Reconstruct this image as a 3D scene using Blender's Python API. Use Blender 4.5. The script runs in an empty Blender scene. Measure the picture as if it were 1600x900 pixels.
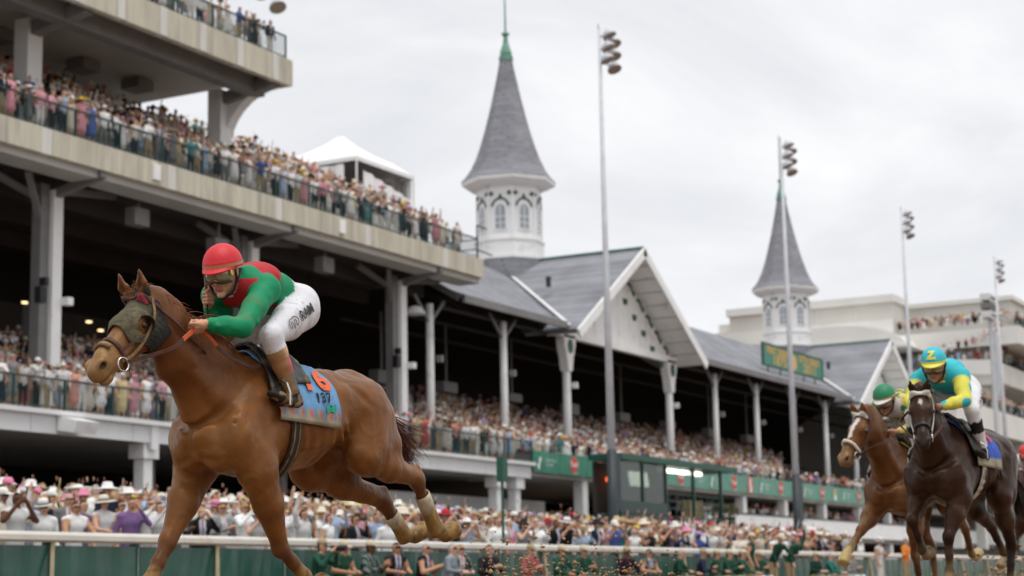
import bpy, bmesh, math, random
import numpy as np
from mathutils import Vector, Matrix

SC = bpy.context.scene
COL = SC.collection
R = math.radians

# ------------------------------------------------------------------ camera
# world: X runs down the track, Y from the camera towards the stands, Z up
cam_data = bpy.data.cameras.new("camera")
camera = bpy.data.objects.new("camera", cam_data)
COL.objects.link(camera)
cam_data.sensor_width = 36.0
cam_data.lens = 64.125
cam_data.clip_start = 0.1
cam_data.clip_end = 4000.0
def look(yaw, pitch, roll):
    f = Vector((math.cos(yaw)*math.cos(pitch), math.sin(yaw)*math.cos(pitch), math.sin(pitch)))
    r = f.cross(Vector((0, 0, 1))).normalized(); u = r.cross(f)
    r2 = math.cos(roll)*r - math.sin(roll)*u; u2 = math.sin(roll)*r + math.cos(roll)*u
    return Matrix((r2, u2, -f)).transposed()
camera.matrix_world = Matrix.Translation((0, 0, 0.3)) @ look(R(28.2219), R(9.4149), R(1.2)).to_4x4()
cam_data.dof.use_dof = True
cam_data.dof.focus_distance = 10.1
cam_data.dof.aperture_fstop = 2.9
SC.camera = camera

# ------------------------------------------------------------------ sky, sun, exposure
world = bpy.data.worlds.new("World"); SC.world = world
world.use_nodes = True
nt = world.node_tree; nt.nodes.clear()
w_out = nt.nodes.new("ShaderNodeOutputWorld")
w_sky = nt.nodes.new("ShaderNodeTexSky"); w_sky.sky_type = 'NISHITA'; w_sky.sun_disc = False
SUN_EL, SUN_AZ = 74.0, 215.0
w_sky.sun_elevation = R(SUN_EL); w_sky.sun_rotation = R(SUN_AZ)
w_bg1 = nt.nodes.new("ShaderNodeBackground"); w_bg1.inputs[1].default_value = 0.10
nt.links.new(w_sky.outputs[0], w_bg1.inputs[0])
# closed cloud deck: soft grey-white masses over the whole sky
w_tc = nt.nodes.new("ShaderNodeTexCoord")
w_map = nt.nodes.new("ShaderNodeMapping"); w_map.inputs['Scale'].default_value = (2.2, 2.2, 5.5)
nt.links.new(w_tc.outputs['Generated'], w_map.inputs[0])
w_n1 = nt.nodes.new("ShaderNodeTexNoise"); w_n1.inputs['Scale'].default_value = 1.5
w_n1.inputs['Detail'].default_value = 6.0; w_n1.inputs['Roughness'].default_value = 0.55; w_n1.inputs['Distortion'].default_value = 0.4
nt.links.new(w_map.outputs[0], w_n1.inputs['Vector'])
w_cr = nt.nodes.new("ShaderNodeValToRGB")
w_cr.color_ramp.elements[0].position = 0.34; w_cr.color_ramp.elements[0].color = (0.585, 0.597, 0.625, 1)
w_cr.color_ramp.elements[1].position = 0.60; w_cr.color_ramp.elements[1].color = (0.775, 0.778, 0.785, 1)
nt.links.new(w_n1.outputs['Fac'], w_cr.inputs[0])
w_bg2 = nt.nodes.new("ShaderNodeBackground"); w_bg2.inputs[1].default_value = 1.0
nt.links.new(w_cr.outputs[0], w_bg2.inputs[0])
w_mix = nt.nodes.new("ShaderNodeMixShader"); w_mix.inputs[0].default_value = 0.96
nt.links.new(w_bg1.outputs[0], w_mix.inputs[1]); nt.links.new(w_bg2.outputs[0], w_mix.inputs[2])
nt.links.new(w_mix.outputs[0], w_out.inputs['Surface'])

sun_data = bpy.data.lights.new("sun", 'SUN'); sun = bpy.data.objects.new("sun", sun_data); COL.objects.link(sun)
sun_data.energy = 1.5; sun_data.angle = R(45); sun_data.color = (1.0, 0.97, 0.92)
# light comes from behind and above the camera
sd = Vector((-0.45*math.cos(R(SUN_EL)), -0.89*math.cos(R(SUN_EL)), math.sin(R(SUN_EL))))
sun.rotation_euler = sd.to_track_quat('Z', 'Y').to_euler()
w_sky.sun_rotation = math.atan2(sd.x, sd.y)

vs = SC.view_settings
vs.view_transform = 'Standard'; vs.look = 'None'; vs.exposure = 0.40; vs.gamma = 1.0; vs.use_curve_mapping = False
SC.cycles.max_bounces = 5; SC.cycles.diffuse_bounces = 3; SC.cycles.glossy_bounces = 2
SC.cycles.transparent_max_bounces = 8; SC.cycles.transmission_bounces = 3
SC.cycles.use_denoising = True

# ------------------------------------------------------------------ helpers
def tag(o, label=None, cat=None, group=None, kind=None):
    if label: o["label"] = label
    if cat: o["category"] = cat
    if group: o["group"] = group
    if kind: o["kind"] = kind
    return o
def empty(name, loc=(0, 0, 0), rz=0.0):
    o = bpy.data.objects.new(name, None); COL.objects.link(o)
    o.location = loc; o.rotation_euler = (0, 0, rz); o.empty_display_size = 0.2
    return o
def link(name, me, mat=None, parent=None, loc=None, rz=None):
    o = bpy.data.objects.new(name, me); COL.objects.link(o)
    if mat is not None and len(me.materials) == 0: me.materials.append(mat)
    if parent is not None: o.parent = parent
    if loc is not None: o.location = loc
    if rz is not None: o.rotation_euler = (0, 0, rz)
    return o
def mesh_np(name, V, Fc, smooth=False, col=None):
    """V (n,3); Fc (m,3|4) int array, or a list of polygons."""
    me = bpy.data.meshes.new(name)
    V = np.asarray(V, np.float32)
    if isinstance(Fc, np.ndarray):
        n, k = Fc.shape
        me.vertices.add(len(V)); me.vertices.foreach_set("co", V.ravel())
        me.loops.add(n*k); me.loops.foreach_set("vertex_index", Fc.astype(np.int32).ravel())
        me.polygons.add(n); me.polygons.foreach_set("loop_start", np.arange(0, n*k, k, dtype=np.int32))
        me.update(calc_edges=True)
    else:
        me.from_pydata([tuple(map(float, v)) for v in V], [], [tuple(map(int, f)) for f in Fc])
    if smooth:
        me.polygons.foreach_set("use_smooth", np.ones(len(me.polygons), bool))
    if col is not None:
        a = me.color_attributes.new("Col", 'FLOAT_COLOR', 'POINT')
        c = np.ones((len(V), 4), np.float32); c[:, :3] = col
        a.data.foreach_set("color", c.ravel())
    me.update()
    return me

class MB:
    """collects boxes, bars, tubes, lathes, prisms; build() links them as one mesh object"""
    def __init__(s): s.v = []; s.f = []; s.n = 0
    def add(s, V, Fs):
        V = [tuple(v) for v in V]
        s.v += V; s.f += [tuple(i + s.n for i in f) for f in Fs]; s.n += len(V); return s
    def box(s, x0, x1, y0, y1, z0, z1):
        return s.add([(x0,y0,z0),(x1,y0,z0),(x1,y1,z0),(x0,y1,z0),(x0,y0,z1),(x1,y0,z1),(x1,y1,z1),(x0,y1,z1)],
                     [(0,3,2,1),(4,5,6,7),(0,1,5,4),(1,2,6,5),(2,3,7,6),(3,0,4,7)])
    def bar(s, a, b, w, h, up=(0, 0, 1)):
        a = Vector(a); b = Vector(b); d = (b-a).normalized(); u = Vector(up)
        sd_ = d.cross(u)
        if sd_.length < 1e-4: sd_ = d.cross(Vector((0, 1, 0)))
        sd_.normalize(); u = sd_.cross(d).normalized()
        P = []
        for p in (a, b):
            for i, j in ((-1,-1),(1,-1),(1,1),(-1,1)): P.append(p + sd_*(i*w/2) + u*(j*h/2))
        return s.add(P, [(0,1,2,3),(7,6,5,4),(0,4,5,1),(1,5,6,2),(2,6,7,3),(3,7,4,0)])
    def tube(s, pts, rad, n=8, caps=True):
        pts = [Vector(p) for p in pts]; rad = rad if isinstance(rad, (list, tuple)) else [rad]*len(pts)
        V = []; ref = None
        for i, p in enumerate(pts):
            d = (pts[min(i+1, len(pts)-1)] - pts[max(i-1, 0)]).normalized()
            if ref is None:
                ref = d.cross(Vector((0, 0, 1)))
                if ref.length < 1e-3: ref = d.cross(Vector((0, 1, 0)))
            e1 = (ref - d*ref.dot(d)).normalized(); ref = e1; e2 = d.cross(e1)
            for k in range(n):
                a = 2*math.pi*k/n; V.append(p + (e1*math.cos(a) + e2*math.sin(a))*rad[i])
        Fs = []
        for i in range(len(pts)-1):
            for k in range(n):
                Fs.append((i*n+k, i*n+(k+1)%n, (i+1)*n+(k+1)%n, (i+1)*n+k))
        if caps:
            Fs.append(tuple(reversed(range(n)))); Fs.append(tuple((len(pts)-1)*n+k for k in range(n)))
        return s.add(V, Fs)
    def lathe(s, prof, c=(0, 0, 0), n=12, a0=0.0, caps=True):
        V = []; Fs = []
        for (r, z) in prof:
            for k in range(n):
                a = a0 + 2*math.pi*k/n; V.append((c[0]+r*math.cos(a), c[1]+r*math.sin(a), c[2]+z))
        for i in range(len(prof)-1):
            for k in range(n): Fs.append((i*n+k, i*n+(k+1)%n, (i+1)*n+(k+1)%n, (i+1)*n+k))
        if caps:
            Fs.append(tuple(reversed(range(n)))); Fs.append(tuple((len(prof)-1)*n+k for k in range(n)))
        return s.add(V, Fs)
    def prism(s, poly, axis, t0, t1):
        """poly: 2-D outline; axis 'y': poly in (x,z) extruded along y, 'x': poly in (y,z), 'z': poly in (x,y)"""
        def mk(p, t): return {'y': (p[0], t, p[1]), 'x': (t, p[0], p[1]), 'z': (p[0], p[1], t)}[axis]
        n = len(poly); V = [mk(p, t0) for p in poly] + [mk(p, t1) for p in poly]
        Fs = [tuple(range(n)), tuple(reversed(range(n, 2*n)))] + [(i, n+i, n+(i+1)%n, (i+1)%n) for i in range(n)]
        return s.add(V, Fs)
    def mesh(s, name, smooth=False, fix=True):
        me = bpy.data.meshes.new(name); me.from_pydata(s.v, [], s.f); me.update()
        if fix:
            bm = bmesh.new(); bm.from_mesh(me); bmesh.ops.recalc_face_normals(bm, faces=bm.faces); bm.to_mesh(me); bm.free()
        if smooth: me.polygons.foreach_set("use_smooth", np.ones(len(me.polygons), bool))
        return me
    def build(s, name, mat, parent=None, smooth=False, loc=None, rz=None):
        return link(name, s.mesh(name, smooth), mat, parent, loc, rz)

MATS = {}
def mat(name, color, rough=0.7, metal=0.0, var=0.0, vscale=4.0, bump=0.0, bscale=30.0, spec=0.4, attr=False, dirt=None, stretch=None, sheen=0.0, detail=4.0, tint=None):
    """Principled material, noise-varied colour and fine bump; attr=True multiplies by the Col attribute."""
    m = bpy.data.materials.new(name); m.use_nodes = True; t = m.node_tree
    b = t.nodes["Principled BSDF"]; b.inputs['Roughness'].default_value = rough; b.inputs['Metallic'].default_value = metal
    b.inputs['Specular IOR Level'].default_value = spec
    if tint: b.inputs['Specular Tint'].default_value = (*tint, 1)
    if sheen: b.inputs['Sheen Weight'].default_value = sheen
    tc = t.nodes.new("ShaderNodeTexCoord"); vec = tc.outputs['Object']
    if stretch:
        mp = t.nodes.new("ShaderNodeMapping"); mp.inputs['Scale'].default_value = stretch
        t.links.new(vec, mp.inputs[0]); vec = mp.outputs[0]
    src = None
    if attr:
        a = t.nodes.new("ShaderNodeAttribute"); a.attribute_name = "Col"; src = a.outputs['Color']
    if var > 0:
        n = t.nodes.new("ShaderNodeTexNoise"); n.inputs['Scale'].default_value = vscale; n.inputs['Detail'].default_value = detail
        t.links.new(vec, n.inputs['Vector'])
        mr = t.nodes.new("ShaderNodeMapRange"); mr.inputs[1].default_value = 0.25; mr.inputs[2].default_value = 0.75
        mr.inputs[3].default_value = 1.0-var; mr.inputs[4].default_value = 1.0+var
        t.links.new(n.outputs['Fac'], mr.inputs[0])
        mx = t.nodes.new("ShaderNodeMix"); mx.data_type = 'RGBA'; mx.blend_type = 'MULTIPLY'; mx.inputs[0].default_value = 1.0
        if src is not None: t.links.new(src, mx.inputs[6])
        else: mx.inputs[6].default_value = (*color, 1)
        t.links.new(mr.outputs[0], mx.inputs[7]); src = mx.outputs[2]
        if dirt:
            n2 = t.nodes.new("ShaderNodeTexNoise"); n2.inputs['Scale'].default_value = dirt[1]; n2.inputs['Detail'].default_value = 6
            t.links.new(vec, n2.inputs['Vector'])
            cr = t.nodes.new("ShaderNodeValToRGB"); cr.color_ramp.elements[0].position = dirt[2]; cr.color_ramp.elements[1].position = dirt[3]
            t.links.new(n2.outputs['Fac'], cr.inputs[0])
            m2 = t.nodes.new("ShaderNodeMix"); m2.data_type = 'RGBA'; t.links.new(cr.outputs[0], m2.inputs[0])
            t.links.new(src, m2.inputs[6]); m2.inputs[7].default_value = (*dirt[0], 1); src = m2.outputs[2]
    if src is not None: t.links.new(src, b.inputs['Base Color'])
    else: b.inputs['Base Color'].default_value = (*color, 1)
    if bump > 0:
        n3 = t.nodes.new("ShaderNodeTexNoise"); n3.inputs['Scale'].default_value = bscale; n3.inputs['Detail'].default_value = 5
        t.links.new(vec, n3.inputs['Vector'])
        bp = t.nodes.new("ShaderNodeBump"); bp.inputs['Strength'].default_value = bump; bp.inputs['Distance'].default_value = 0.02
        t.links.new(n3.outputs['Fac'], bp.inputs['Height']); t.links.new(bp.outputs[0], b.inputs['Normal'])
    MATS[name] = m
    return m

# ---- implicit surfaces: smooth unions of ellipse-section limbs, meshed with surface nets
class SDF:
    def __init__(s, lo, hi, h):
        s.lo = np.array(lo, np.float32); s.h = h
        s.n = np.ceil((np.array(hi)-np.array(lo))/h).astype(int)+1
        s.d = np.full(s.n, 1.0, np.float32); s.raw = np.full(s.n, 9.0, np.float32); s.lab = np.zeros(s.n, np.int16)
    def win(s, lo, hi):
        i0 = np.maximum(np.floor((np.array(lo)-s.lo)/s.h).astype(int), 0)
        i1 = np.minimum(np.ceil((np.array(hi)-s.lo)/s.h).astype(int)+1, s.n)
        if np.any(i1 <= i0): return None
        ax = [s.lo[k] + np.arange(i0[k], i1[k], dtype=np.float32)*s.h for k in range(3)]
        return tuple(slice(a, b) for a, b in zip(i0, i1)), np.meshgrid(*ax, indexing='ij', sparse=True)
    def seg(s, a, b, ra, rb=None, k=0.03, side=(0, 1, 0), lab=0, op='+'):
        """limb from a to b; ra, rb = radius or (radius along side, radius across)"""
        a = np.array(a, float); b = np.array(b, float) if b is not None else a+np.array([1e-4, 0, 0])
        ra = ra if isinstance(ra, tuple) else (ra, ra); rb = ra if rb is None else (rb if isinstance(rb, tuple) else (rb, rb))
        ax = b-a; L = np.linalg.norm(ax); w = ax/L
        e1 = np.array(side, float); e1 = e1-w*(e1@w)
        if np.linalg.norm(e1) < 1e-3: e1 = np.cross(w, [0, 0, 1.0])
        e1 /= np.linalg.norm(e1); e2 = np.cross(w, e1)
        m = max(*ra, *rb)+k+2*s.h
        wd = s.win(np.minimum(a, b)-m, np.maximum(a, b)+m)
        if wd is None: return s
        sl, (X, Y, Z) = wd
        dx, dy, dz = X-a[0], Y-a[1], Z-a[2]
        pw = dx*w[0]+dy*w[1]+dz*w[2]; t = np.clip(pw/L, 0, 1)
        c3 = pw-t*L; c1 = dx*e1[0]+dy*e1[1]+dz*e1[2]; c2 = dx*e2[0]+dy*e2[1]+dz*e2[2]
        r1 = ra[0]+(rb[0]-ra[0])*t; r2 = ra[1]+(rb[1]-ra[1])*t; r3 = np.minimum(r1, r2)
        q1 = c1/r1; q2 = c2/r2; q3 = c3/r3
        k0 = np.sqrt(q1*q1+q2*q2+q3*q3)
        g = np.sqrt((q1/r1)**2+(q2/r2)**2+(q3/r3)**2)+1e-6
        D = (k0*(k0-1)/g).astype(np.float32)
        D = np.where(k0 < 0.15, -r3*0.85, D).astype(np.float32)
        return s.put(sl, D, k, lab, op)
    def put(s, sl, D, k, lab, op='+'):
        cur = s.d[sl]
        if op == '+':
            hh = np.clip(0.5+0.5*(cur-D)/k, 0, 1)
            s.d[sl] = cur*(1-hh)+D*hh-k*hh*(1-hh)
            rw = s.raw[sl]; less = D < rw
            s.raw[sl] = np.where(less, D, rw); s.lab[sl] = np.where(less, lab, s.lab[sl])
        else:
            hh = np.clip(0.5-0.5*(cur+D)/k, 0, 1)
            s.d[sl] = cur*(1-hh)+(-D)*hh+k*hh*(1-hh)
            if lab: s.lab[sl] = np.where(D < 0.5*s.h, lab, s.lab[sl])
        return s
    def chain(s, secs, k=0.04, side=(0, 1, 0), lab=0):
        for p, q in zip(secs[:-1], secs[1:]):
            s.seg(p[0], q[0], p[1], q[1], k, side, lab)
        return s
    def ell(s, c, r, k=0.03, lab=0, op='+', rot=None):
        """ellipsoid; rot: 3x3 whose rows are its axes"""
        c = np.array(c, float); m = max(r)+k+2*s.h
        wd = s.win(c-m, c+m)
        if wd is None: return s
        sl, (X, Y, Z) = wd
        Rm = np.eye(3) if rot is None else np.array(rot, float)
        dx, dy, dz = X-c[0], Y-c[1], Z-c[2]
        q = [(dx*Rm[i][0]+dy*Rm[i][1]+dz*Rm[i][2])/r[i] for i in range(3)]
        k0 = np.sqrt(q[0]**2+q[1]**2+q[2]**2); g = np.sqrt(sum((q[i]/r[i])**2 for i in range(3)))+1e-6
        D = np.where(k0 < 0.15, -min(r)*0.85, k0*(k0-1)/g).astype(np.float32)
        return s.put(sl, D, k, lab, op)
    def mesh(s):
        d = s.d; ins = d < 0; n = s.n
        c = np.zeros(n-1, np.int8)
        for i in (0, 1):
            for j in (0, 1):
                for k in (0, 1): c += ins[i:n[0]-1+i, j:n[1]-1+j, k:n[2]-1+k]
        act = np.argwhere((c > 0) & (c < 8))
        idx = np.full(n-1, -1, np.int32); idx[act[:, 0], act[:, 1], act[:, 2]] = np.arange(len(act))
        corner = {}
        for i in (0, 1):
            for j in (0, 1):
                for k in (0, 1): corner[i, j, k] = d[act[:, 0]+i, act[:, 1]+j, act[:, 2]+k]
        acc = np.zeros((len(act), 3)); cnt = np.zeros(len(act))
        for axis in range(3):
            for u in (0, 1):
                for v in (0, 1):
                    A = [0, 0, 0]; o = [q for q in range(3) if q != axis]
                    A[o[0]] = u; A[o[1]] = v; Bc = list(A); Bc[axis] = 1
                    da, db = corner[tuple(A)], corner[tuple(Bc)]
                    cr = (da < 0) != (db < 0); t = np.where(cr, da/np.where(cr, da-db, 1), 0)
                    P = np.tile(np.array(A, float), (len(act), 1)); P[:, axis] = t
                    acc[cr] += P[cr]; cnt[cr] += 1
        V = s.lo + (act+acc/cnt[:, None])*s.h
        lab = s.lab[tuple((act+np.round(acc/cnt[:, None]).astype(int)).T)]
        Q = []
        for axis in range(3):
            o = [q for q in range(3) if q != axis]
            a = [slice(None)]*3; b = [slice(None)]*3
            a[axis] = slice(0, -1); b[axis] = slice(1, None)
            e = np.argwhere(ins[tuple(a)] != ins[tuple(b)])
            e = e[(e[:, o[0]] > 0) & (e[:, o[1]] > 0) & (e[:, o[0]] < n[o[0]]-1) & (e[:, o[1]] < n[o[1]]-1)]
            fl = ins[tuple(e.T)]
            g = []
            for du, dv in ((1, 1), (0, 1), (0, 0), (1, 0)):
                f = e.copy(); f[:, o[0]] -= du; f[:, o[1]] -= dv; g.append(idx[tuple(f.T)])
            q = np.stack(g, 1)
            if axis == 1: fl = ~fl
            q[~fl] = q[~fl][:, ::-1]
            Q.append(q)
        Q = np.concatenate(Q); Q = Q[(Q >= 0).all(1)]
        return V, Q, lab
def smooth_np(V, Q, it=2, f=0.5, mask=None):
    for _ in range(it):
        acc = np.zeros_like(V); cn = np.zeros(len(V))
        for k in range(Q.shape[1]):
            a, b = Q[:, k], Q[:, (k+1) % Q.shape[1]]
            for c in range(3):
                acc[:, c] += np.bincount(a, V[b, c], len(V)) + np.bincount(b, V[a, c], len(V))
            cn += np.bincount(a, minlength=len(V)) + np.bincount(b, minlength=len(V))
        W = acc/np.maximum(cn, 1)[:, None]
        V = V + f*(W-V)*(1 if mask is None else mask[:, None])
    return V
def lerp(a, b, t): return tuple(x+(y-x)*t for x, y in zip(a, b))
def sm(x, a, b):
    t = np.clip((x-a)/(b-a), 0, 1); return t*t*(3-2*t)
def vnoise(P, s, seed=0):
    """cheap smooth value noise for baked marks"""
    P = np.asarray(P)*s; i = np.floor(P).astype(int); f = P-i; f = f*f*(3-2*f); out = 0
    for a in (0, 1):
        for b in (0, 1):
            for c in (0, 1):
                hsh = ((i[:, 0]+a)*73856093 ^ (i[:, 1]+b)*19349663 ^ (i[:, 2]+c)*83492791 ^ (seed*2654435)) & 0xffffff
                hv = ((hsh*1103515245+12345) & 0x7fffffff)/0x7fffffff
                out = out + hv*(f[:, 0] if a else 1-f[:, 0])*(f[:, 1] if b else 1-f[:, 1])*(f[:, 2] if c else 1-f[:, 2])
    return out

def unit(v):
    v = np.asarray(v, float); return v/np.linalg.norm(v)

def text_mesh(txt, size=1.0, xs=1.0, bold=0.0):
    cu = bpy.data.curves.new("lettering", 'FONT'); cu.body = txt; cu.size = size; cu.align_x = 'CENTER'; cu.align_y = 'CENTER'; cu.offset = bold; cu.space_character = 1.12; cu.resolution_u = 4
    ob = bpy.data.objects.new("lettering", cu); COL.objects.link(ob)
    dg = bpy.context.evaluated_depsgraph_get(); ev = ob.evaluated_get(dg); me0 = ev.to_mesh()
    bm = bmesh.new(); bm.from_mesh(me0)
    bmesh.ops.triangulate(bm, faces=bm.faces)
    for _ in range(2): 
        el = [e for e in bm.edges if e.calc_length() > size*.12]
        if el: bmesh.ops.subdivide_edges(bm, edges=el, cuts=1); bmesh.ops.triangulate(bm, faces=bm.faces)
    V = np.array([v.co[:] for v in bm.verts]); bm.verts.index_update(); F_ = [tuple(v.index for v in f.verts) for f in bm.faces]
    bm.free(); ev.to_mesh_clear(); bpy.data.objects.remove(ob); bpy.data.curves.remove(cu)
    V[:, 0] *= xs
    return V, F_
def flat_text(name, txt, mat_, parent, origin, ex, ey, size, xs=1.0, bold=0.0, off=0.004):
    """lettering laid on a plane: ex reading direction, ey letter-up direction"""
    V, F_ = text_mesh(txt, size, xs, bold); ex = unit(ex); ey = unit(ey); n = np.cross(ex, ey)
    W = np.array(origin, float)+np.outer(V[:, 0], ex)+np.outer(V[:, 1], ey)+n*off
    return link(name, mesh_np(name, W, F_), mat_, parent)

# ------------------------------------------------------------------ materials of the place
M_DIRT = mat("track_dirt", (.19, .115, .065), rough=.95, var=.30, vscale=.6, bump=.9, bscale=9.0, dirt=((.10, .062, .036), 2.5, .50, .72))
M_APRON = mat("apron_paving", (.26, .25, .23), rough=.9, var=.2, vscale=.5, bump=.2, bscale=20)
M_CONC = mat("fascia_concrete", (.56, .525, .425), rough=.85, var=.16, vscale=1.1, bump=.25, bscale=14, stretch=(3.0, 3.0, .35), dirt=((.38, .36, .31), .9, .50, .80))
M_CONC2 = mat("pale_rib_concrete", (.66, .65, .61), rough=.85, var=.10, vscale=1.5, stretch=(3, 3, .4))
M_BEAM = mat("grey_white_beam", (.74, .745, .75), rough=.7, var=.07, vscale=.8, bump=.1, bscale=10, stretch=(1, 1, .4))
M_WHITE = mat("white_paint", (.86, .86, .86), rough=.55, var=.05, vscale=.9, dirt=((.55, .54, .52), 1.3, .58, .85))
M_WHITE2 = mat("white_siding", (.83, .83, .84), rough=.6, var=.05, vscale=.7, bump=.2, bscale=3.0, stretch=(.3, .3, 7.0))
M_STEELGREY = mat("grey_steel", (.20, .195, .195), rough=.6, var=.15, vscale=1.2)
M_DARK = mat("dark_interior", (.016, .014, .013), rough=.95, var=.3, vscale=.4)  # near black: the shade under the decks is put into the colour
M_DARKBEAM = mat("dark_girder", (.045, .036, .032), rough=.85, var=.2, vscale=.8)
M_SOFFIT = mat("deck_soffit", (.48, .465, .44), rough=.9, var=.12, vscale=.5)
M_GREENRAIL = mat("dark_green_rail", (.012, .045, .038), rough=.45, var=.2, vscale=3)
M_GREEN = mat("banner_green", (.025, .215, .135), rough=.45, var=.12, vscale=1.6, bump=.15, bscale=3)
M_GREENPALE = mat("faded_banner_green", (.10, .30, .225), rough=.42, var=.15, vscale=1.3, bump=.15, bscale=3)
M_GREENTRIM = mat("green_trim", (.012, .085, .055), rough=.5)
M_COPPER = mat("verdigris", (.16, .33, .26), rough=.6, var=.2, vscale=3)
M_CREAM = mat("cream_render", (.66, .645, .60), rough=.8, var=.06, vscale=.35, bump=.1, bscale=4)
M_CREAM2 = mat("cream_render_light", (.75, .74, .71), rough=.8, var=.06, vscale=.35)
M_SHADEDBAY = mat("recess_wall", (.14, .13, .12), rough=.9, var=.15, vscale=.4)  # cream wall set darker, the recess's shade painted into its colour
M_TENT = mat("tent_vinyl", (.86, .86, .87), rough=.45, var=.05, vscale=1.5, bump=.3, bscale=2.0)
M_GALV = mat("galvanised_pole", (.58, .60, .64), rough=.5, metal=.0, var=.12, vscale=2.0)
M_POLEDARK = mat("dark_pole_base", (.028, .038, .045), rough=.5, var=.2, vscale=2)
M_GOLD = mat("sign_gold", (.70, .42, .10), rough=.5)
M_LOGORED = mat("logo_red", (.62, .05, .035), rough=.5)
M_LOGOWHITE = mat("logo_white", (.80, .80, .78), rough=.5)
M_BLACKP = mat("black_plastic", (.012, .012, .013), rough=.5)
def roof_mat():
    m = bpy.data.materials.new("roof_shingle"); m.use_nodes = True; t = m.node_tree; b = t.nodes["Principled BSDF"]
    b.inputs['Roughness'].default_value = .9; b.inputs['Specular IOR Level'].default_value = .25
    tc = t.nodes.new("ShaderNodeTexCoord"); br = t.nodes.new("ShaderNodeTexBrick")
    mp = t.nodes.new("ShaderNodeMapping"); mp.inputs['Rotation'].default_value = (R(90), 0, 0); t.links.new(tc.outputs['Object'], mp.inputs[0]); t.links.new(mp.outputs[0], br.inputs['Vector'])
    br.inputs['Color1'].default_value = (.29, .295, .325, 1); br.inputs['Color2'].default_value = (.22, .224, .25, 1); br.inputs['Mortar'].default_value = (.14, .14, .155, 1)
    br.inputs['Scale'].default_value = 1.0; br.inputs['Mortar Size'].default_value = .012; br.inputs['Brick Width'].default_value = .42; br.inputs['Row Height'].default_value = .16
    n = t.nodes.new("ShaderNodeTexNoise"); n.inputs['Scale'].default_value = .45; n.inputs['Detail'].default_value = 6; t.links.new(tc.outputs['Object'], n.inputs['Vector'])
    mr = t.nodes.new("ShaderNodeMapRange"); mr.inputs[1].default_value = .3; mr.inputs[2].default_value = .7; mr.inputs[3].default_value = .82; mr.inputs[4].default_value = 1.2; t.links.new(n.outputs['Fac'], mr.inputs[0])
    mx = t.nodes.new("ShaderNodeMix"); mx.data_type = 'RGBA'; mx.blend_type = 'MULTIPLY'; mx.inputs[0].default_value = 1; t.links.new(br.outputs['Color'], mx.inputs[6]); t.links.new(mr.outputs[0], mx.inputs[7]); t.links.new(mx.outputs[2], b.inputs['Base Color'])
    bp = t.nodes.new("ShaderNodeBump"); bp.inputs['Strength'].default_value = .4; bp.inputs['Distance'].default_value = .03; t.links.new(br.outputs['Fac'], bp.inputs['Height']); bp.invert = True; t.links.new(bp.outputs[0], b.inputs['Normal'])
    return m
M_ROOF = roof_mat()
def emit_mat(name, c, s):
    m = bpy.data.materials.new(name); m.use_nodes = True; b = m.node_tree.nodes["Principled BSDF"]
    b.inputs['Base Color'].default_value = (*c, 1); b.inputs['Emission Color'].default_value = (*c, 1); b.inputs['Emission Strength'].default_value = s
    return m
M_LAMPWARM = emit_mat("warm_lamp", (1.0, .72, .38), 1.6)
M_LAMPWHITE = emit_mat("tube_light", (1.0, .97, .85), 2.2)
M_LAMPORANGE = emit_mat("orange_heater", (1.0, .16, .03), 1.6)
def glass_mat(name, c, alpha=.35, rough=.08):
    m = bpy.data.materials.new(name); m.use_nodes = True; t = m.node_tree; t.nodes.clear(); o = t.nodes.new("ShaderNodeOutputMaterial")
    g = t.nodes.new("ShaderNodeBsdfGlossy"); g.inputs['Roughness'].default_value = rough; tr = t.nodes.new("ShaderNodeBsdfTransparent"); tr.inputs[0].default_value = (*c, 1)
    f = t.nodes.new("ShaderNodeFresnel"); f.inputs[0].default_value = 1.5; ad = t.nodes.new("ShaderNodeMath"); ad.operation = 'MULTIPLY_ADD'; ad.inputs[1].default_value = .4; ad.inputs[2].default_value = .05; t.links.new(f.outputs[0], ad.inputs[0])
    mx = t.nodes.new("ShaderNodeMixShader"); t.links.new(ad.outputs[0], mx.inputs[0]); t.links.new(tr.outputs[0], mx.inputs[1]); t.links.new(g.outputs[0], mx.inputs[2]); t.links.new(mx.outputs[0], o.inputs[0])
    return m
M_GLASS = glass_mat("booth_glass", (.40, .45, .43))
M_WINDOW = mat("window_glass", (.30, .34, .38), rough=.12, spec=.6, var=.25, vscale=1.2)

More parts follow.
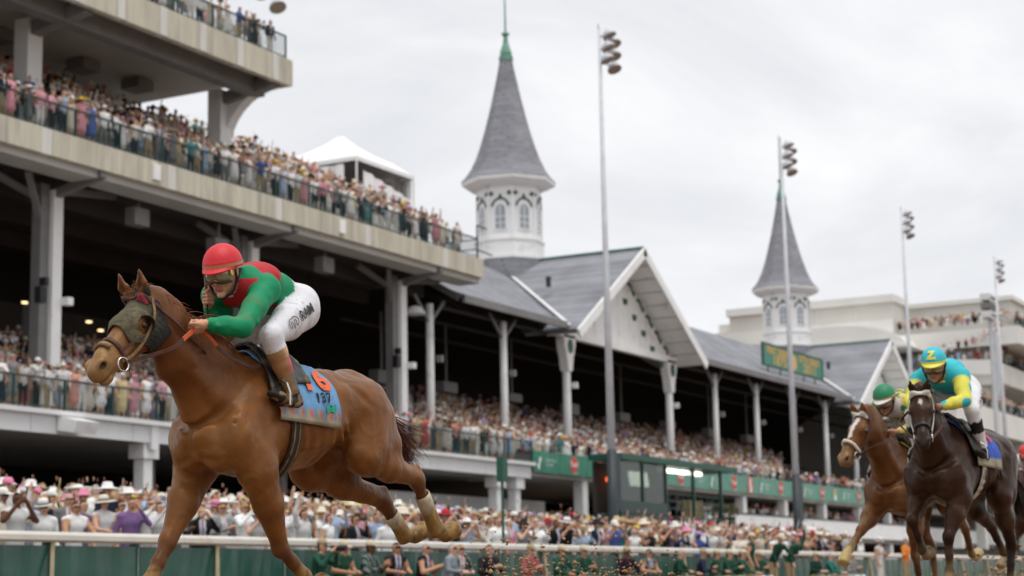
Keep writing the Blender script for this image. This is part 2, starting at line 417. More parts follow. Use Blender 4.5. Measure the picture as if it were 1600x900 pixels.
# ------------------------------------------------------------------ ground
def build_ground():
    # one sheet to the horizon; the far end of the straight climbs a little towards the turn
    xs = np.concatenate([np.linspace(-600, -20, 20), np.linspace(-15, 60, 76), np.linspace(63, 200, 50), np.linspace(220, 1500, 26)])
    ys = np.concatenate([np.linspace(-600, -12, 16), np.linspace(-10, 24, 69), np.linspace(26, 80, 20), np.linspace(100, 1500, 20)])
    X, Y = np.meshgrid(xs, ys, indexing='ij')
    Z = 1.35*sm(X, 62, 118)*(1-sm(Y, 30, 60))
    P = np.stack([X.ravel(), Y.ravel(), np.zeros(X.size)], 1)
    rough = (vnoise(P, 2.2, 3)-.5)*.05+(vnoise(P, .5, 5)-.5)*.05
    near = ((np.abs(X) < 70) & (Y > -11) & (Y < 19)).ravel()
    V = np.stack([X.ravel(), Y.ravel(), Z.ravel()+rough*near], 1)
    nx, ny = X.shape; I = np.arange(nx*ny).reshape(nx, ny)
    Q = np.stack([I[:-1, :-1].ravel(), I[1:, :-1].ravel(), I[1:, 1:].ravel(), I[:-1, 1:].ravel()], 1)
    g = link("dirt_track", mesh_np("dirt_track", V, Q, smooth=True), M_DIRT)
    tag(g, "brown dirt racing surface of the track", kind="structure")
    # sloping viewing apron behind the rail
    m = MB(); m.prism([(19.9, -.5), (19.9, .34), (20.5, .35), (42.2, 2.20), (42.2, -.5)], 'x', -10, 260)
    a = m.build("apron", M_APRON); tag(a, "paved viewing apron sloping up from the rail", kind="structure")
build_ground()
def apron_z(y): return .35+(y-20.5)*.0853

# ------------------------------------------------------------------ outside rail of the track
def build_rail():
    r = empty("track_rail", (12, 19.5, 0)); tag(r, "white capped track rail with dark green panels in front of the crowd", "rail")
    m = MB()
    x0, x1 = 0.0, 108.0
    prof = [(-.11,.0),(-.11,.075),(-.08,.115),(0,.13),(.08,.115),(.11,.075),(.11,.0),(.06,-.03),(-.06,-.03)]
    seg = 6.1; k = 0
    while x0+k*seg < x1:
        a = x0+k*seg; m = MB(); m.prism([(p[0], p[1]+1.20) for p in prof], 'x', a+.006, a+seg-.006); m.build("top_rail", M_WHITERAIL, r, loc=(-12, 0, 0)); k += 1
    pm = None
    for k in range(54):
        x = 1.0+k*2.03
        m = MB(); m.box(-.05, .05, .02, .12, -.1, 1.19)
        p = m.build("post", M_GREENTRIM, r, loc=(x-12, .0, 0)) if pm is None else link("post", pm, None, r, (x-12, 0, 0)); pm = p.data
        if k % 2 == 0:
            # slanted brace in front, weathered
            m = MB(); m.bar((-.30, -.30, -.05), (.02, -.02, 1.17), .06, .06); b = m.build("brace", M_TANPOST, r, loc=(x-12, -.02, 0))
    pm = None
    for k in range(53):
        x = 1.0+k*2.03
        if pm is None:
            n = 10; V = []
            for i in range(n+1):
                for j in range(3): V.append((.06+1.91*i/n, -.02+.012*math.sin(i*1.9+j), .06+1.06*j/2))
            V2 = [(a, b+.02, c) for a, b, c in V]; Fs = []
            for i in range(n):
                for j in range(2):
                    q = (i*3+j, (i+1)*3+j, (i+1)*3+j+1, i*3+j+1); Fs += [q, tuple(len(V)+z for z in reversed(q))]
            mm = MB(); mm.add(V+V2, Fs); pm = mm.mesh("panel", fix=False); pm.materials.append(M_GREENPANEL)
        link("panel", pm, None, r, (x-12, .0, 0))
    return r
M_WHITERAIL = mat("rail_vinyl", (.64, .615, .555), rough=.45, var=.10, vscale=2.2, dirt=((.50, .42, .32), 2.0, .60, .80))
M_TANPOST = mat("weathered_brace", (.38, .31, .20), rough=.8, var=.25, vscale=4)
M_GREENPANEL = mat("green_windscreen", (.012, .085, .062), rough=.28, var=.35, vscale=1.2, bump=.25, bscale=2.5, spec=.6)
build_rail()

# ------------------------------------------------------------------ light poles
def lamp_meshes():
    m = MB(); prof = [(.06,.36),(.16,.34),(.30,.24),(.39,.08),(.42,-.06),(.40,-.06),(.34,.04)]
    m.lathe(prof, (0, 0, 0), 18, caps=False); m.lathe([(.05,.34),(.05,.46)], (0,0,0), 8)
    hood = m.mesh("lamp", smooth=True); hood.materials.append(M_GALV)
    m = MB(); m.lathe([(.0,-.03),(.2,-.07),(.38,-.05)], (0,0,0), 16, caps=False); lens = m.mesh("lens", smooth=True); lens.materials.append(mat("lamp_lens", (.30, .24, .19), rough=.3))
    return hood, lens
LAMP, LENS = lamp_meshes()
def light_pole(x, y, h, label, dark=True, base=0.0, s=1.0):
    p = empty("light_pole", (x, y, base)); tag(p, label, "light pole", "floodlight poles along the stretch")
    m = MB(); m.tube([(0,0,5.0 if dark else 0),(0,0,h*.6),(0,0,h+1.55)], [.15,.11,.055], 14); m.build("shaft", M_GALV, p, smooth=True)
    if dark:
        m = MB(); m.tube([(0,0,0),(0,0,5.02)], [.20,.185], 14); m.build("base_shaft", M_POLEDARK, p, smooth=True)
        m = MB(); m.box(.17,.40,-.14,.14,3.0,4.9); m.build("control_box", M_POLEDARK, p)
    m = MB()
    for k in range(3): m.bar((-.05,-.08,h+.25+.48*k), (.72,-.20,h+.20+.48*k), .05, .05)
    m.tube([(0,0,h+1.4),(-.08,0,h+1.65)], [.035,.02], 6)
    m.build("crossarm", M_GALV, p)
    for k in range(3):
        for dx, dy, dz in ((.10, -.26, .08), (.74, -.22, -.10)):
            l = link("lamp", LAMP, None, p, (dx+(.10*k if dx < .5 else .02*k), dy, h+.24+.48*k+dz)); l.rotation_euler = (R(-24), R(10 if dx > .5 else -4), 0); l.scale = (s*.64,)*3
            c = link("lens", LENS, None, l)
    return p
light_pole(57.35, 27, 18.7, "tallest looking floodlight pole, nearest the gable peak, with six lamps")
light_pole(76.1, 27, 18.5, "floodlight pole crossing in front of the farther spire and the gold lettered sign")
light_pole(94.8, 27, 18.6, "floodlight pole just right of the farther spire, beside the second gable", s=.95)
light_pole(115.2, 27, 19.0, "farthest floodlight pole, in front of the cream building", s=.9)

# ------------------------------------------------------------------ grandstands
def railing(parent, x0, x1, y, z, h=1.05, step=.13, post=2.4, mesh_fill=False):
    r = MB(); r.bar((x0, y, z+h), (x1, y, z+h), .06, .06); r.bar((x0, y, z+.10), (x1, y, z+.10), .04, .04)
    o = r.build("railing", M_GREENRAIL, parent)
    pm = MB().box(-.035, .035, -.035, .035, 0, h+.02).mesh("post"); pm.materials.append(M_GREENRAIL)
    n = int((x1-x0)/post)
    for k in range(n+1): link("post", pm, None, o, (x0+k*(x1-x0)/n, y, z))
    b = MB(); n = int((x1-x0)/step)
    for k in range(n): xx = x0+(k+.5)*(x1-x0)/n; b.box(xx-.009, xx+.009, y-.009, y+.009, z+.1, z+h-.02)
    q = b.build("baluster", M_GREENRAIL, o); q["kind"] = "stuff"
    return o
def tiers(parent, x0, x1, y0, z0, rows, dy, dz, mat_, name="seating_tier"):
    m = MB()
    prof = [(y0, z0-.3)]
    for k in range(rows):
        prof += [(y0+k*dy, z0+k*dz), (y0+(k+1)*dy-.001, z0+k*dz)]
    prof += [(y0+rows*dy, z0+(rows-1)*dz-.5)]
    # closed strip: top profile and a parallel underside
    low = [(a, b-.35) for a, b in reversed(prof[1:-1])]
    m.prism(prof[1:-1]+low, 'x', x0, x1)
    return m.build(name, mat_, parent)
LX0, LX1 = 30.0, 80.8
M_TIER = mat('seating_concrete', (.22, .215, .205), rough=.9, var=.2, vscale=1.0)
def build_left_stand():
    g = empty("grandstand", (55, 45, 0)); tag(g, "multi deck concrete grandstand with packed balconies above the leading horse", "grandstand")
    P = lambda m, n, mt, **k: (lambda o: (setattr(o, 'location', (-55, -45, 0)), o)[1])(m.build(n, mt, g, **k))
    # lower deck: slab, ledge and grey-white beam panels
    m = MB(); m.box(LX0, LX1, 42.7, 60, 5.9, 6.40); P(m, "lower_deck", M_SOFFIT)
    m = MB(); m.box(LX0, LX1+.12, 42.28, 44.2, 6.42, 6.58); P(m, "ledge", M_BEAM)
    k = LX0; i = 0
    while k < LX1-.1:
        e = min(k+5.13, LX1); m = MB(); m.box(k+.012, e-.012, 42.5, 42.72, 5.80, 6.41); P(m, "panel", M_BEAM); k = e
    m = MB(); m.box(LX1-.16, LX1+.02, 42.74, 46, 5.80, 6.40); P(m, "end_beam", M_BEAM)
    m = MB(); m.box(51.45, 51.85, 42.40, 42.52, 5.55, 6.58); P(m, "beam_joint", M_BEAM)
    # columns under the lower deck
    for x in (51.68, 77.9, 79.85, 64.6):
        m = MB(); m.box(x-.24, x+.24, 42.75, 43.2, 1.9, 5.5); m.box(x-.42, x+.42, 42.6, 43.3, 5.25, 5.795); P(m, "column", M_WHITE)
    for x in (38, 46, 57, 66, 71):
        m = MB(); m.box(x-.25, x+.25, 47, 47.5, 2.0, 5.9); P(m, "column", M_SOFFIT)
    # low block wall and the dark concourse behind the apron
    m = MB(); m.box(71.5, 88, 45.5, 45.9, 2.0, 5.0); P(m, "block_wall", M_BEAM)
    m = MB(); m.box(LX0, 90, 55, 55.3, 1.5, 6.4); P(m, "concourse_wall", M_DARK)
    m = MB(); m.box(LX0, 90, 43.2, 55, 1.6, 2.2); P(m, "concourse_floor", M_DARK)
    # lower seating
    ti = tiers(g, LX0, LX1, 44.2, 6.45, 17, .9, .30, M_TIER); ti.location = (-55, -45, 0)
    # tall pairs of columns and their brackets
    for x in (39.0, 51.55, 64.1, 76.5):
        m = MB(); m.box(x-.05, x+.47, 47.3, 47.75, 7.0, 15.7); P(m, "column", M_WHITE)
        m = MB(); m.box(x-.52, x-.06, 47.5, 47.95, 7.0, 15.9); P(m, "column", M_STEELGREY)
        m = MB(); m.bar((x+.2, 47.5, 15.55), (x+.2, 45.1, 16.10), .30, .34); m.bar((x+.2, 47.5, 15.72), (x+3.6, 47.5, 16.12), .22, .26)
        m.bar((x-.4, 47.7, 14.6), (x-2.0, 46.8, 16.0), .22, .24); m.bar((x-.4, 47.7, 15.3), (x-3.4, 47.7, 16.0), .2, .22)
        P(m, "bracket", M_STEELGREY)
        m = MB(); m.box(x+.44, x+.74, 46.95, 47.28, 11.3, 11.6); P(m, "lamp_box", M_WHITE)
        m = MB(); m.box(x-.75, x-.55, 47.0, 47.3, 11.9, 12.2); m.box(x-1.1, x-.76, 46.9, 47.2, 11.2, 11.8); P(m, "loudspeaker", M_BLACKP)
    for x in (57.5, 73.5):
        m = MB(); m.box(x-.25, x+.25, 53.6, 54.2, 7, 12.6); P(m, "column", M_STEELGREY)
    # upper deck: soffit girders, slab, fascia panels with pale ribs
    m = MB(); m.box(LX0, LX1-.02, 45.26, 46.5, 15.9, 16.25); P(m, "soffit", M_SOFFIT)
    m = MB(); m.box(LX0, LX1-.02, 46.52, 62, 16.2, 16.45); P(m, "ceiling", M_DARKBEAM)  # ceiling coloured dark to hold the shade under the deck
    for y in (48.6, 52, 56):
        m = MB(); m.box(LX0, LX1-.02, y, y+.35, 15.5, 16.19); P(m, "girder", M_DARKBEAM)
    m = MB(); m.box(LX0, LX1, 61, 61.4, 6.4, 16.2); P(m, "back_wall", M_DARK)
    m = MB(); m.box(LX0, LX1, 60.2, 60.9, 12.6, 14.0); P(m, "header_band", M_DARKBEAM)
    rng = random.Random(3); x = LX0; i = 0
    pats = [1.18, 1.18, .62, 1.18, .5, 1.18, 1.18]
    while x < LX1-.05:
        w = min(pats[i % 7]*rng.uniform(.95, 1.05), LX1-x); m = MB(); pr = rng.uniform(0, .02)
        m.box(x+.008, x+w-.008, 45.0-pr, 45.24, 16.18, 17.14); P(m, "panel", M_CONC2 if i % 7 in (4,) else M_CONC); x += w; i += 1
    m = MB(); m.box(LX0, LX1, 45.02, 51, 16.5, 17.12); P(m, "upper_deck", M_SOFFIT)
    m = MB(); m.box(LX1+.004, LX1+.05, 45.26, 47.2, 16.2, 17.0); P(m, "end_panel", M_CONC)
    ti = tiers(g, LX0, LX1-1.0, 46.4, 17.14, 7, .85, .50, M_SOFFIT); ti.location = (-55, -45, 0)
    for x in (54.6, 67.6):
        m = MB(); m.box(x-.2, x+.2, 44.86, 44.975, 16.36, 16.98); P(m, "white_box", M_WHITE)
    for x, z in ((55.8, 15.3), (69.0, 15.3), (61.0, 14.9)):
        m = MB(); m.box(x-.45, x+.45, 46.6, 47.1, z-.35, z+.35); m.bar((x, 46.8, z+.35), (x, 46.8, 15.9), .08, .08); P(m, "loudspeaker", M_STEELGREY)
    # top deck
    TX1 = 63.7
    m = MB(); m.box(LX0, TX1-.05, 45.3, 58, 22.75, 23.2); P(m, "top_deck", M_SOFFIT)
    x = LX0; i = 0
    while x < TX1-.05:
        w = min((2.1, .42)[i % 2], TX1-x); m = MB(); m.box(x+.006, x+w-.006, 45.0-(.05 if i % 2 else 0), 45.28, 22.32, 23.5); P(m, "panel", M_CONC2 if i % 2 else M_CONC); x += w; i += 1
    m = MB(); m.box(TX1+.004, TX1+.2, 45.02, 48, 22.35, 23.5); P(m, "end_panel", M_CONC)
    m = MB(); m.box(LX0, TX1-.1, 46.3, 46.9, 22.0, 22.74); P(m, "girder", M_STEELGREY)
    for x in (51.0, 63.0, 39):
        m = MB(); m.box(x-.35, x+.45, 48.0, 48.7, 17.2, 22.4); P(m, "column", M_BEAM)
        m = MB(); m.bar((x+.05, 48.2, 22.0), (x+.05, 45.4, 22.45), .5, .5); P(m, "beam", M_STEELGREY)
    m = MB(); pts = [(45.5+2.7*math.sin(a), 22.28-2.5*(1-math.cos(a))) for a in np.linspace(0, math.pi/2, 9)]
    m.prism(pts+[(48.6, 19.7), (48.6, 22.30), (45.5, 22.33)], 'x', 63.1, 63.65); P(m, "curved_bracket", M_BEAM)
    m = MB(); m.box(LX0, 64.4, 54.6, 55, 17, 22.7); P(m, "lounge_wall", M_CREAM)
    for x in (44, 47.5, 52, 57, 60.5):
        m = MB(); m.box(x-.5, x+.5, 50.4, 51.4, 22.25, 22.7); P(m, "duct_box", M_STEELGREY)
    # railings
    for a in ((LX0, LX1, 42.45, 6.58), (LX0, LX1-.4, 45.12, 17.14), (LX0, TX1-.2, 45.12, 23.5)):
        o = railing(g, *a); o.location = (-55, -45, 0)
    m = MB()
    for k in range(3): m.bar((LX1-.4, 45.12, 18.15-.5*k), (LX1-.4, 50, 18.15-.5*k), .05, .05)
    for k in range(4): m.bar((LX1-.4, 45.12+1.6*k, 17.14), (LX1-.4, 45.12+1.6*k, 18.9 if k == 0 else 18.2), .06, .06)
    m.bar((LX1-.4, 45.1, 18.9), (LX1+.6, 45.1, 18.85), .06, .06); m.bar((LX1-.4, 45.1, 17.6), (LX1+1.1, 45.1, 17.55), .06, .06)
    P(m, "end_railing", M_GREENRAIL)
    # small warm downlights deep inside
    for x, z in ((58.5, 12.95), (62.6, 12.6), (63.4, 12.3), (66.7, 12.4), (70.5, 12.0)):
        m = MB(); m.box(x-.11, x+.11, 55.2, 55.35, z, z+.08); P(m, "downlight", M_LAMPWARM)
    # box floodlight on the beam
    m = MB(); m.prism([(41.55, 6.20), (42.45, 6.42), (42.45, 5.92), (41.75, 5.80)], 'x', 46.6, 47.7); fl = P(m, "floodlight", M_WHITE)
    m = MB(); m.box(46.75, 47.55, 41.72, 41.78, 5.86, 6.12); q = m.build("lens", M_STEELGREY, fl)
    return g
build_left_stand()
# lamp cluster on a post at the top deck
tp = empty("light_pole", (60.8, 47.5, 23.5)); tag(tp, "short post with floodlights at the top edge above the highest deck", "light pole", "floodlight poles along the stretch")
m = MB(); m.tube([(0,0,0),(0,0,3.9)], .14, 10); m.bar((-.2,-.4,3.75), (4.2,-1.2,3.45), .1, .1); m.build("shaft", M_GALV, tp)
for dx, dz in ((1.6, 3.3), (2.7, 3.25), (3.9, 2.95)):
    l = link("lamp", LAMP, None, tp, (dx, -1.1, dz)); l.scale = (.95,)*3; l.rotation_euler = (R(-25), R(15), 0); link("lens", LENS, None, l)

# ---- the old clubhouse with its two spires
SX = (102.3, 154.5); SY = 55.0
def octa(r): return r
def build_spire(x, label):
    s = empty("spire", (x, SY, 19.0)); tag(s, label, "spire", "twin spires above the roof")
    a0 = R(22.5+12)
    m = MB(); m.lathe([(2.62,0.2),(2.45,1.0),(2.32,2.2)], n=8, a0=a0); m.build("roof_base", M_ROOF, s)
    m = MB(); m.lathe([(2.34,2.2),(2.34,2.42),(2.26,2.44),(2.24,3.35),(2.32,3.37),(2.32,3.52),(2.12,3.54),(2.10,6.95),(2.14,6.97),(2.14,7.3)], n=8, a0=a0); dr = m.build("drum", M_WHITE, s)
    # corner strips
    for k in range(8):
        a = a0+k*math.pi/4; m = MB(); m.box(2.05, 2.16, -.10, .10, 3.53, 6.3); m.build("corner_strip", M_WHITE, s, rz=a)
    ri = 2.11*math.cos(math.pi/8)
    for k in range(8):
        a = a0+(k+.5)*math.pi/4
        fr = MB()
        def arch(w, h0, h1, n=10): return [(-w, h0), (w, h0), (w, h1)]+[(w*math.cos(t), h1+w*1.25*math.sin(t)) for t in np.linspace(.15, math.pi-.15, n)]+[(-w, h1)]
        fr.prism(arch(.46, 4.0, 5.35), 'x', ri-.02, ri+.07); w = fr.build("window", M_WHITE, s, rz=a)
        pn = MB(); pn.prism(arch(.33, 4.12, 5.30), 'x', ri+.06, ri+.085); pn.build("pane", M_WINDOW, s, rz=a)
        mu = MB(); mu.box(ri+.084, ri+.105, -.025, .025, 4.12, 5.62); mu.box(ri+.084, ri+.105, -.33, .33, 4.86, 4.92); mu.box(ri+.084, ri+.105, -.33, .33, 4.46, 4.50); mu.build("muntin", M_WHITE, s, rz=a)
        # green fretwork: pointed arch with a trefoil and round holes above
        fw = MB(); out = [(-.62, 5.30)]; 
        top = [(.62*math.cos(t), 5.52+.62*math.sin(t)) for t in np.linspace(math.pi-.1, .1, 12)]; inn = [(.50*math.cos(t), 5.52+.52*math.sin(t)) for t in np.linspace(.1, math.pi-.1, 12)]
        fw.prism(top+inn, 'x', ri+.055, ri+.085); fw.prism([(-.13, 6.08), (.13, 6.08), (.09, 6.26), (0, 6.42), (-.09, 6.26)], 'x', ri+.05, ri+.082); fw.build("fretwork", M_GREENTRIM, s, rz=a)
        rd = MB()
        for dy in (-.60, .60):
            rd.prism([(dy+.14*math.cos(t), 6.42+.14*math.sin(t)) for t in np.linspace(0, 2*math.pi, 12, endpoint=False)], 'x', ri+.04, ri+.072)
        rd.build("roundel", M_GREENTRIM, s, rz=a)
    # eave and the flared slate roof
    m = MB(); m.lathe([(2.12,6.95),(2.55,7.0),(3.05,7.25),(3.10,7.48),(2.9,7.5)], n=8, a0=a0); m.build("eave", M_WHITE, s)
    prof = [(3.12,7.50),(2.80,7.85),(2.45,8.35),(2.10,9.1),(1.80,9.95),(1.50,10.95),(1.20,12.1),(.90,13.4),(.62,14.7),(.42,15.75)]
    m = MB(); m.lathe(prof, n=8, a0=a0); rf = m.build("roof", M_ROOF, s)
    m = MB(); m.lathe([(.46,15.7),(.48,16.0),(.36,16.05),(.40,16.25),(.20,16.9),(.12,17.4),(.26,17.5),(.26,17.62),(.07,17.7)], n=12); m.tube([(0,0,17.6),(0,0,21.8)], [.075,.03], 8); f = m.build("finial", M_COPPER, s, smooth=False)
    return s
build_spire(SX[0], "nearer tall white spire tower with slate cone roof and green finial")
build_spire(SX[1], "farther white spire tower partly crossed by a floodlight pole")

def build_clubhouse():
    g = empty("clubhouse", (102, 50, 0)); tag(g, "old white clubhouse stand with slate roof and gables beneath the twin spires", "grandstand")
    P = lambda m, n, mt, **k: (lambda o: (setattr(o, 'location', (-102, -50, 0)), o)[1])(m.build(n, mt, g, **k))
    EY, EZ, RY, RZ = 46.3, 15.5, 55.0, 20.5
    X0, X1 = 81.0, 175.0
    # roof slopes with a bell-cast eave
    prof = [(EY, EZ), (EY+1.4, EZ+.55), (EY+3.2, EZ+1.5), (RY, RZ), (RY+9, EZ)]
    m = MB(); top = prof; low = [(a, b-.22) for a, b in reversed(prof)]
    for xa, xb in ((X0, SX[0]-9.3), (SX[0]+9.3, SX[1]-9.3), (SX[1]+9.3, X1)):
        m = MB(); m.prism(top+low, 'x', xa, xb); P(m, "roof", M_ROOF)
        m = MB(); m.box(xa, xb, EY-.05, EY+.12, EZ-.42, EZ-.02); P(m, "eave_board", M_STEELGREY)
    prof2 = [(48.0, EZ+.70), (EY+3.2, EZ+1.5), (RY, RZ), (RY+9, EZ)]; low2 = [(a, b-.22) for a, b in reversed(prof2)]
    for gx in SX: m = MB(); m.prism(prof2+low2, 'x', gx-9.296, gx+9.296); P(m, "roof", M_ROOF)
    m = MB(); m.bar((X0, EY+.3, EZ-.15), (X0, RY, RZ-.35), .12, .35); P(m, "rake_board", M_STEELGREY)
    for gx, nm in ((SX[0], "near"), (SX[1], "far")):
        W, AZ, BZ, GY = 9.55, 21.15, 15.0, 45.6
        # gable roof: two slopes running back to the main ridge
        for sg in (-1, 1):
            m = MB()
            A = [(gx, GY, AZ), (gx+sg*W, GY, BZ), (gx+sg*W, 49.0, BZ+.0), (gx, 57.5, AZ)]
            n = Vector((sg*(AZ-BZ), 0, W)).normalized()*.20
            A = [Vector(a) for a in A]; m.add(A+[a-n for a in A], [(0,1,2,3),(7,6,5,4),(0,4,5,1),(1,5,6,2),(2,6,7,3),(3,7,4,0)])
            P(m, "gable_roof", M_ROOF)
            # soffit boards under the overhang
            for k in range(9):
                t0, t1 = k/9+.004, (k+1)/9-.004
                m = MB(); a = Vector((gx+sg*W*t0, GY+.06, AZ-(AZ-BZ)*t0))-n*1.3; b = Vector((gx+sg*W*t1, GY+.06, AZ-(AZ-BZ)*t1))-n*1.3
                q = [a, b, b+Vector((0,2.0,0)), a+Vector((0,2.0,0))]; m.add(q+[v-n*.25 for v in q], [(0,1,2,3),(7,6,5,4),(0,4,5,1),(1,5,6,2),(2,6,7,3),(3,7,4,0)])
                P(m, "soffit_board", M_WHITE)
            m = MB(); a = Vector((gx, GY-.10, AZ+.02))-n*1.3; b = Vector((gx+sg*(W+.12), GY-.10, BZ-.06))-n*1.3
            m.bar(a, b, .14, .55, up=(0, 0, 1)); P(m, "rake_board", M_WHITE)
            # valley strip
            m = MB(); m.bar((gx+sg*W, 46.1, BZ+.28), (gx+sg*.8, 55.0, 20.65), .22, .05); P(m, "valley", M_BEAM)
        # boarded gable wall, ridge cap
        WY = 47.45; nb = 20
        for k in range(nb):
            x0 = gx-8.3+16.6*k/nb; x1 = x0+16.6/nb-.03
            h0 = BZ+.1+6.0*(1-abs(x0-gx)/9.2); h1 = BZ+.1+6.0*(1-abs(x1-gx)/9.2)
            m = MB(); m.prism([(x0, BZ+.25), (x1, BZ+.25), (x1, h1-.35), (x0, h0-.35)], 'y', WY+(.015 if k % 2 else 0), WY+.12); P(m, "board", M_WHITE)
        m = MB(); m.box(gx-9.1, gx+8.6, WY-.25, WY+.2, BZ-.15, BZ+.27); P(m, "tie_beam", M_WHITE)
        m = MB(); m.bar((gx, GY-.05, AZ+.07), (gx, 57.5, AZ+.07), .35, .08); P(m, "ridge_cap", M_COPPER)
        for sg in (-1, 1):
            for k in range(5):
                t = .17+.155*k; cx = gx+sg*8.6*t; cz = BZ+.1+6.0*(1-t*8.6/9.2)-1.35
                m = MB()
                k2 = 1.35
                ar = [(cx+sg*k2*(.18+.42*math.cos(a)), cz+k2*(.10+.36*math.sin(a))) for a in np.linspace(-.2, 1.9, 9)]; ai = [(cx+sg*k2*(.18+.26*math.cos(a)), cz+k2*(.10+.20*math.sin(a))) for a in np.linspace(1.9, -.2, 9)]
                m.prism(ar+ai, 'y', WY-.05, WY-.005); P(m, "fretwork", M_GREENTRIM)
                m = MB(); m.prism([(cx-.36*sg-.34, cz-.50), (cx-.36*sg+.34, cz-.50), (cx-.36*sg+.22, cz-.88), (cx-.36*sg-.22, cz-.88)], 'y', WY-.05, WY-.005); P(m, "fretwork", M_GREENTRIM)
                m = MB(); m.prism([(cx-.35*sg+.17*math.cos(a), cz+.86+.19*math.sin(a)) for a in np.linspace(0, 2*math.pi, 9, endpoint=False)], 'y', WY-.05, WY-.005)
                P(m, "fretwork", M_GREENTRIM)
        m = MB(); m.lathe([(.16,0),(.16,.5),(.22,.55),(.0,.7)], (gx-5.2, 49.6, BZ+3.4), 8); P(m, "roof_vent", M_POLEDARK)
    # columns with carved brackets at the gables
    for x in (79.5, 87.35, 95.0, 110.0, 118.0, 126.0, 134.0, 141.5, 149.0, 157.0, 165):
        big = x in (95.0, 110.0)
        w = .26 if big else .22
        m = MB(); m.tube([(x, 47.5, 6.5), (x, 47.5, 14.9)], [w, w*.9], 12); P(m, "column", M_WHITE, smooth=True)
        if big:
            m = MB(); m.prism([(x-.75, 15.0), (x+.75, 15.0), (x+.70, 14.4), (x+.42, 13.7), (x+.25, 12.9), (x-.25, 12.9), (x-.42, 13.7), (x-.70, 14.4)], 'y', 47.2, 47.75); br = P(m, "bracket", M_WHITE)
            m = MB(); m.prism([(x+.30*math.cos(a), 14.35+.42*math.sin(a)) for a in np.linspace(0, 2*math.pi, 14, endpoint=False)], 'y', 47.13, 47.195); m.build("roundel", M_GREENTRIM, br)
        else:
            m = MB(); m.bar((x, 47.5, 13.9), (x-1.5, 47.5, 15.2), .12, .14); m.bar((x, 47.5, 13.9), (x+1.5, 47.5, 15.2), .12, .14); P(m, "bracket", M_STEELGREY)
        m = MB(); m.box(x+.28, x+.52, 47.0, 47.3, 11.9, 12.25); m.bar((x+.2, 47.3, 12.1), (x+.45, 47.2, 12.1), .06, .06); P(m, "lamp", M_BEAM if big else M_STEELGREY)
    # trusses, ceiling, dark back
    m = MB()
    for y in (47.6, 50.5, 54): m.bar((X0, y, 14.9), (X1, y, 14.9), .14, .16); 
    for k in range(24): x = X0+1+k*3.9; m.bar((x, 47.5, 14.9), (x+1.9, 50.5, 16.4), .08, .1); m.bar((x+1.9, 50.5, 16.4), (x+3.6, 47.5, 14.9), .08, .1)
    P(m, "truss", M_DARKBEAM)
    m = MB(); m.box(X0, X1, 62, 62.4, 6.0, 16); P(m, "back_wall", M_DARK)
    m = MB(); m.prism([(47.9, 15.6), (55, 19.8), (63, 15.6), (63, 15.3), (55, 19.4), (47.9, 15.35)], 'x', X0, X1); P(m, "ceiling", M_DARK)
    for k, x in enumerate((84, 91, 99, 107, 115, 123, 131, 139)):
        m = MB(); m.box(x-.8, x+.8, 53.0, 53.6, 11.6+.1*(k % 3), 12.3); m.bar((x, 53.3, 12.3), (x, 53.3, 15.6), .1, .1); P(m, "hanging_screen", M_STEELGREY)
    m = MB(); m.lathe([(.05,.3),(.35,.2),(.55,-.1),(.5,-.15)], (77.9, 47.4, 14.3), 14); P(m, "dome_lamp", M_BEAM)
    # deck with tiers, balcony wall, lower storey
    m = MB(); m.box(LX1+.2, X1, 42.62, 60, 5.95, 6.4); P(m, "deck", M_SOFFIT)
    ti = tiers(g, LX1+.01, X1, 44.2, 6.45, 18, .9, .30, M_TIER); ti.location = (-102, -50, 0)
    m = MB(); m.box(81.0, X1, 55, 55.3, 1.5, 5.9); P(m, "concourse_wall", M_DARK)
    m = MB(); m.box(103.5, X1, 42.4, 42.6, 3.6, 4.75); P(m, "parapet", M_WHITE)
    m = MB(); m.box(103.5, X1, 42.36, 42.64, 4.754, 4.85); P(m, "parapet_cap", M_GREENRAIL)
    m = MB(); m.box(103.5, X1, 42.62, 55, 3.3, 3.7); P(m, "terrace", M_APRON)
    for x in (87.3, 110.5, 118.2, 126.3, 134.5, 142, 150):
        m = MB(); m.box(x-.3, x+.3, 42.7, 43.25, 2.0, 5.94); P(m, "column", M_WHITE)
    o = railing(g, 93.0, X1, 42.75, 6.42, 1.0, step=.22); o.location = (-102, -50, 0)
    return g
build_clubhouse()

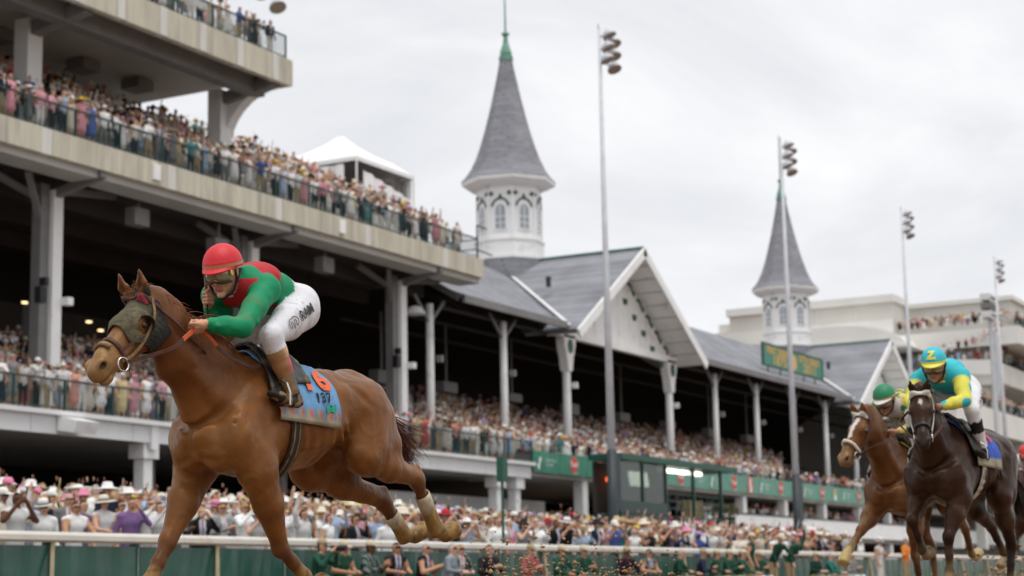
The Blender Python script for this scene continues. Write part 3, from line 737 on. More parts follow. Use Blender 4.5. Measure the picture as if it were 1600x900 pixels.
# roof sign
def build_sign():
    sx0, sx1, y, z0, z1 = 129.2, 142.75, 47.95, 16.78, 18.34
    s = empty("roof_sign", ((sx0+sx1)/2, y, z0)); tag(s, "green roof sign with gold letters 1875 and 2011", "sign")
    w = (sx1-sx0)/2
    m = MB(); m.box(-w, w, 0, .12, 0, z1-z0); m.build("board", M_GREEN, s)
    m = MB(); m.box(-w, w, -.05, .14, z1-z0+.003, z1-z0+.10); m.box(-w, w, -.05, .14, -.10, -.003); m.box(-w-.12, -w-.003, -.05, .14, -.10, z1-z0+.10); m.box(w+.003, w+.12, -.05, .14, -.10, z1-z0+.10); m.build("frame", M_GREENTRIM, s)
    for x in (-5.4, -2.7, 2.7, 5.4): m = MB(); m.bar((x, .2, -.9), (x, .2, .9), .08, .08); m.build("post", M_POLEDARK, s)
    for txt, x, z, sz, xs in (("FIRST DERBY", -3.55, 1.15, .72, 1.12), ("1875", -3.3, .46, 1.0, 1.4), ("137TH DERBY", 3.5, 1.15, .72, 1.06), ("2011", 3.6, .46, 1.0, 1.4)):
        flat_text("lettering", txt, M_GOLD, s, (x, -.012, z), (1, 0, 0), (0, 0, 1), sz, xs, .03)
    m = MB(); m.prism([(.55*math.cos(a), .70+.62*math.sin(a)) for a in np.linspace(0, 2*math.pi, 20, endpoint=False)], 'y', -.03, -.004); m.build("emblem", M_GOLD, s)

# ------------------------------------------------------------------ horses
# horse frame: x forward, y to the horse's left, z up, withers over the origin
M_HORSE = mat("horse_coat", (1, 1, 1), rough=0.37, var=0.26, vscale=8.0, bump=0.14, bscale=30.0, spec=0.36, tint=(1.0, .78, .55), attr=True, sheen=0.0, stretch=(1, 1, 1))
M_HORSE_DARK = mat("dark_horse_coat", (1, 1, 1), rough=0.36, var=0.22, vscale=8.0, bump=0.14, bscale=30.0, spec=0.20, attr=True, tint=(1.0, .8, .65))
M_HAIR = mat("horse_hair", (1, 1, 1), rough=0.5, var=0.15, vscale=20, attr=True)
M_EYE = mat("horse_eye", (0.012, 0.007, 0.005), rough=0.08, spec=0.6)
M_LEATHER = mat("bridle_leather", (0.075, 0.026, 0.016), rough=0.5, var=0.25, vscale=30, bump=0.2, bscale=80)
M_BLACKLEATHER = mat("black_leather", (0.012, 0.011, 0.010), rough=0.4, var=0.3, vscale=12, bump=0.2, bscale=60, dirt=((0.17, 0.10, 0.045), 9.0, 0.56, 0.72))
M_ORANGE = mat("orange_rubber_rein", (0.62, 0.11, 0.035), rough=0.6, var=0.15, vscale=25, bump=0.3, bscale=200)
M_STEEL = mat("bit_steel", (0.62, 0.60, 0.56), rough=0.25, metal=1.0)
M_HOOD = mat("muddy_hood_mesh", (1, 1, 1), rough=0.85, var=0.25, vscale=30, bump=0.5, bscale=160, attr=True)
M_WOOL = mat("white_fleece", (0.72, 0.66, 0.55), rough=0.95, var=0.2, vscale=30, bump=0.8, bscale=90)
M_MUDSTRAP = mat("muddy_leather", (0.22, 0.14, 0.065), rough=0.8, var=0.35, vscale=20, bump=0.3, bscale=60)
M_WHITESTRAP = mat("white_strap", (0.62, 0.60, 0.55), rough=0.6, var=0.15, vscale=20)

class Horse:
    def __init__(s, pose, h=0.012):
        s.p = pose
        pts = [q for L in pose['legs'].values() for q in L] + [pose['poll'], pose['nose']]
        lo = np.min(np.array(pts), 0)-0.25; hi = np.max(np.array(pts), 0)+0.25
        lo[1] = min(lo[1], -0.42); hi[1] = max(hi[1], 0.42); hi[2] = max(hi[2], 1.78); lo[0] = min(lo[0], -1.55)
        s.S = SDF(lo, hi, h)
        s.poll = np.array(pose['poll'], float); nose = np.array(pose['nose'], float)
        s.hs = np.linalg.norm(nose-s.poll)/0.585
        s.hx = unit(nose-s.poll); s.hy = unit(np.array(pose.get('hlat', (0, 1, 0)), float) - s.hx*np.dot(pose.get('hlat', (0, 1, 0)), s.hx)); s.hz = np.cross(s.hx, s.hy)
        s.body(); s.V, s.Q, s.lab = s.S.mesh()
        # muscle and sinew relief
        me = mesh_np("tmp", s.V, s.Q, smooth=True); N = np.empty(len(s.V)*3, np.float32); me.vertex_normals.foreach_get("vector", N); bpy.data.meshes.remove(me)
        N = N.reshape(-1, 3); W = s.V*np.array([1, 1, .55])
        hdx = (s.V-s.poll) @ s.hx/s.hs; hm = 1-sm(hdx, 0.0, .1)*(s.V[:, 0] > s.poll[0]-.2)
        a = (np.abs(vnoise(W, 9, 11)-.5)*2)**.7-.55; b = (np.abs(vnoise(W, 21, 12)-.5)*2)**.6-.6
        vr = vnoise(W+.03*np.stack([vnoise(s.V, 14, 41), vnoise(s.V, 14, 42), vnoise(s.V, 14, 43)], 1), 6.5, 31); vein = np.exp(-((vr-.5)/.022)**2)*.0042*sm(vnoise(s.V, 2.5, 33), .42, .6)
        s.V = s.V+N*((a*.011+b*.0035+vein)*hm*sm(s.V[:, 2], .45, .9))[:, None]
    def hp(s, x, y, z):   # head frame -> horse frame
        return s.poll + (s.hx*x + s.hy*y + s.hz*z)*s.hs
    def body(s):
        S = s.S; P = s.p
        tz = P.get('dz', 0.0)
        trunk = [((.33,0,1.18),(.17,.18)), ((.14,0,1.255),(.235,.285)), ((-.10,0,1.275),(.262,.315)), ((-.38,0,1.308),(.278,.272)),
                 ((-.65,0,1.388),(.245,.208)), ((-.90,0,1.395),(.230,.215)), ((-1.03,0,1.36),(.165,.175))]
        S.chain(trunk, k=0.08)
        S.chain([((.20,0,1.47),(.06,.07)), ((-.02,0,1.565),(.055,.06)), ((-.25,0,1.545),(.07,.05)), ((-.62,0,1.535),(.08,.05)), ((-.90,0,1.555),(.08,.055)), ((-1.14,0,1.46),(.06,.06))], k=0.09)
        # ribs: faint undulation on the barrel
        for i in range(6):
            x = -.16-.085*i
            for sg in (1, -1):
                S.seg((x, sg*.258, 1.33-.01*i), (x-.06, sg*.248, 1.12+.015*i), (.012,.012), (.010,.012), k=0.045)
        # neck
        nb = np.array(P.get('neckbase', (.20, 0, 1.36)), float); nm = np.array(P['neckmid'], float)
        th = P.get('thick', 1.0)
        nt_ = s.hp(-.02, 0, -.10)
        S.chain([(nb, (.165,.275)), (nb*.55+nm*.45, (.125,.225)), (nm, (.098*th,.185*th)), (nt_*.65+nm*.35, (.082,.148)), (nt_, (.076,.118))], k=0.07)
        # crest ridge
        cr = np.array(P.get('crest', nm+np.array([0,0,.19])), float)
        S.chain([((.02,0,1.56),(.04,.05)), (((.02+cr[0])/2, cr[1]/2, (1.56+cr[2])/2+.025-.04),(.035,.045)), (cr-np.array([0,0,.045]),(.032,.042)), (s.hp(-.02,0,-.015),(.04,.04))], k=0.08)
        # jugular muscle line
        for sg in (1, -1):
            S.seg(nb+np.array([.12, sg*.115, -.05]), nm*.4+nt_*.6+np.array([.02, sg*.05, -.07]), (.04,.05), (.028,.04), k=0.05)
            # shoulder blade, upper arm, triceps, chest
            S.seg((-.03, sg*.10, 1.50), (.27, sg*.165, 1.19), (.085,.11), (.10,.13), k=0.05)
            S.seg((-.10, sg*.17, 1.33), (.12, sg*.185, 1.10), (.085,.13), (.085,.12), k=0.045)
            S.ell((.345, sg*.10, 1.10), (.105, .098, .135), k=0.035)
            S.ell((.30, sg*.17, 1.20), (.09, .085, .12), k=0.04)
            # quarters
            S.ell((-.82, sg*.135, 1.43), (.25, .135, .145), k=0.045)
            S.ell((-.60, sg*.20, 1.45), (.06, .05, .05), k=0.06)      # point of hip
            # creases between the muscles
            gr = lambda a, b, r, k: S.seg((a[0], sg*a[1], a[2]), (b[0], sg*b[1], b[2]), r, r, k=k, op='-')
            gr((.24,.285,1.34), (.36,.235,1.12), .016, .03)
            gr((.36,.225,1.22), (.30,.275,1.06), .014, .025)
            gr((-.02,.275,1.36), (.16,.285,1.14), .014, .03)
            gr((.47,.03,1.20), (.36,.20,1.31), .020, .045)
            gr((.44,.06,1.03), (.42,.19,1.00), .016, .03)
            gr((-.62,.30,1.30), (-.70,.285,1.08), .014, .06)
            gr((-.96,.27,1.42), (-.98,.265,1.14), .015, .03)
            gr((-.66,.255,1.52), (-.86,.275,1.36), .014, .035)
        S.seg((.475,0,1.20), (.46,0,.96), .022, .022, k=.035, op='-')
        for key, L in P['legs'].items():
            L = [np.array(q, float) for q in L]
            sg = 1 if key[0] == 'L' else -1
            if key[1] == 'F':
                E, K, Fk, C, T = L
                Sp = np.array(P.get('sh'+key, (.29, sg*.165, 1.15)), float)
                S.seg(Sp, E, (.095,.13), (.085,.115), k=0.06)
                mid = E*.55+K*.45
                S.chain([(E, (.095,.135)), (mid, (.072,.094)), (K*.88+E*.12, (.050,.056))], k=0.04)
                fr = unit(K-E); out = np.cross(fr, [0, 1, 0])
                fwd = out if out[0] > 0 else -out
                S.seg(E*.75+K*.25+fwd*.035+np.array([0,sg*.03,0]), E*.35+K*.65+fwd*.015, (.035,.05), (.025,.03), k=0.035)
                S.ell(K, (.05,.047,.056), k=0.03)
                S.ell(K+fwd*.016, (.042,.044,.05), k=0.02)
                w = unit(Fk-K)
                S.chain([(K+w*.03, (.040,.044)), (K*.5+Fk*.5, (.030,.040)), (Fk-w*.03, (.031,.042))], k=0.025)
                bk = unit(np.cross(w, [0, 1, 0])); bk = bk if np.dot(bk, fwd) < 0 else -bk
                S.seg(K+w*.05+bk*.022, Fk+bk*.02, .017, .022, k=0.014)       # flexor tendon
            else:
                H, St, Hk, Fk, C, T = L
                S.seg(H, St, (.135,.225), (.105,.145), k=0.06)
                ham = np.array([-1.015, sg*.125, 1.36]); g1 = St*.45+Hk*.55
                hb2 = np.array([.35*ham[0]+.65*(Hk[0]*.45+St[0]*.55)-.02, sg*.15, .42*ham[2]+.58*(Hk[2]*.4+St[2]*.6)])
                S.seg((-.94, sg*.12, 1.43), ham, (.12,.16), (.10,.14), k=0.06)
                S.seg(ham, hb2, (.10,.14), (.095,.12), k=0.06)
                S.seg(hb2, g1, (.095,.12), (.060,.075), k=0.06)
                S.seg(H, (H*.3+St*.7)+np.array([-.05,0,0]), (.13,.20), (.11,.16), k=0.06)
                S.ell(St, (.075,.075,.075), k=0.06)
                S.chain([(St, (.08,.09)), (St*.55+Hk*.45, (.072,.088)), (Hk, (.046,.056))], k=0.045)
                u = unit(St-Hk); w = unit(Fk-Hk); back = -unit(u+w)
                pt = Hk+back*.065+u*.02
                S.seg(pt, Hk+w*.05+back*.03, (.026,.03), (.028,.032), k=0.02)
                S.seg(pt, g1+back*.03, (.024,.022), (.03,.035), k=0.02)        # achilles
                S.ell(Hk+w*.02, (.048,.045,.055), k=0.03)
                S.chain([(Hk+w*.03, (.042,.050)), (Hk*.5+Fk*.5, (.032,.043)), (Fk-w*.03, (.033,.044))], k=0.025)
                bk = back
                S.seg(Hk+w*.06+bk*.024, Fk+bk*.02, .018, .022, k=0.014)
            S.ell(Fk, (.046,.043,.05), k=0.022)
            S.seg(Fk, C, (.033,.036), (.037,.041), k=0.02)
            q = unit(T-C); sole = np.cross(q, [0, 1, 0]); 
            S.seg(C+q*.012, T, (.049,.049), (.064,.060), k=0.006, lab=2)
            S.ell(T+q*.215, (.20,.20,.20), k=.006, op='-')
            S.seg(Fk*.25+C*.75, Fk*.2+C*.8, .036, .036, k=.01)
        # ---- head
        hp = s.hp; sc = s.hs; sd_ = tuple(s.hy)
        hb = lambda a, b, ra, rb, k=.03, lab=0, op='+': S.seg(hp(*a), hp(*b), tuple(q*sc for q in ra), tuple(q*sc for q in rb), k*sc, sd_, lab, op)
        rot = np.stack([s.hx, s.hy, s.hz])
        he = lambda c, r, k=.02, lab=0, op='+': S.ell(hp(*c), tuple(q*sc for q in r), k*sc, lab, op, rot)
        hb((.05,0,-.075),(.22,0,-.088),(.078,.07),(.088,.082),.04)
        hb((.22,0,-.085),(.47,0,-.072),(.080,.075),(.043,.048),.04)
        hb((.19,0,-.13),(.46,0,-.115),(.072,.085),(.046,.06),.04)
        hb((.09,0,-.185),(.40,0,-.155),(.055,.055),(.034,.04),.04)
        he((.12,0,-.165),(.125,.078,.115),.035)
        hb((.46,0,-.088),(.545,0,-.10),(.048,.068),(.056,.062),.03)
        he((.575,0,-.105),(.032,.046,.05),.02)
        he((.535,0,-.162),(.048,.036,.028),.015)
        for sg in (1, -1):
            he((.195,sg*.080,-.052),(.055,.026,.03),.025)            # brow
            he((.205,sg*.093,-.088),(.030,.018,.022),.012,lab=4)     # eye lid
            hb((.24,sg*.075,-.115),(.42,sg*.048,-.13),(.016,.014),(.012,.012),.02)   # facial crest
            he((.53,sg*.050,-.066),(.042,.020,.036),.015)            # nostril wing
            he((.548,sg*.068,-.068),(.023,.020,.017),.008,lab=3,op='-')
            # ear
            eb = (.045,sg*.052,-.005); et = tuple(P.get('ear', (-.055,.024,.115))); et = (eb[0]+et[0], eb[1]+sg*et[1], eb[2]+et[2])
            em = (.5*(eb[0]+et[0])+.004, .5*(eb[1]+et[1])+sg*.006, .5*(eb[2]+et[2]))
            hb(eb, em, (.030,.026), (.042,.020), .015); hb(em, et, (.042,.020), (.006,.007), .01)
            a = lerp(eb, et, .35); b2 = lerp(eb, et, .85)
            of = (.020, sg*.006, .012)
            hb((a[0]+of[0],a[1]+of[1],a[2]+of[2]), (b2[0]+of[0]*.7,b2[1]+of[1],b2[2]+of[2]*.6), (.015,.012), (.005,.006), .006, lab=5, op='-')
        he((.562,0,-.141),(.05,.07,.005),.006,op='-')
    def march(s, o, d, off=0.006, tmax=0.7, t0=0.0):
        """distance from o along d to where the body surface + off is left for good"""
        S = s.S; t = np.arange(t0, tmax, S.h*0.5); P = (np.array(o)+np.outer(t, d)-S.lo)/S.h
        i = np.clip(np.round(P).astype(int), 0, S.n-1); v = S.d[tuple(i.T)]
        # trilinear
        f0 = np.clip(np.floor(P).astype(int), 0, S.n-2); fr = np.clip(P-f0, 0, 1); v = 0
        for a in (0, 1):
            for b in (0, 1):
                for c in (0, 1):
                    wgt = (fr[:,0] if a else 1-fr[:,0])*(fr[:,1] if b else 1-fr[:,1])*(fr[:,2] if c else 1-fr[:,2])
                    v = v + wgt*S.d[f0[:,0]+a, f0[:,1]+b, f0[:,2]+c]
        ok = np.argwhere(v >= off)
        return t[ok[0, 0]] if len(ok) else tmax
    def sheet(s, name, grid_od, mat_, parent, off=0.008, thick=0.006, smooth=True, col=None, drop=None, tmax=0.7, jit=None, closed=False):
        """cloth or strap lying on the body: grid_od[i][j] = (origin, direction)"""
        nu, nv = len(grid_od), len(grid_od[0]); A = np.zeros((nu, nv, 3)); Bm = np.zeros((nu, nv, 3))
        for i in range(nu):
            for j in range(nv):
                o, d = grid_od[i][j]; d = unit(d); o = np.array(o, float)
                t = s.march(o, d, off, tmax) + (jit(i, j) if jit else 0)
                A[i, j] = o+d*(t+thick); Bm[i, j] = o+d*(t-0.002)
        V = np.concatenate([A.reshape(-1, 3), Bm.reshape(-1, 3)]); N = nu*nv; Fs = []
        keep = np.ones((nu-1, nv-1 if not closed else nv), bool)
        if drop is not None:
            for i in range(keep.shape[0]):
                for j in range(keep.shape[1]):
                    c = A[i:i+2, [j, (j+1) % nv]].reshape(-1, 3).mean(0); keep[i, j] = not drop(c, i, j)
        edge = {}
        for i in range(keep.shape[0]):
            for j in range(keep.shape[1]):
                if not keep[i, j]: continue
                j2 = (j+1) % nv
                q = (i*nv+j, i*nv+j2, (i+1)*nv+j2, (i+1)*nv+j)
                Fs.append(q); Fs.append(tuple(N+x for x in reversed(q)))
                for a, b in zip(q, q[1:]+q[:1]): edge[(a, b)] = 1
        for (a, b) in edge:
            if (b, a) not in edge: Fs.append((b, a, a+N, b+N))
        me = bpy.data.meshes.new(name); me.from_pydata(V.tolist(), [], Fs); me.update()
        bm = bmesh.new(); bm.from_mesh(me); bmesh.ops.recalc_face_normals(bm, faces=bm.faces); bm.to_mesh(me); bm.free()
        if smooth: me.polygons.foreach_set("use_smooth", np.ones(len(me.polygons), bool))
        if col is not None:
            a = me.color_attributes.new("Col", 'FLOAT_COLOR', 'POINT'); c = np.ones((len(V), 4), np.float32)
            c[:, :3] = np.concatenate([col(A), col(A)]) ; a.data.foreach_set("color", c.ravel())
        o = link(name, me, mat_, parent)
        return o, A
    def ring(s, name, c, nrm, w, mat_, parent, off=0.004, thick=0.005, n=40, up=None, arc=(0, 2*math.pi), tmax=0.4, wob=None):
        """strap round the body: plane through c with normal nrm, width w"""
        nrm = unit(nrm); e1 = unit(np.cross(nrm, [0, 1, 0.01])) if up is None else unit(np.array(up, float)-nrm*np.dot(up, nrm)); e2 = np.cross(nrm, e1)
        full = abs(arc[1]-arc[0]-2*math.pi) < 1e-6
        g = []
        for k in (-1, 0, 1):
            row = []
            for j in range(n if full else n+1):
                a = arc[0]+(arc[1]-arc[0])*j/n
                o = np.array(c, float)+nrm*(k*w/2)
                row.append((o, e1*math.cos(a)+e2*math.sin(a)))
            g.append(row)
        return s.sheet(name, g, mat_, parent, off, thick, tmax=tmax, closed=full)[0]

def ribbon(name, pts, w, t, mat_, parent=None, up=(0, 1, 0)):
    m = MB(); P = [Vector(p) for p in pts]; V = []
    for i, p in enumerate(P):
        d = (P[min(i+1, len(P)-1)]-P[max(i-1, 0)]).normalized(); u = Vector(up)
        n = d.cross(u).normalized(); b = n.cross(d).normalized()
        for (i1, j1) in ((-1,-1),(1,-1),(1,1),(-1,1)): V.append(p + n*(i1*w/2) + b*(j1*t/2))
    Fs = []
    for i in range(len(P)-1):
        for k in range(4): Fs.append((i*4+k, i*4+(k+1)%4, i*4+4+(k+1)%4, i*4+4+k))
    Fs += [(3,2,1,0), tuple(len(V)-4+k for k in range(4))]
    m.add(V, Fs)
    return m.build(name, mat_, parent, smooth=False)
def curve_pts(ctrl, n=24):
    """Catmull-Rom through control points"""
    C = [np.array(c, float) for c in ctrl]; C = [2*C[0]-C[1]]+C+[2*C[-1]-C[-2]]; out = []
    m = len(C)-3
    for i in range(n+1):
        u = i/n*m; k = min(int(u), m-1); t = u-k; p0, p1, p2, p3 = C[k:k+4]
        out.append(0.5*((2*p1)+(-p0+p2)*t+(2*p0-5*p1+4*p2-p3)*t*t+(-p0+3*p1-3*p2+p3)*t**3))
    return out
def strands(name, roots, mat_, parent, rng, colr, nseg=5):
    """hair: list of (points, width)"""
    V = []; Fs = []; C = []
    for pts, w in roots:
        n0 = len(V); pts = [Vector(p) for p in pts]; L = len(pts)
        c = colr(rng)
        sd0 = Vector((rng.uniform(-1,1), rng.uniform(-1,1), rng.uniform(-.4,.4))).normalized()
        for i, p in enumerate(pts):
            d = (pts[min(i+1,L-1)]-pts[max(i-1,0)]).normalized(); b = d.cross(sd0).normalized(); b2 = d.cross(b)
            ww = w*(1-0.85*(i/(L-1))**1.5)
            for a in (0, 2.094, 4.189): V.append(p+(b*math.cos(a)+b2*math.sin(a))*ww); C.append(c)
        for i in range(L-1):
            for k in range(3): Fs.append((n0+i*3+k, n0+i*3+(k+1)%3, n0+i*3+3+(k+1)%3, n0+i*3+3+k))
    me = mesh_np(name, V, np.array(Fs), smooth=True, col=np.array(C))
    return link(name, me, mat_, parent)
build_sign()
# ---- far cream stand beyond the second spire
def build_far_stand():
    g = empty("far_grandstand", (190, 50, 0)); tag(g, "distant cream stand with stepped balconies full of people at the end of the stretch", "grandstand")
    P = lambda m, n, mt, **k: (lambda o: (setattr(o, 'location', (-190, -50, 0)), o)[1])(m.build(n, mt, g, **k))
    m = MB(); m.box(175, 300, 51.2, 68.5, 3, 28.2); P(m, "main_block", M_CREAM)
    m = MB(); m.box(174.6, 300, 51.0, 68.7, 27.7, 28.45); P(m, "cornice", M_CREAM2)
    m = MB(); m.box(174.9, 174.996, 51.3, 70, 24.6, 26.0); P(m, "wall_band", M_CREAM2)
    for y in (55, 59, 63, 67):
        m = MB(); m.box(174.93, 174.997, y-.05, y+.05, 26.02, 27.65); P(m, "wall_joint", M_CREAM2)
    m = MB(); m.box(179, 300, 40.6, 51.15, 24.2, 27.4); P(m, "upper_wall", M_CREAM)
    m = MB(); m.box(178.7, 300, 40.3, 51.1, 27.41, 27.85); P(m, "cornice", M_CREAM2)
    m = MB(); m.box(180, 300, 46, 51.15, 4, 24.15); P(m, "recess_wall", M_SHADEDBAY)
    for nm, xc, yc, zt, th in (("top", 175.0, 39.1, 24.3, 1.7), ("mid", 175.0, 40.8, 20.75, 1.9), ("low", 151, 39.3, 15.4, 2.2), ("ground", 151, 38.6, 10.2, 1.8)):
        m = MB(); m.box(xc, 300, yc, yc+.35, zt-th, zt); P(m, "balcony_front", M_CREAM2)
        m = MB(); m.box(xc, xc+.35, yc+.352, 51.1 if nm in ("top", "mid") else 47, zt-th, zt); P(m, "balcony_front", M_CREAM2)
        m = MB(); m.box(xc+.36, 300, yc+.36, 51.1 if xc > 160 else 48, zt-th, zt-th+.5); P(m, "deck", M_CREAM)
        o = railing(g, xc, 250, yc+.15, zt, .9, step=.5, post=3.0); o.location = (-190, -50, 0)
    # end wall between the decks with a stair parapet
    m = MB(); m.box(176.2, 180, 42.5, 51.1, 4, 18.8); P(m, "end_wall", M_CREAM)
    m = MB(); m.prism([(41.2, 21.0), (44.8, 21.3), (50.8, 18.2), (50.8, 17.2), (44.6, 19.9), (41.2, 19.6)], 'x', 173.6, 174.2); P(m, "stair_parapet", M_CREAM2)
    m = MB(); m.box(176.4, 180, 42.5, 51.1, 20.78, 22.55); P(m, "end_wall", M_CREAM)
    for k in range(7):
        m = MB(); x = 153+k*8; m.box(x, x+.8, 40.0, 40.8, 3, 13.1); P(m, "pier", M_CREAM2)
    # curved canopy and green awning on the end
    m = MB(); pts = [(56.5+7.6*math.cos(a), 22.6+2.6*math.sin(a)) for a in np.linspace(0, math.pi, 17)]
    m.prism(pts, 'x', 171.0, 174.99); P(m, "curved_canopy", M_CREAM2)
    m = MB(); pts = [(56.5+8.3*math.cos(a), 22.5+.5*math.sin(a)) for a in np.linspace(0, math.pi, 17)]; m.prism(pts, 'x', 170.2, 174.98); P(m, "canopy_rim", M_CREAM)
    m = MB(); m.prism([(51.5, 22.3), (63.5, 22.3), (63.5, 21.2), (51.5, 21.2)], 'x', 171.5, 174.9); P(m, "awning", M_GREENTRIM)
    m = MB(); m.box(176, 260, 68.52, 70.5, 20, 26.3); P(m, "rear_wing", M_CREAM)
    m = MB(); m.box(176.5, 178, 68.9, 70.3, 26.31, 27.2); P(m, "parapet_block", M_CREAM2)
    return g
build_far_stand()
# ---- speaker tower in front of it
t = empty("speaker_tower", (129.9, 31, 1.3)); tag(t, "grey pole topped with a three row loudspeaker rack before the cream building", "speaker tower")
m = MB(); m.tube([(0,0,0),(0,0,18.8)], [.22,.14], 10); m.build("mast", M_GALV, t)
for k in range(3):
    m = MB(); m.box(-1.15, 1.15, -.35, .35, 17.45+.62*k, 17.90+.62*k); m.box(-1.15, 1.15, -.352, -.30, 17.36+.62*k, 17.44+.62*k); o = m.build("louvre", M_BEAM if k % 2 == 0 else M_STEELGREY, t)
    m = MB(); m.box(-1.0, 1.0, -.36, -.355, 17.52+.62*k, 17.72+.62*k); m.build("grille", M_POLEDARK, o)
for dx in (.25, .75): m = MB(); m.box(dx-.16, dx+.16, -.3, -.1, 11.6+dx, 16.6); m.build("line_array", M_GALV, t)

# ---- tent on the upper deck
t = empty("canopy_tent", (79.4, 52.8, 16.6)); tag(t, "white peaked canopy tent standing behind the crowd on the balcony", "tent")
m = MB(); ez = 5.85
B_ = [(-2.8,-2.8),(2.8,-2.8),(2.8,2.8),(-2.8,2.8)]
rings = [(1.0, ez), (.72, ez+.62), (.45, ez+1.05), (.22, ez+1.5), (.06, ez+1.95)]
V = []; Fs = []
for s_, z in rings:
    for i in range(4):
        a, b = B_[i], B_[(i+1) % 4]
        for k in range(6): q = k/6; V.append(((a[0]+(b[0]-a[0])*q)*s_, (a[1]+(b[1]-a[1])*q)*s_, z-(.10*math.sin(math.pi*q) if s_ > .9 else -.05*math.sin(math.pi*q)*s_)))
n = 24
for r_ in range(len(rings)-1):
    for i in range(n): Fs.append((r_*n+i, r_*n+(i+1) % n, (r_+1)*n+(i+1) % n, (r_+1)*n+i))
Fs.append(tuple(len(V)-n+i for i in range(n))); m.add(V, Fs); m.build("roof", M_TENT, t, smooth=False)
m = MB()
for i in range(4):
    a, b = B_[i], B_[(i+1) % 4]; m.bar((*a, ez-.10), (*b, ez-.10), .05, .22)
m.build("valance", M_TENT, t)
for a in B_: m = MB(); m.tube([(a[0], a[1], 0), (a[0], a[1], ez)], .05, 8); m.build("pole", M_WHITE, t)
def wavy(x0, y0, x1, y1, z0, z1a, z1b):
    m = MB(); n = 22; V = []
    for i in range(n+1):
        q = i/n; w = .07*math.sin(i*1.4); nx, ny = -(y1-y0), x1-x0; L = math.hypot(nx, ny)
        for z in (z0, z1a+(z1b-z1a)*q): V.append((x0+(x1-x0)*q+nx/L*w, y0+(y1-y0)*q+ny/L*w, z))
    V2 = [(a+.01, b+.02, c) for a, b, c in V]; Fs = []
    for i in range(n): q = (2*i, 2*i+2, 2*i+3, 2*i+1); Fs += [q, tuple(len(V)+k for k in reversed(q))]
    m.add(V+V2, Fs); return m
wavy(-2.0, -2.7, 2.7, -2.7, 0, ez-.55, ez-1.35).build("side_wall", M_TENT, t)
wavy(-2.75, -2.0, -2.75, 2.7, 0, ez-.3, ez-.3).build("side_wall", M_TENT, t)
wavy(2.7, -2.7, 2.7, 2.7, 0, ez-.2, ez-.2).build("side_wall", M_TENT, t)
m = MB(); m.box(-2.7, 2.7, 2.6, 2.7, 0, ez-.1); m.build("rear_wall", M_POLEDARK, t)

# ---- glazed presentation stand in front of the deck
b = empty("glazed_booth", (88, 39.5, 1.9)); tag(b, "dark green glazed booth with lit strip lights between the crowds", "booth")
Q = lambda m, n, mt, **k: (lambda o: (setattr(o, 'location', (-88, -39.5, -1.9)), o)[1])(m.build(n, mt, b, **k))
m = MB(); m.box(81.2, 96.6, 37.7, 39.5, 6.55, 6.85); Q(m, "roof", M_GREENTRIM)
m = MB(); m.box(81.4, 95, 38.0, 39.4, 3.65, 3.95); Q(m, "platform", M_GREENRAIL)
m = MB(); m.box(81.45, 87.3, 37.95, 38.05, 3.96, 4.55); Q(m, "skirting", M_GREENRAIL)
for x in (81.5, 84.4, 87.3, 91, 94.9):
    m = MB(); m.box(x-.08, x+.08, 38.0, 38.16, 2.0, 6.54); Q(m, "post", M_GREENRAIL)
for x in (81.6, 84.5): m = MB(); m.box(x, x+2.7, 38.06, 38.09, 4.56, 6.5); Q(m, "pane", M_GLASS)
m = MB(); m.box(87.31, 87.34, 38.2, 39.3, 4.0, 6.5); Q(m, "pane", M_GLASS)
m = MB(); m.box(81.4, 87.3, 39.3, 39.4, 3.9, 6.5); Q(m, "rear_wall", M_DARKBEAM)
for z in (4.35, 4.75, 5.1): m = MB(); m.bar((87.4, 38.1, z), (94.9, 38.1, z), .05, .05); Q(m, "handrail", M_GREENRAIL)
for k in range(9): m = MB(); m.bar((87.8+.85*k, 38.1, 3.95), (87.8+.85*k, 38.1, 5.1), .05, .05); Q(m, "baluster", M_GREENRAIL)
for k, x in enumerate((84.0, 84.8, 85.6)): m = MB(); m.bar((x, 38.5, 6.1), (x+.35, 38.55, 5.4), .30, .08); Q(m, "strip_light", M_LAMPWHITE)
for k, x in enumerate((88.2, 89.4, 90.8, 92.6)): m = MB(); m.box(x, x+.95, 38.6, 38.9, 6.30, 6.48); Q(m, "strip_light", M_LAMPWHITE)
m = MB(); m.box(82.2, 83.2, 38.9, 39.05, 5.55, 5.75); Q(m, "heater", M_LAMPORANGE)
for k in range(3): m = MB(); m.box(91.2+.75*k, 91.75+.75*k, 38.5, 38.9, 3.96, 4.9); Q(m, "tan_panel", mat("tan_panel_%d" % k, (.42, .34, .18), rough=.8))
pl = empty("flower_planter", (96.0, 38.4, 3.2)); tag(pl, "planter of green foliage and pink flowers beside the glazed booth", "planter")
m = MB(); m.lathe([(.45,-1.3),(.55,-.2),(.7,.9),(.65,.92)], n=12); m.build("pot", M_GREENRAIL, pl)
rg = random.Random(8); V = []; Fs = []; C = []
for k in range(700):
    th, ph, r = rg.uniform(0, 6.28), rg.uniform(0, 1.5), rg.uniform(.5, .95); c = Vector((r*math.cos(th)*math.sin(ph+.4), r*math.sin(th)*math.sin(ph+.4), .95+.7*r*math.cos(ph)))
    u = Vector((rg.gauss(0,1), rg.gauss(0,1), rg.gauss(0,1))).normalized()*.07; w = u.cross(Vector((rg.gauss(0,1), rg.gauss(0,1), rg.gauss(0,1)))).normalized()*.045
    n0 = len(V); V += [c-u, c+w, c+u, c-w]; Fs.append((n0, n0+1, n0+2, n0+3)); cc = (.45, .10, .12) if rg.random() < .16 else (.05*rg.uniform(.6, 1.6), .11*rg.uniform(.6, 1.5), .03); C += [cc]*4
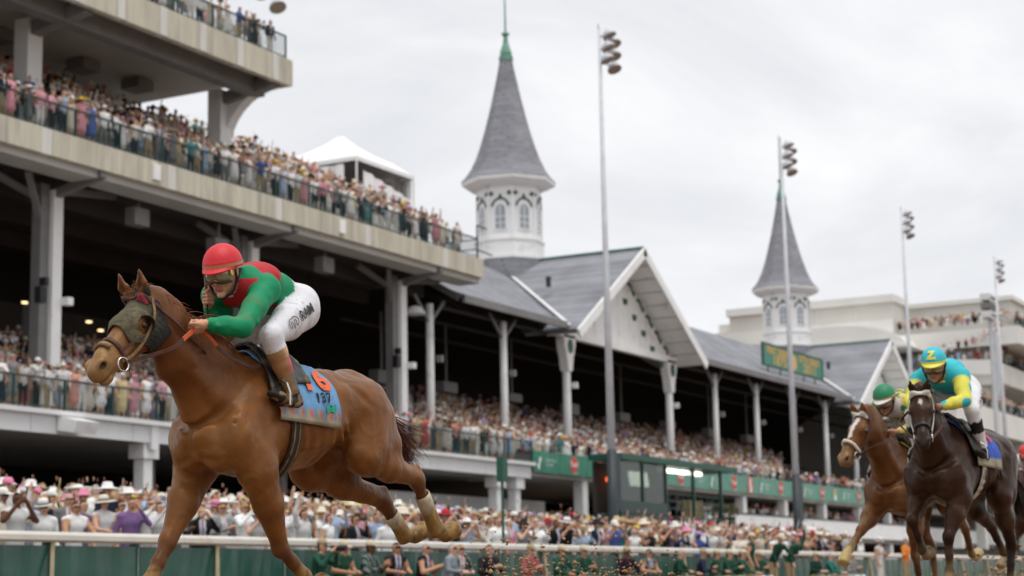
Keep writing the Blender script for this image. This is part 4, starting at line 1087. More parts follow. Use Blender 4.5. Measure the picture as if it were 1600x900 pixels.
link("foliage", mesh_np("foliage", V, np.array(Fs), col=np.array(C)), M_HAIR, pl)

# ---- banners along the deck edge
BM = {}
def banner(x, w, kind, label, zt=7.20, zb=6.13, y=42.40, faded=False):
    b = empty("banner", (x, y, zb)); tag(b, label, "banner", "green sponsor banners along the deck edge")
    h = zt-zb; m = MB(); n = 8; V = []
    for i in range(n+1):
        for z in (0, h*.5, h): V.append((-w/2+.03+(w-.06)*i/n, .02*math.sin(i*1.3+z*2), z))
    V2 = [(p[0], p[1]+.03, p[2]) for p in V]; Fs = []
    for i in range(n):
        for j in range(2): q = (3*i+j, 3*i+3+j, 3*i+4+j, 3*i+1+j); Fs += [q, tuple(len(V)+k for k in reversed(q))]
    m.add(V+V2, Fs); m.build("cloth", M_GREENPALE if faded else M_GREEN, b)
    disc = lambda cx, cz, rx, rz, mt, nm, off: MB().prism([(cx+rx*math.cos(a), cz+rz*math.sin(a)) for a in np.linspace(0, 2*math.pi, 22, endpoint=False)], 'y', -.03-off, -.027-off).build(nm, mt, b)
    if kind == 'round':
        disc(0, h*.52, .46, .43, M_LOGORED, "logo", .0); flat_text("lettering", "Yum!", M_LOGOWHITE, b, (0, -.034, h*.54), (1, 0, 0), (0, 0, 1), .40, 1.0, .012)
        flat_text("lettering", "BRANDS", M_LOGOWHITE, b, (.12, -.03, h*.05+.06), (1, 0, 0), (0, 0, 1), .13)
    elif kind == 'text':
        m = MB(); m.prism([(-w*.36, .12), (-w*.30, .14), (-w*.27, .5), (-w*.22, .62), (-w*.25, .80), (-w*.31, .72), (-w*.33, .45), (-w*.38, .40)], 'y', -.033, -.028); m.build("logo", M_LOGOWHITE, b)
        flat_text("lettering", "CHURCHILL", M_LOGOWHITE, b, (w*.14, -.03, h*.60), (1, 0, 0), (0, 0, 1), .20); flat_text("lettering", "DOWNS", M_LOGOWHITE, b, (w*.08, -.03, h*.38), (1, 0, 0), (0, 0, 1), .20)
    elif kind == 'panel':
        m = MB(); m.box(-.42, .42, -.034, -.029, .04, h-.04); m.build("logo", M_LOGORED, b)
        m = MB(); m.prism([(-.16, .06), (.20, .06), (.24, .35), (.12, .6), (.16, .98), (-.10, .98), (-.20, .7), (-.12, .4)], 'y', -.040, -.036); m.build("figure", M_LOGOWHITE, b)
    elif kind == 'white':
        m = MB(); m.box(-.36, .40, -.034, -.029, .08, h-.06); m.build("logo", M_LOGOWHITE, b); disc(.02, h*.60, .22, .22, mat("logo_pink", (.55, .16, .2), rough=.6) if "logo_pink" not in MATS else MATS["logo_pink"], "emblem", .008)
    elif kind == 'gold':
        disc(0, h*.6, .26, .30, M_GOLD, "logo", 0); m = MB(); m.box(-.26, .26, -.034, -.029, .10, h*.45); m.build("figure", M_LOGOWHITE, b)
    return b
for x, w, k, lab in ((82.35, 2.9, 'text', "green banner with white figure, first one at the end of the concrete deck"), (85.4, 3.1, 'round', "green banner with round red logo nearest the concrete deck"), (88.5, 3.0, 'panel', "green banner with tall red and white emblem above a white column, left of the booth")):
    banner(x, w, k, lab)
seq = ['text', 'white', 'round', 'text', 'text', 'round', 'panel', 'text', 'round', 'white', 'text', 'round', 'gold', 'text', 'round', 'panel', 'text', 'round']
ordn = "first second third fourth fifth sixth seventh eighth ninth tenth eleventh twelfth thirteenth fourteenth fifteenth sixteenth seventeenth eighteenth".split()
desc = dict(text="white figure and lettering", white="white panel and pink emblem", round="round red logo", panel="tall red and white emblem", gold="gold and white emblem")
for i, k in enumerate(seq):
    banner(91.0+2.82*(i+1), 2.78, k, "pale green banner with %s, %s one beyond the dark pole base" % (desc[k], ordn[i]), faded=True)

MAIN_POSE = dict(
    poll=(.86, 0, 1.905), nose=(1.262, 0, 1.492), hlat=(0.10, 1, 0.02),
    neckbase=(.20, 0, 1.37), neckmid=(.555, 0, 1.605), crest=(.50, 0, 1.775), thick=.97,
    ear=(-.062, .026, .138),
    legs=dict(
        RF=[(.22,-.185,1.00), (.485,-.135,.60), (.648,-.125,.375), (.725,-.125,.285), (.80,-.125,.215)],
        LF=[(.115,.185,.985), (-.145,.125,.565), (-.365,.12,.40), (-.455,.12,.335), (-.53,.12,.37)],
        LH=[(-.93,.14,1.36), (-.82,.20,1.10), (-1.425,.15,1.005), (-1.675,.13,.685), (-1.765,.13,.655), (-1.865,.13,.69)],
        RH=[(-.93,-.14,1.36), (-.77,-.175,1.03), (-1.452,-.13,.885), (-1.68,-.12,.655), (-1.785,-.12,.655), (-1.90,-.12,.70)]))
HO = (8.35, 6.2, 0.0); HD = R(4.0)
def horse_matrix(O, D):
    """horse heading: track towards the camera (-X), turned by D"""
    T = Vector((math.cos(D), -math.sin(D), 0)); N = Vector((math.sin(D), math.cos(D), 0))
    return Matrix(((-T.x, -N.x, 0, O[0]), (-T.y, -N.y, 0, O[1]), (0, 0, 1, O[2]), (0, 0, 0, 1)))

def build_main_horse():
    rng = random.Random(5)
    H = Horse(MAIN_POSE, 0.0105)
    V, Q, lab = H.V, H.Q, H.lab
    V = smooth_np(V, Q, 1, 0.5)
    n = len(V); C = np.tile(np.array([0.175, 0.065, 0.0175]), (n, 1))
    nz = vnoise(V, 3.2, 1); nz2 = vnoise(V, 9.0, 2)
    C *= (0.86+0.28*nz)[:, None]
    x, y, z = V[:, 0], V[:, 1], V[:, 2]
    hd = (V-H.poll) @ np.stack([H.hx, H.hy, H.hz]).T / H.hs
    def blend(C, c, m): return C*(1-m[:, None]) + np.array(c)*m[:, None]
    # sweat-darkened neck and shoulder
    m = sm(x, .05, .45)*sm(z, 1.25, 1.5)*(1-sm(x, .80, .98)); C = blend(C, (0.078, 0.020, 0.007), 0.8*m*(0.6+0.4*nz2))
    # lighter dusty chest
    m = sm(x, .1, .35)*(1-sm(z, 1.15, 1.3))*sm(z, .7, .9); C = blend(C, (0.20, 0.088, 0.027), 0.6*m)
    # darker legs below knee and hock
    leg = ((z < 1.0) & ((x < -1.2) | (z < .62))).astype(float)*np.where(x < -1.2, sm(-x, 1.28, 1.45), sm(-z, -.66, -.52)); C = blend(C, (0.085, 0.032, 0.014), 0.75*leg)
    # muddy muzzle
    mz = sm(hd[:, 0], .26, .52)*(x > .9); C = blend(C, (0.31, 0.185, 0.075), mz*(0.45+0.4*nz2))
    C = blend(C, (0.20, 0.12, 0.065), (lab == 3)*0.0+sm(hd[:, 0], .53, .60)*(x > .9)*0.35)
    for L, dk in (((.548, .068), 1), ((.548, -.068), 1)):
        r = np.sqrt(((hd[:, 0]-L[0])/.026)**2+((hd[:, 1]-L[1])/.03)**2+((hd[:, 2]+.068)/.020)**2)
        C = blend(C, (0.012, 0.008, 0.006), (1-sm(r, .75, 1.15))*(x > .9))
    C = blend(C, (0.05, 0.018, 0.008), ((lab == 5)*1.0)*0.7)
    # ochre mud from the fetlocks down
    for key, L in MAIN_POSE['legs'].items():
        F_, T_ = np.array(L[-3]), np.array(L[-1])
        dist = np.minimum(np.linalg.norm(V-F_, axis=1), np.minimum(np.linalg.norm(V-np.array(L[-2]), axis=1), np.linalg.norm(V-T_, axis=1)))
        nh = vnoise(V, 38, 51); mk = (1-sm(dist, .075, .12))*(0.8+0.2*nz2); C = blend(C, (0.25, 0.14, 0.038), mk); C = C*(1-(mk*sm(nh, .5, .75)*.55)[:, None])
    # dried mud flecks on neck, chest and belly
    fl = (vnoise(V, 75, 21) > .945)*(x > .1)*(z > 1.0); C = blend(C, (.30,.2,.1), fl*.35)
    me = mesh_np("horse", V, Q, smooth=True, col=np.clip(C, 0.003, 1))
    ho = link("racehorse", me, M_HORSE); ho.matrix_world = horse_matrix(HO, HD)
    tag(ho, "chestnut racehorse with dark muddy blinker hood leading, hooves off the ground", "horse", "racehorses on the track")
    hp = H.hp
    # eyes
    for sg in (1, -1):
        m = MB(); c = hp(.205, sg*.100, -.086); 
        me2 = bpy.data.meshes.new("eye"); bm = bmesh.new(); bmesh.ops.create_uvsphere(bm, u_segments=14, v_segments=10, radius=.020*H.hs); bmesh.ops.translate(bm, verts=bm.verts, vec=Vector(c)); bm.to_mesh(me2); bm.free()
        me2.polygons.foreach_set("use_smooth", np.ones(len(me2.polygons), bool)); link("eye", me2, M_EYE, ho)
    # blinker hood: sheet round the head, open at the eyes and ears
    g = []
    nu, nv = 34, 64
    for i in range(nu):
        u = i/(nu-1); row = []
        for j in range(nv):
            a = 2*math.pi*j/nv; ca, sa = math.cos(a), math.sin(a)   # a=0 forehead, pi = jaw
            top = 0.285+0.05*ca*0 + 0.045*(0.5-0.5*math.cos(2*a)); low = 0.02 if ca > 0 else 0.02+0.05*(-ca)
            if ca < 0: top = 0.285+0.045*(0.5-0.5*math.cos(2*a)) - 0.07*(-ca)
            hx_ = low+(top-low)*u
            o = hp(hx_, 0, -.10); row.append((o, H.hy*sa + H.hz*ca))
        g.append(row)
    def drop(c, i, j):
        q = np.array([np.dot(c-H.poll, H.hx), np.dot(c-H.poll, H.hy), np.dot(c-H.poll, H.hz)])/H.hs
        eye = ((q[0]-.205)/.052)**2+((q[2]+.088)/.046)**2 < 1 and abs(q[1]) > .04
        ear = ((q[0]-.04)/.045)**2+((abs(q[1])-.055)/.04)**2 < 1 and q[2] > -.05
        return eye or ear
    def hoodcol(A):
        t = np.linspace(0, 1, A.shape[0])[:, None]; P_ = A.reshape(-1, 3); q = (P_-H.poll) @ np.stack([H.hx, H.hy, H.hz]).T/H.hs
        mud = (sm(q[:, 0], .03, .16)*sm(q[:, 2], -.20, -.06)*.85+.10)*(.45+.9*vnoise(P_, 26, 5))*(.6+.7*vnoise(P_, 70, 6)); mud = np.clip(mud, 0, 1)[:, None]
        return np.array([.013,.013,.014])*(1-mud)+np.array([.135,.115,.065])*mud
    hood, _ = H.sheet("blinker_hood", g, M_HOOD, ho, col=hoodcol, off=0.006, thick=0.005, drop=drop, closed=True, tmax=.168, jit=lambda i, j: 0.0025*math.sin(i*1.3+j*.9)*math.sin(j*.37))
    for sg in (1, -1):
        # half-cup behind the eye
        m = MB(); P1 = []; P2 = []
        for k in range(15):
            a = R(-105+210*k/14); ex = .205-.058*math.cos(a)*1.0; ez = -.088+.054*math.sin(a)
            P1.append(hp(ex, sg*(.088-.004*math.cos(a)), ez)); P2.append(hp(ex+.012*math.cos(a), sg*(.088+.052*max(0, math.cos(a*.8))), ez))
        V1 = P1+P2; K = len(P1); Fs = [(k, k+1, K+k+1, K+k) for k in range(K-1)]
        V2 = [p+H.hx*(-.004) for p in V1]; m.add(V1+V2, Fs+[tuple(2*K+q for q in reversed(f)) for f in Fs]+[(K+k, K+k+1, 3*K+k+1, 3*K+k) for k in range(K-1)])
        m.tube([hp(.205-.058*math.cos(R(-105+210*k/14))+.012*math.cos(R(-105+210*k/14)), sg*(.088+.052*max(0, math.cos(R(-105+210*k/14)*.8))), -.088+.054*math.sin(R(-105+210*k/14))) for k in range(15)], .0045, 6)
        m.tube([hp(.205+.054*math.cos(a), sg*(.094-.012*math.cos(a)), -.088+.048*math.sin(a)) for a in np.linspace(0, 2*math.pi, 25)], .0065, 6, caps=False)
        m.build("blinker_cup", M_BLACK, hood, smooth=True)
    # bridle
    br = H.ring("noseband", hp(.40, 0, -.10), H.hx*1.0+H.hz*0.18, .020, M_LEATHER, ho, off=.004)
    sh = H.ring("shadow_roll", hp(.445, 0, -.07), H.hx+H.hz*.3, .024, M_MUDSTRAP, ho, off=.006, thick=.012, up=H.hz, arc=(-1.0, 1.0), n=16)
    H.ring("throat_strap", hp(.03, 0, -.15), H.hx*1.0-H.hz*0.25, .018, M_LEATHER, ho, off=.012)
    bw = H.ring("browband", hp(.085, 0, -.06), H.hx+H.hz*.05, .018, mat("maroon_browband", (.26, .025, .04), rough=.6), ho, off=.014, thick=.004, up=H.hz, arc=(-1.25, -.45), n=12, tmax=.2)
    for sg in (1, -1):
        pts = [hp(.03, sg*.085, -.03), hp(.12, sg*.112, -.10), hp(.25, sg*.098, -.145), hp(.36, sg*.078, -.155), hp(.435, sg*.066, -.135)]
        ribbon("cheek_strap", curve_pts(pts, 14), .016, .005, M_MUDSTRAP, ho, up=tuple(H.hy*sg))
        pts = [hp(.40, sg*.072, -.095), hp(.33, sg*.086, -.105), hp(.26, sg*.1, -.14)]
        ribbon("side_strap", curve_pts(pts, 8), .013, .004, M_LEATHER, ho, up=tuple(H.hy*sg))
        # bit ring
        m = MB(); c = hp(.452, sg*.078, -.145); m.tube([c+(H.hx*math.cos(a)+H.hz*math.sin(a))*.036 for a in np.linspace(0, 2*math.pi, 21)], .005, 6, caps=False); m.build("bit_ring", M_STEEL, ho, smooth=True)
    # reins: bit to the rider's hand, orange grips at the hand
    hand = np.array((.585, .155, 1.735))
    rl = curve_pts([hp(.42, .082, -.155), hp(.30, .125, -.22), (.80, .185, 1.60), (.70, .175, 1.665), hand], 26)
    ribbon("rein", rl[:19], .020, .005, M_LEATHER, ho, up=(0, 1, 0)); ribbon("rein", rl[18:], .024, .007, M_ORANGE, ho, up=(0, 1, 0))
    lp = curve_pts([hand, (.50, .16, 1.69), (.40, .19, 1.60), (.20, .205, 1.55), (.06, .17, 1.58)], 26)
    ribbon("rein", lp[:11], .022, .007, M_ORANGE, ho, up=(0, 1, 0)); ribbon("rein", lp[10:], .018, .005, M_LEATHER, ho, up=(0, 1, 0))
    rr = curve_pts([hp(.42, -.082, -.155), hp(.28, -.13, -.2), (.62, -.12, 1.69), (.47, -.02, 1.76)], 18); ribbon("rein", rr, .020, .005, M_LEATHER, ho, up=(0, 1, 0))
    # mane: short, tossed
    roots = []
    crest = curve_pts([hp(.03, 0, .012), (.70, 0, 1.845), (.50, 0, 1.785), (.32, 0, 1.71), (.16, 0, 1.64)], 200)
    for k in range(1100):
        p = crest[rng.randrange(200)]+np.array([0, rng.uniform(-.02, .02), -.012]); L = rng.uniform(.09, .18)
        if .36 < p[0] < .52: L *= 1.7
        dv = unit(np.array([rng.uniform(-.9, -.2), rng.uniform(-1.0, .4), rng.uniform(.05, .65)])); pts = [p]
        for q in range(5):
            dv = unit(dv+np.array([-.10, rng.uniform(-.1,.1), -.28])); pts.append(pts[-1]+dv*L/5)
        roots.append((pts, rng.uniform(.0025, .0045)))
    # forelock tuft by the poll
    for k in range(60):
        p = hp(rng.uniform(-.02, .03), rng.uniform(-.03, .03), .0); dv = unit(H.hz*rng.uniform(.2,.8)+H.hx*rng.uniform(-.6,.2)+H.hy*rng.uniform(-.5,.5)); pts = [p]
        for q in range(4): dv = unit(dv+np.array([-.1, 0, -.2])); pts.append(pts[-1]+dv*.018)
        roots.append((pts, .003))
    strands("mane", roots, M_HAIR, ho, rng, lambda r: [q*r.uniform(.55, 1.25) for q in (.20, .062, .020)])
    # tail streaming back
    roots = []
    for k in range(900):
        p = np.array([-1.19+rng.uniform(-.02,.03), rng.uniform(-.028,.028), 1.42+rng.uniform(-.035,.025)])
        spread = rng.gauss(0, 1)
        L = rng.uniform(.26, .50); pts = [p]; dv = unit([-.80, rng.gauss(0,.12)+.06, -.32+rng.gauss(0,.14)])
        for q in range(9):
            dv = unit(dv+np.array([-.02+.05*math.sin(q*.9), rng.gauss(0,.03)+.01, -.16 if q < 5 else -.02])+np.array([0, .02*spread, .03*spread])); pts.append(pts[-1]+dv*L/9)
        roots.append((pts, rng.uniform(.004, .0075)))
    strands("tail", roots, M_HAIR, ho, rng, lambda r: [q*r.uniform(.5, 1.3) for q in (.13, .038, .016)])
    # wraps on the hind cannons
    for key in ('LH', 'RH'):
        L = MAIN_POSE['legs'][key]; Hk = np.array(L[2]); Fk = np.array(L[3]); w = unit(Fk-Hk); c0 = Hk+w*.13
        def colw(A):
            t = np.linspace(0, 1, A.shape[0])[:, None, None]; c = np.array([.52, .44, .31])*(1-sm(t, .2, .5))+np.array([.27, .152, .043])*sm(t, .2, .5); c = np.broadcast_to(c, A.shape).copy()
            nn = vnoise(A.reshape(-1, 3), 45, 3).reshape(A.shape[:2]); c *= (0.5+.75*nn)[..., None]; return c.reshape(-1, 3)
        e1 = unit(np.cross(w, [0, 1, 0])); e2 = np.cross(w, e1)
        ln = np.linalg.norm(Fk-Hk)-.13+.02
        g = [[(c0+w*ln*i/9, e1*math.cos(2*math.pi*j/28)+e2*math.sin(2*math.pi*j/28)) for j in range(28)] for i in range(10)]
        H.sheet("leg_wrap", g, M_HAIR, ho, off=.003, thick=.003, col=colw, closed=True, tmax=.12, jit=lambda i, j: .0025*((i*3+j) % 5 == 0))
    return H, ho

# ------------------------------------------------------------------ riders
M_SILK = mat("racing_silk", (1, 1, 1), rough=0.62, var=0.07, vscale=10, bump=0.35, bscale=18, spec=0.25, attr=True, detail=2.0)
M_HELMET = {}
def helmet_mat(c):
    k = tuple(c)
    if k not in M_HELMET: M_HELMET[k] = mat("helmet_cover_%d" % len(M_HELMET), c, rough=0.5, var=0.08, vscale=12, bump=0.15, bscale=60)
    return M_HELMET[k]
M_GOGGLE = mat("goggle_lens", (0.30, 0.25, 0.16), rough=0.10, spec=0.8, metal=.35, var=0.4, vscale=30)
M_BLACK = mat("black_webbing", (0.012, 0.012, 0.013), rough=0.6)
M_GOLDTRIM = mat("tan_band", (0.45, 0.26, 0.12), rough=0.7, var=0.2, vscale=40)
M_WHITEPRINT = mat("white_print", (0.75, 0.74, 0.70), rough=0.7)

class Jockey:
    """J: joints in the horse frame"""
    def __init__(s, J, h):
        s.J = {k: np.array(v, float) for k, v in J.items()}
        P = np.array([v for k, v in s.J.items() if not k.endswith('dir')])
        s.S = SDF(P.min(0)-.22, P.max(0)+.22, h); s.make(); s.V, s.Q, s.lab = s.S.mesh()
    def fist(s, c, a, d, lab=3):
        S = s.S; a = unit(a); d = unit(np.array(d, float)-a*np.dot(a, d)); e = np.cross(a, d)
        S.seg(c+e*.026-a*.026, c+e*.026+a*.026, (.021,.024), None, .012, tuple(d), lab)
        S.seg(c-a*.02, c+a*.02, (.018,.02), None, .01, tuple(d), lab)
        for i in range(4):
            o = c+a*(i-1.5)*.0195; L = (.9, 1.05, 1.0, .82)[i]
            S.seg(o+e*.034+d*.012, o+e*.022+d*.036*L, .0098, .0096, .004, lab=lab)
            S.seg(o+e*.022+d*.036*L, o-e*.014+d*.040*L, .0096, .009, .004, lab=lab)
            S.seg(o-e*.014+d*.040*L, o-e*.024+d*.012, .009, .008, .004, lab=lab)
        S.seg(c+e*.03+a*.036, c+e*.008+a*.046+d*.022, .012, .011, .008, lab=lab)
        S.seg(c+e*.008+a*.046+d*.022, c-e*.016+a*.036+d*.038, .0105, .009, .005, lab=lab)
    def make(s):
        S = s.S; J = s.J
        pel, wa, ch, sh = J['pelvis'], J['waist'], J['chest'], J['shoulders']
        S.chain([(pel, (.150,.128)), (wa, (.138,.112))], k=.05, lab=2)
        S.chain([(wa+(ch-wa)*.12, (.146,.120)), (ch, (.172,.132)), (sh, (.150,.108))], k=.05, lab=1)
        up = unit(np.cross(unit(ch-pel), [0, 1, 0])); up = up if up[2] > 0 else -up
        for sg in (1, -1):
            S.ell(pel+np.array([-.03, sg*.075, .0])+up*.0, (.115,.095,.115), .04, 2)      # seat
            S.ell(ch*.5+sh*.5+up*.055+np.array([0, sg*.09, 0]), (.11,.085,.06), .05, 1)   # shoulder blades
        # loose silk folds
        for i, t in enumerate((.2, .42, .63, .84)):
            c = wa+(sh-wa)*t
            for sg in (1, -1): S.seg(c+np.array([.03, sg*.125, -.06]), c+np.array([-.05, sg*.10, .08]), (.022,.024), (.014,.018), .016, lab=1)
        hf = unit(J['face_dir']); hl = unit(np.cross([0, 0, 1], hf)); hu = np.cross(hf, hl); s.hf, s.hl, s.hu = hf, hl, hu
        hc = J['head']; g = lambda x, y, z: hc+hf*x+hl*y+hu*z; s.g = g
        rot = np.stack([hf, hl, hu]); E = lambda c, r, k=.012, lab=3, op='+': S.ell(g(*c), r, k, lab, op, rot)
        S.seg(sh*.8+hc*.2, g(-.03,0,-.06), (.055,.058), (.05,.055), .03, lab=3)
        S.seg(sh+up*.03, sh*.6+hc*.4, (.075,.07), (.058,.058), .03, lab=1)
        E((0,0,.03), (.098,.078,.112)); E((.02,0,-.045), (.075,.06,.06), .02)
        S.seg(g(.045,0,-.06), g(.062,0,-.098), (.042,.04), (.026,.024), .02, tuple(hl), 3)
        S.seg(g(.094,0,.012), g(.114,0,-.026), (.011,.012), (.017,.014), .012, tuple(hl), 3)
        E((.106,.013,-.031), (.010,.009,.008), .006); E((.106,-.013,-.031), (.010,.009,.008), .006)
        E((.092,0,-.062), (.012,.026,.0065), .006, 6); E((.089,0,-.074), (.012,.022,.007), .006, 6)
        E((.080,0,-.105), (.02,.022,.018), .012)
        for sg in (1, -1):
            E((.064,sg*.040,-.022), (.03,.026,.028), .018); E((.088,sg*.032,.034), (.014,.028,.010), .01)
            E((-.008,sg*.078,-.004), (.020,.010,.032), .008)
            E((.092,sg*.031,.012), (.012,.015,.010), .008, op='-')
        for sd_, q in (('L', 1), ('R', -1)):
            shd, el, wr, hd = J['shoulder'+sd_], J['elbow'+sd_], J['wrist'+sd_], J['hand'+sd_]
            S.seg(sh+np.array([0, q*.08, 0]), shd, (.10,.10), (.078,.078), .05, lab=1)
            S.chain([(shd, .078), (shd*.5+el*.5, .066), (el, .056)], .03, lab=1)
            S.chain([(el, .056), (el*.5+wr*.5, .052), (wr*.92+el*.08, .038)], .02, lab=1)
            for i, t in enumerate((.15, .35, .6, .8)):
                c = shd+(el-shd)*t; w = unit(el-shd); o = unit(np.cross(w, [.3*math.sin(i*2.1), .4, 1])); S.seg(c-o*.055, c+np.cross(w, o)*.055+w*.02, .017, .013, .013, lab=1)
                c = el+(wr-el)*t; w = unit(wr-el); o = unit(np.cross(w, [.3*math.sin(i*1.7+1), .4, 1])); S.seg(c-o*.040, c+np.cross(w, o)*.040+w*.015, .014, .011, .013, lab=1)
            S.seg(wr, hd*.6+wr*.4, (.026,.022), (.028,.026), .012, lab=3)
            s.fist(hd, J['grip'+sd_+'_dir'], J['knuckle'+sd_+'_dir'])
            hip, kn, an, toe, heel = J['hip'+sd_], J['knee'+sd_], J['ankle'+sd_], J['toe'+sd_], J['heel'+sd_]
            S.chain([(hip, (.100,.120)), (hip*.5+kn*.5, (.084,.098)), (kn, (.060,.066))], .04, lab=2)
            w = unit(an-kn)
            S.seg(kn, kn+w*.06, (.062,.068), (.060,.064), .02, lab=2)
            S.seg(kn+w*.035, kn+w*.10, (.052,.056), (.056,.060), .008, lab=4)
            S.chain([(kn+w*.10, (.056,.060)), (kn*.45+an*.55, (.05,.054)), (an, (.038,.044))], .02, lab=4)
            S.seg(heel*.75+an*.25, an, (.034,.036), (.036,.04), .02, lab=5)
            S.seg(heel*.8+toe*.2, toe*.75+heel*.25, (.036,.034), (.042,.030), .02, lab=5)
            S.seg(toe*.75+heel*.25, toe, (.040,.028), (.028,.020), .02, lab=5)
            # breeches folds at hip and knee
            for i in range(4):
                c = hip+(kn-hip)*(.1+.26*i); w2 = unit(kn-hip); o = unit(np.cross(w2, [math.sin(i*1.9), 1, math.cos(i*2.3)]))
                S.seg(c-o*(.086-.012*i), c+np.cross(w2, o)*(.082-.012*i)+w2*.04, .016, .011, .018, lab=2)

def build_jockey(name, J, h, colfn, helm, trim, label, mtx, parts=True, hat_extra=None):
    K = Jockey(J, h); V = smooth_np(K.V, K.Q, 1, .4)
    C = colfn(V, K.lab, K)
    # soften zone borders by one pass
    me = mesh_np("rider", V, K.Q, smooth=True, col=np.clip(C, .003, 1))
    o = link(name, me, M_SILK); o.matrix_world = mtx
    tag(o, label, "jockey", "jockeys riding in the race")
    g, hf, hl, hu = K.g, K.hf, K.hl, K.hu
    # helmet: shell over the skull with a short peak
    V1 = []; Fs = []; nu, nv = 12, 32
    for i in range(nu+1):
        th = (i/nu)*R(100)
        for j in range(nv):
            a = 2*math.pi*j/nv; r = math.sin(th); zz = math.cos(th)
            rx = .128 if math.cos(a) > 0 else .134; 
            V1.append(g(-.006+rx*r*math.cos(a), .108*r*math.sin(a), .056+.116*zz + (.012*math.cos(a) if i > 9 else 0)))
    for i in range(nu):
        for j in range(nv): Fs.append((i*nv+j, i*nv+(j+1)%nv, (i+1)*nv+(j+1)%nv, (i+1)*nv+j))
    m = MB(); m.add(V1, Fs)
    # inner shell
    n0 = len(V1); m.add([g(0,0,.035)+(np.array(v)-g(0,0,.035))*.93 for v in V1], [tuple(reversed(f)) for f in Fs])
    m.add([V1[nu*nv+j] for j in range(nv)]+[g(0,0,.035)+(np.array(V1[nu*nv+j])-g(0,0,.035))*.93 for j in range(nv)], [(j, (j+1)%nv, nv+(j+1)%nv, nv+j) for j in range(nv)])
    hel = m.build("helmet", helmet_mat(helm), o, smooth=True)
    pk = MB(); P1 = []; P2 = []
    for j in range(13):
        a = R(-62+124*j/12); P1.append(g(-.006+.128*math.cos(a), .108*math.sin(a), .047+.010*math.cos(a))); P2.append(g(-.006+(.128+.045*max(0, math.cos(a*1.35)))*math.cos(a), .112*math.sin(a), .040+.008*math.cos(a)-.012*max(0, math.cos(a*1.3))))
    P3 = [p-hu*.006 for p in P1]; P4 = [p-hu*.006 for p in P2]; k = len(P1)
    pk.add(P1+P2+P3+P4, [(j,j+1,k+j+1,k+j) for j in range(k-1)]+[(2*k+j,3*k+j,3*k+j+1,2*k+j+1) for j in range(k-1)]+[(k+j,k+j+1,3*k+j+1,3*k+j) for j in range(k-1)])
    pk.build("peak", helmet_mat(trim[0]), hel, smooth=False)
    bd = MB(); ring = []
    for sc_, zz in ((1.012, .064), (1.020, .047)):
        for j in range(nv):
            a = 2*math.pi*j/nv; ring.append(g(-.006+(.128 if math.cos(a) > 0 else .134)*sc_*math.cos(a)*.995, .108*sc_*math.sin(a), zz+.008*math.cos(a)))
    bd.add(ring, [(j, (j+1)%nv, nv+(j+1)%nv, nv+j) for j in range(nv)]); bd.build("band", helmet_mat(trim[1]), hel, smooth=True)
    # goggles with strap, chin strap
    gg = MB(); A = []; nj = 15
    for zz, rr in ((.042, 1.0), (.032, 1.07), (.008, 1.10), (-.018, 1.05), (-.027, .98)):
        for j in range(nj):
            a = R(-58+116*j/(nj-1)); nose = .012*math.exp(-(a/.22)**2) if zz < 0 else 0
            A.append(g(.012+.105*rr*math.cos(a), .085*rr*math.sin(a), zz+nose))
    gg.add(A, [(r*nj+j, r*nj+j+1, (r+1)*nj+j+1, (r+1)*nj+j) for r in range(4) for j in range(nj-1)])
    go = gg.build("goggles", M_GOGGLE, o, smooth=True)
    st = MB()
    for rr, zz in ((.046, 0), (-.031, 0)):
        st.tube([g(.014+.112*math.cos(R(-60+120*j/14)), .091*math.sin(R(-60+120*j/14)), rr+(.012*math.exp(-(R(-60+120*j/14)/.22)**2) if rr < 0 else 0)) for j in range(15)], .006, 6)
    st.build("frame", M_BLACK, go, smooth=True)
    cs = MB()
    for sg in (1, -1):
        pts = curve_pts([g(.045, sg*.098, .03), g(.03, sg*.086, -.04), g(.05, sg*.056, -.10), g(.07, 0, -.128)], 10); cs.tube(pts, .007, 6)
        cs.tube([g(-.03, sg*.095, .02), g(.0, sg*.084, -.03), g(.04, sg*.066, -.085)], .007, 6)
    cs.build("chin_strap", M_BLACK, o, smooth=True)
    return K, o, hel

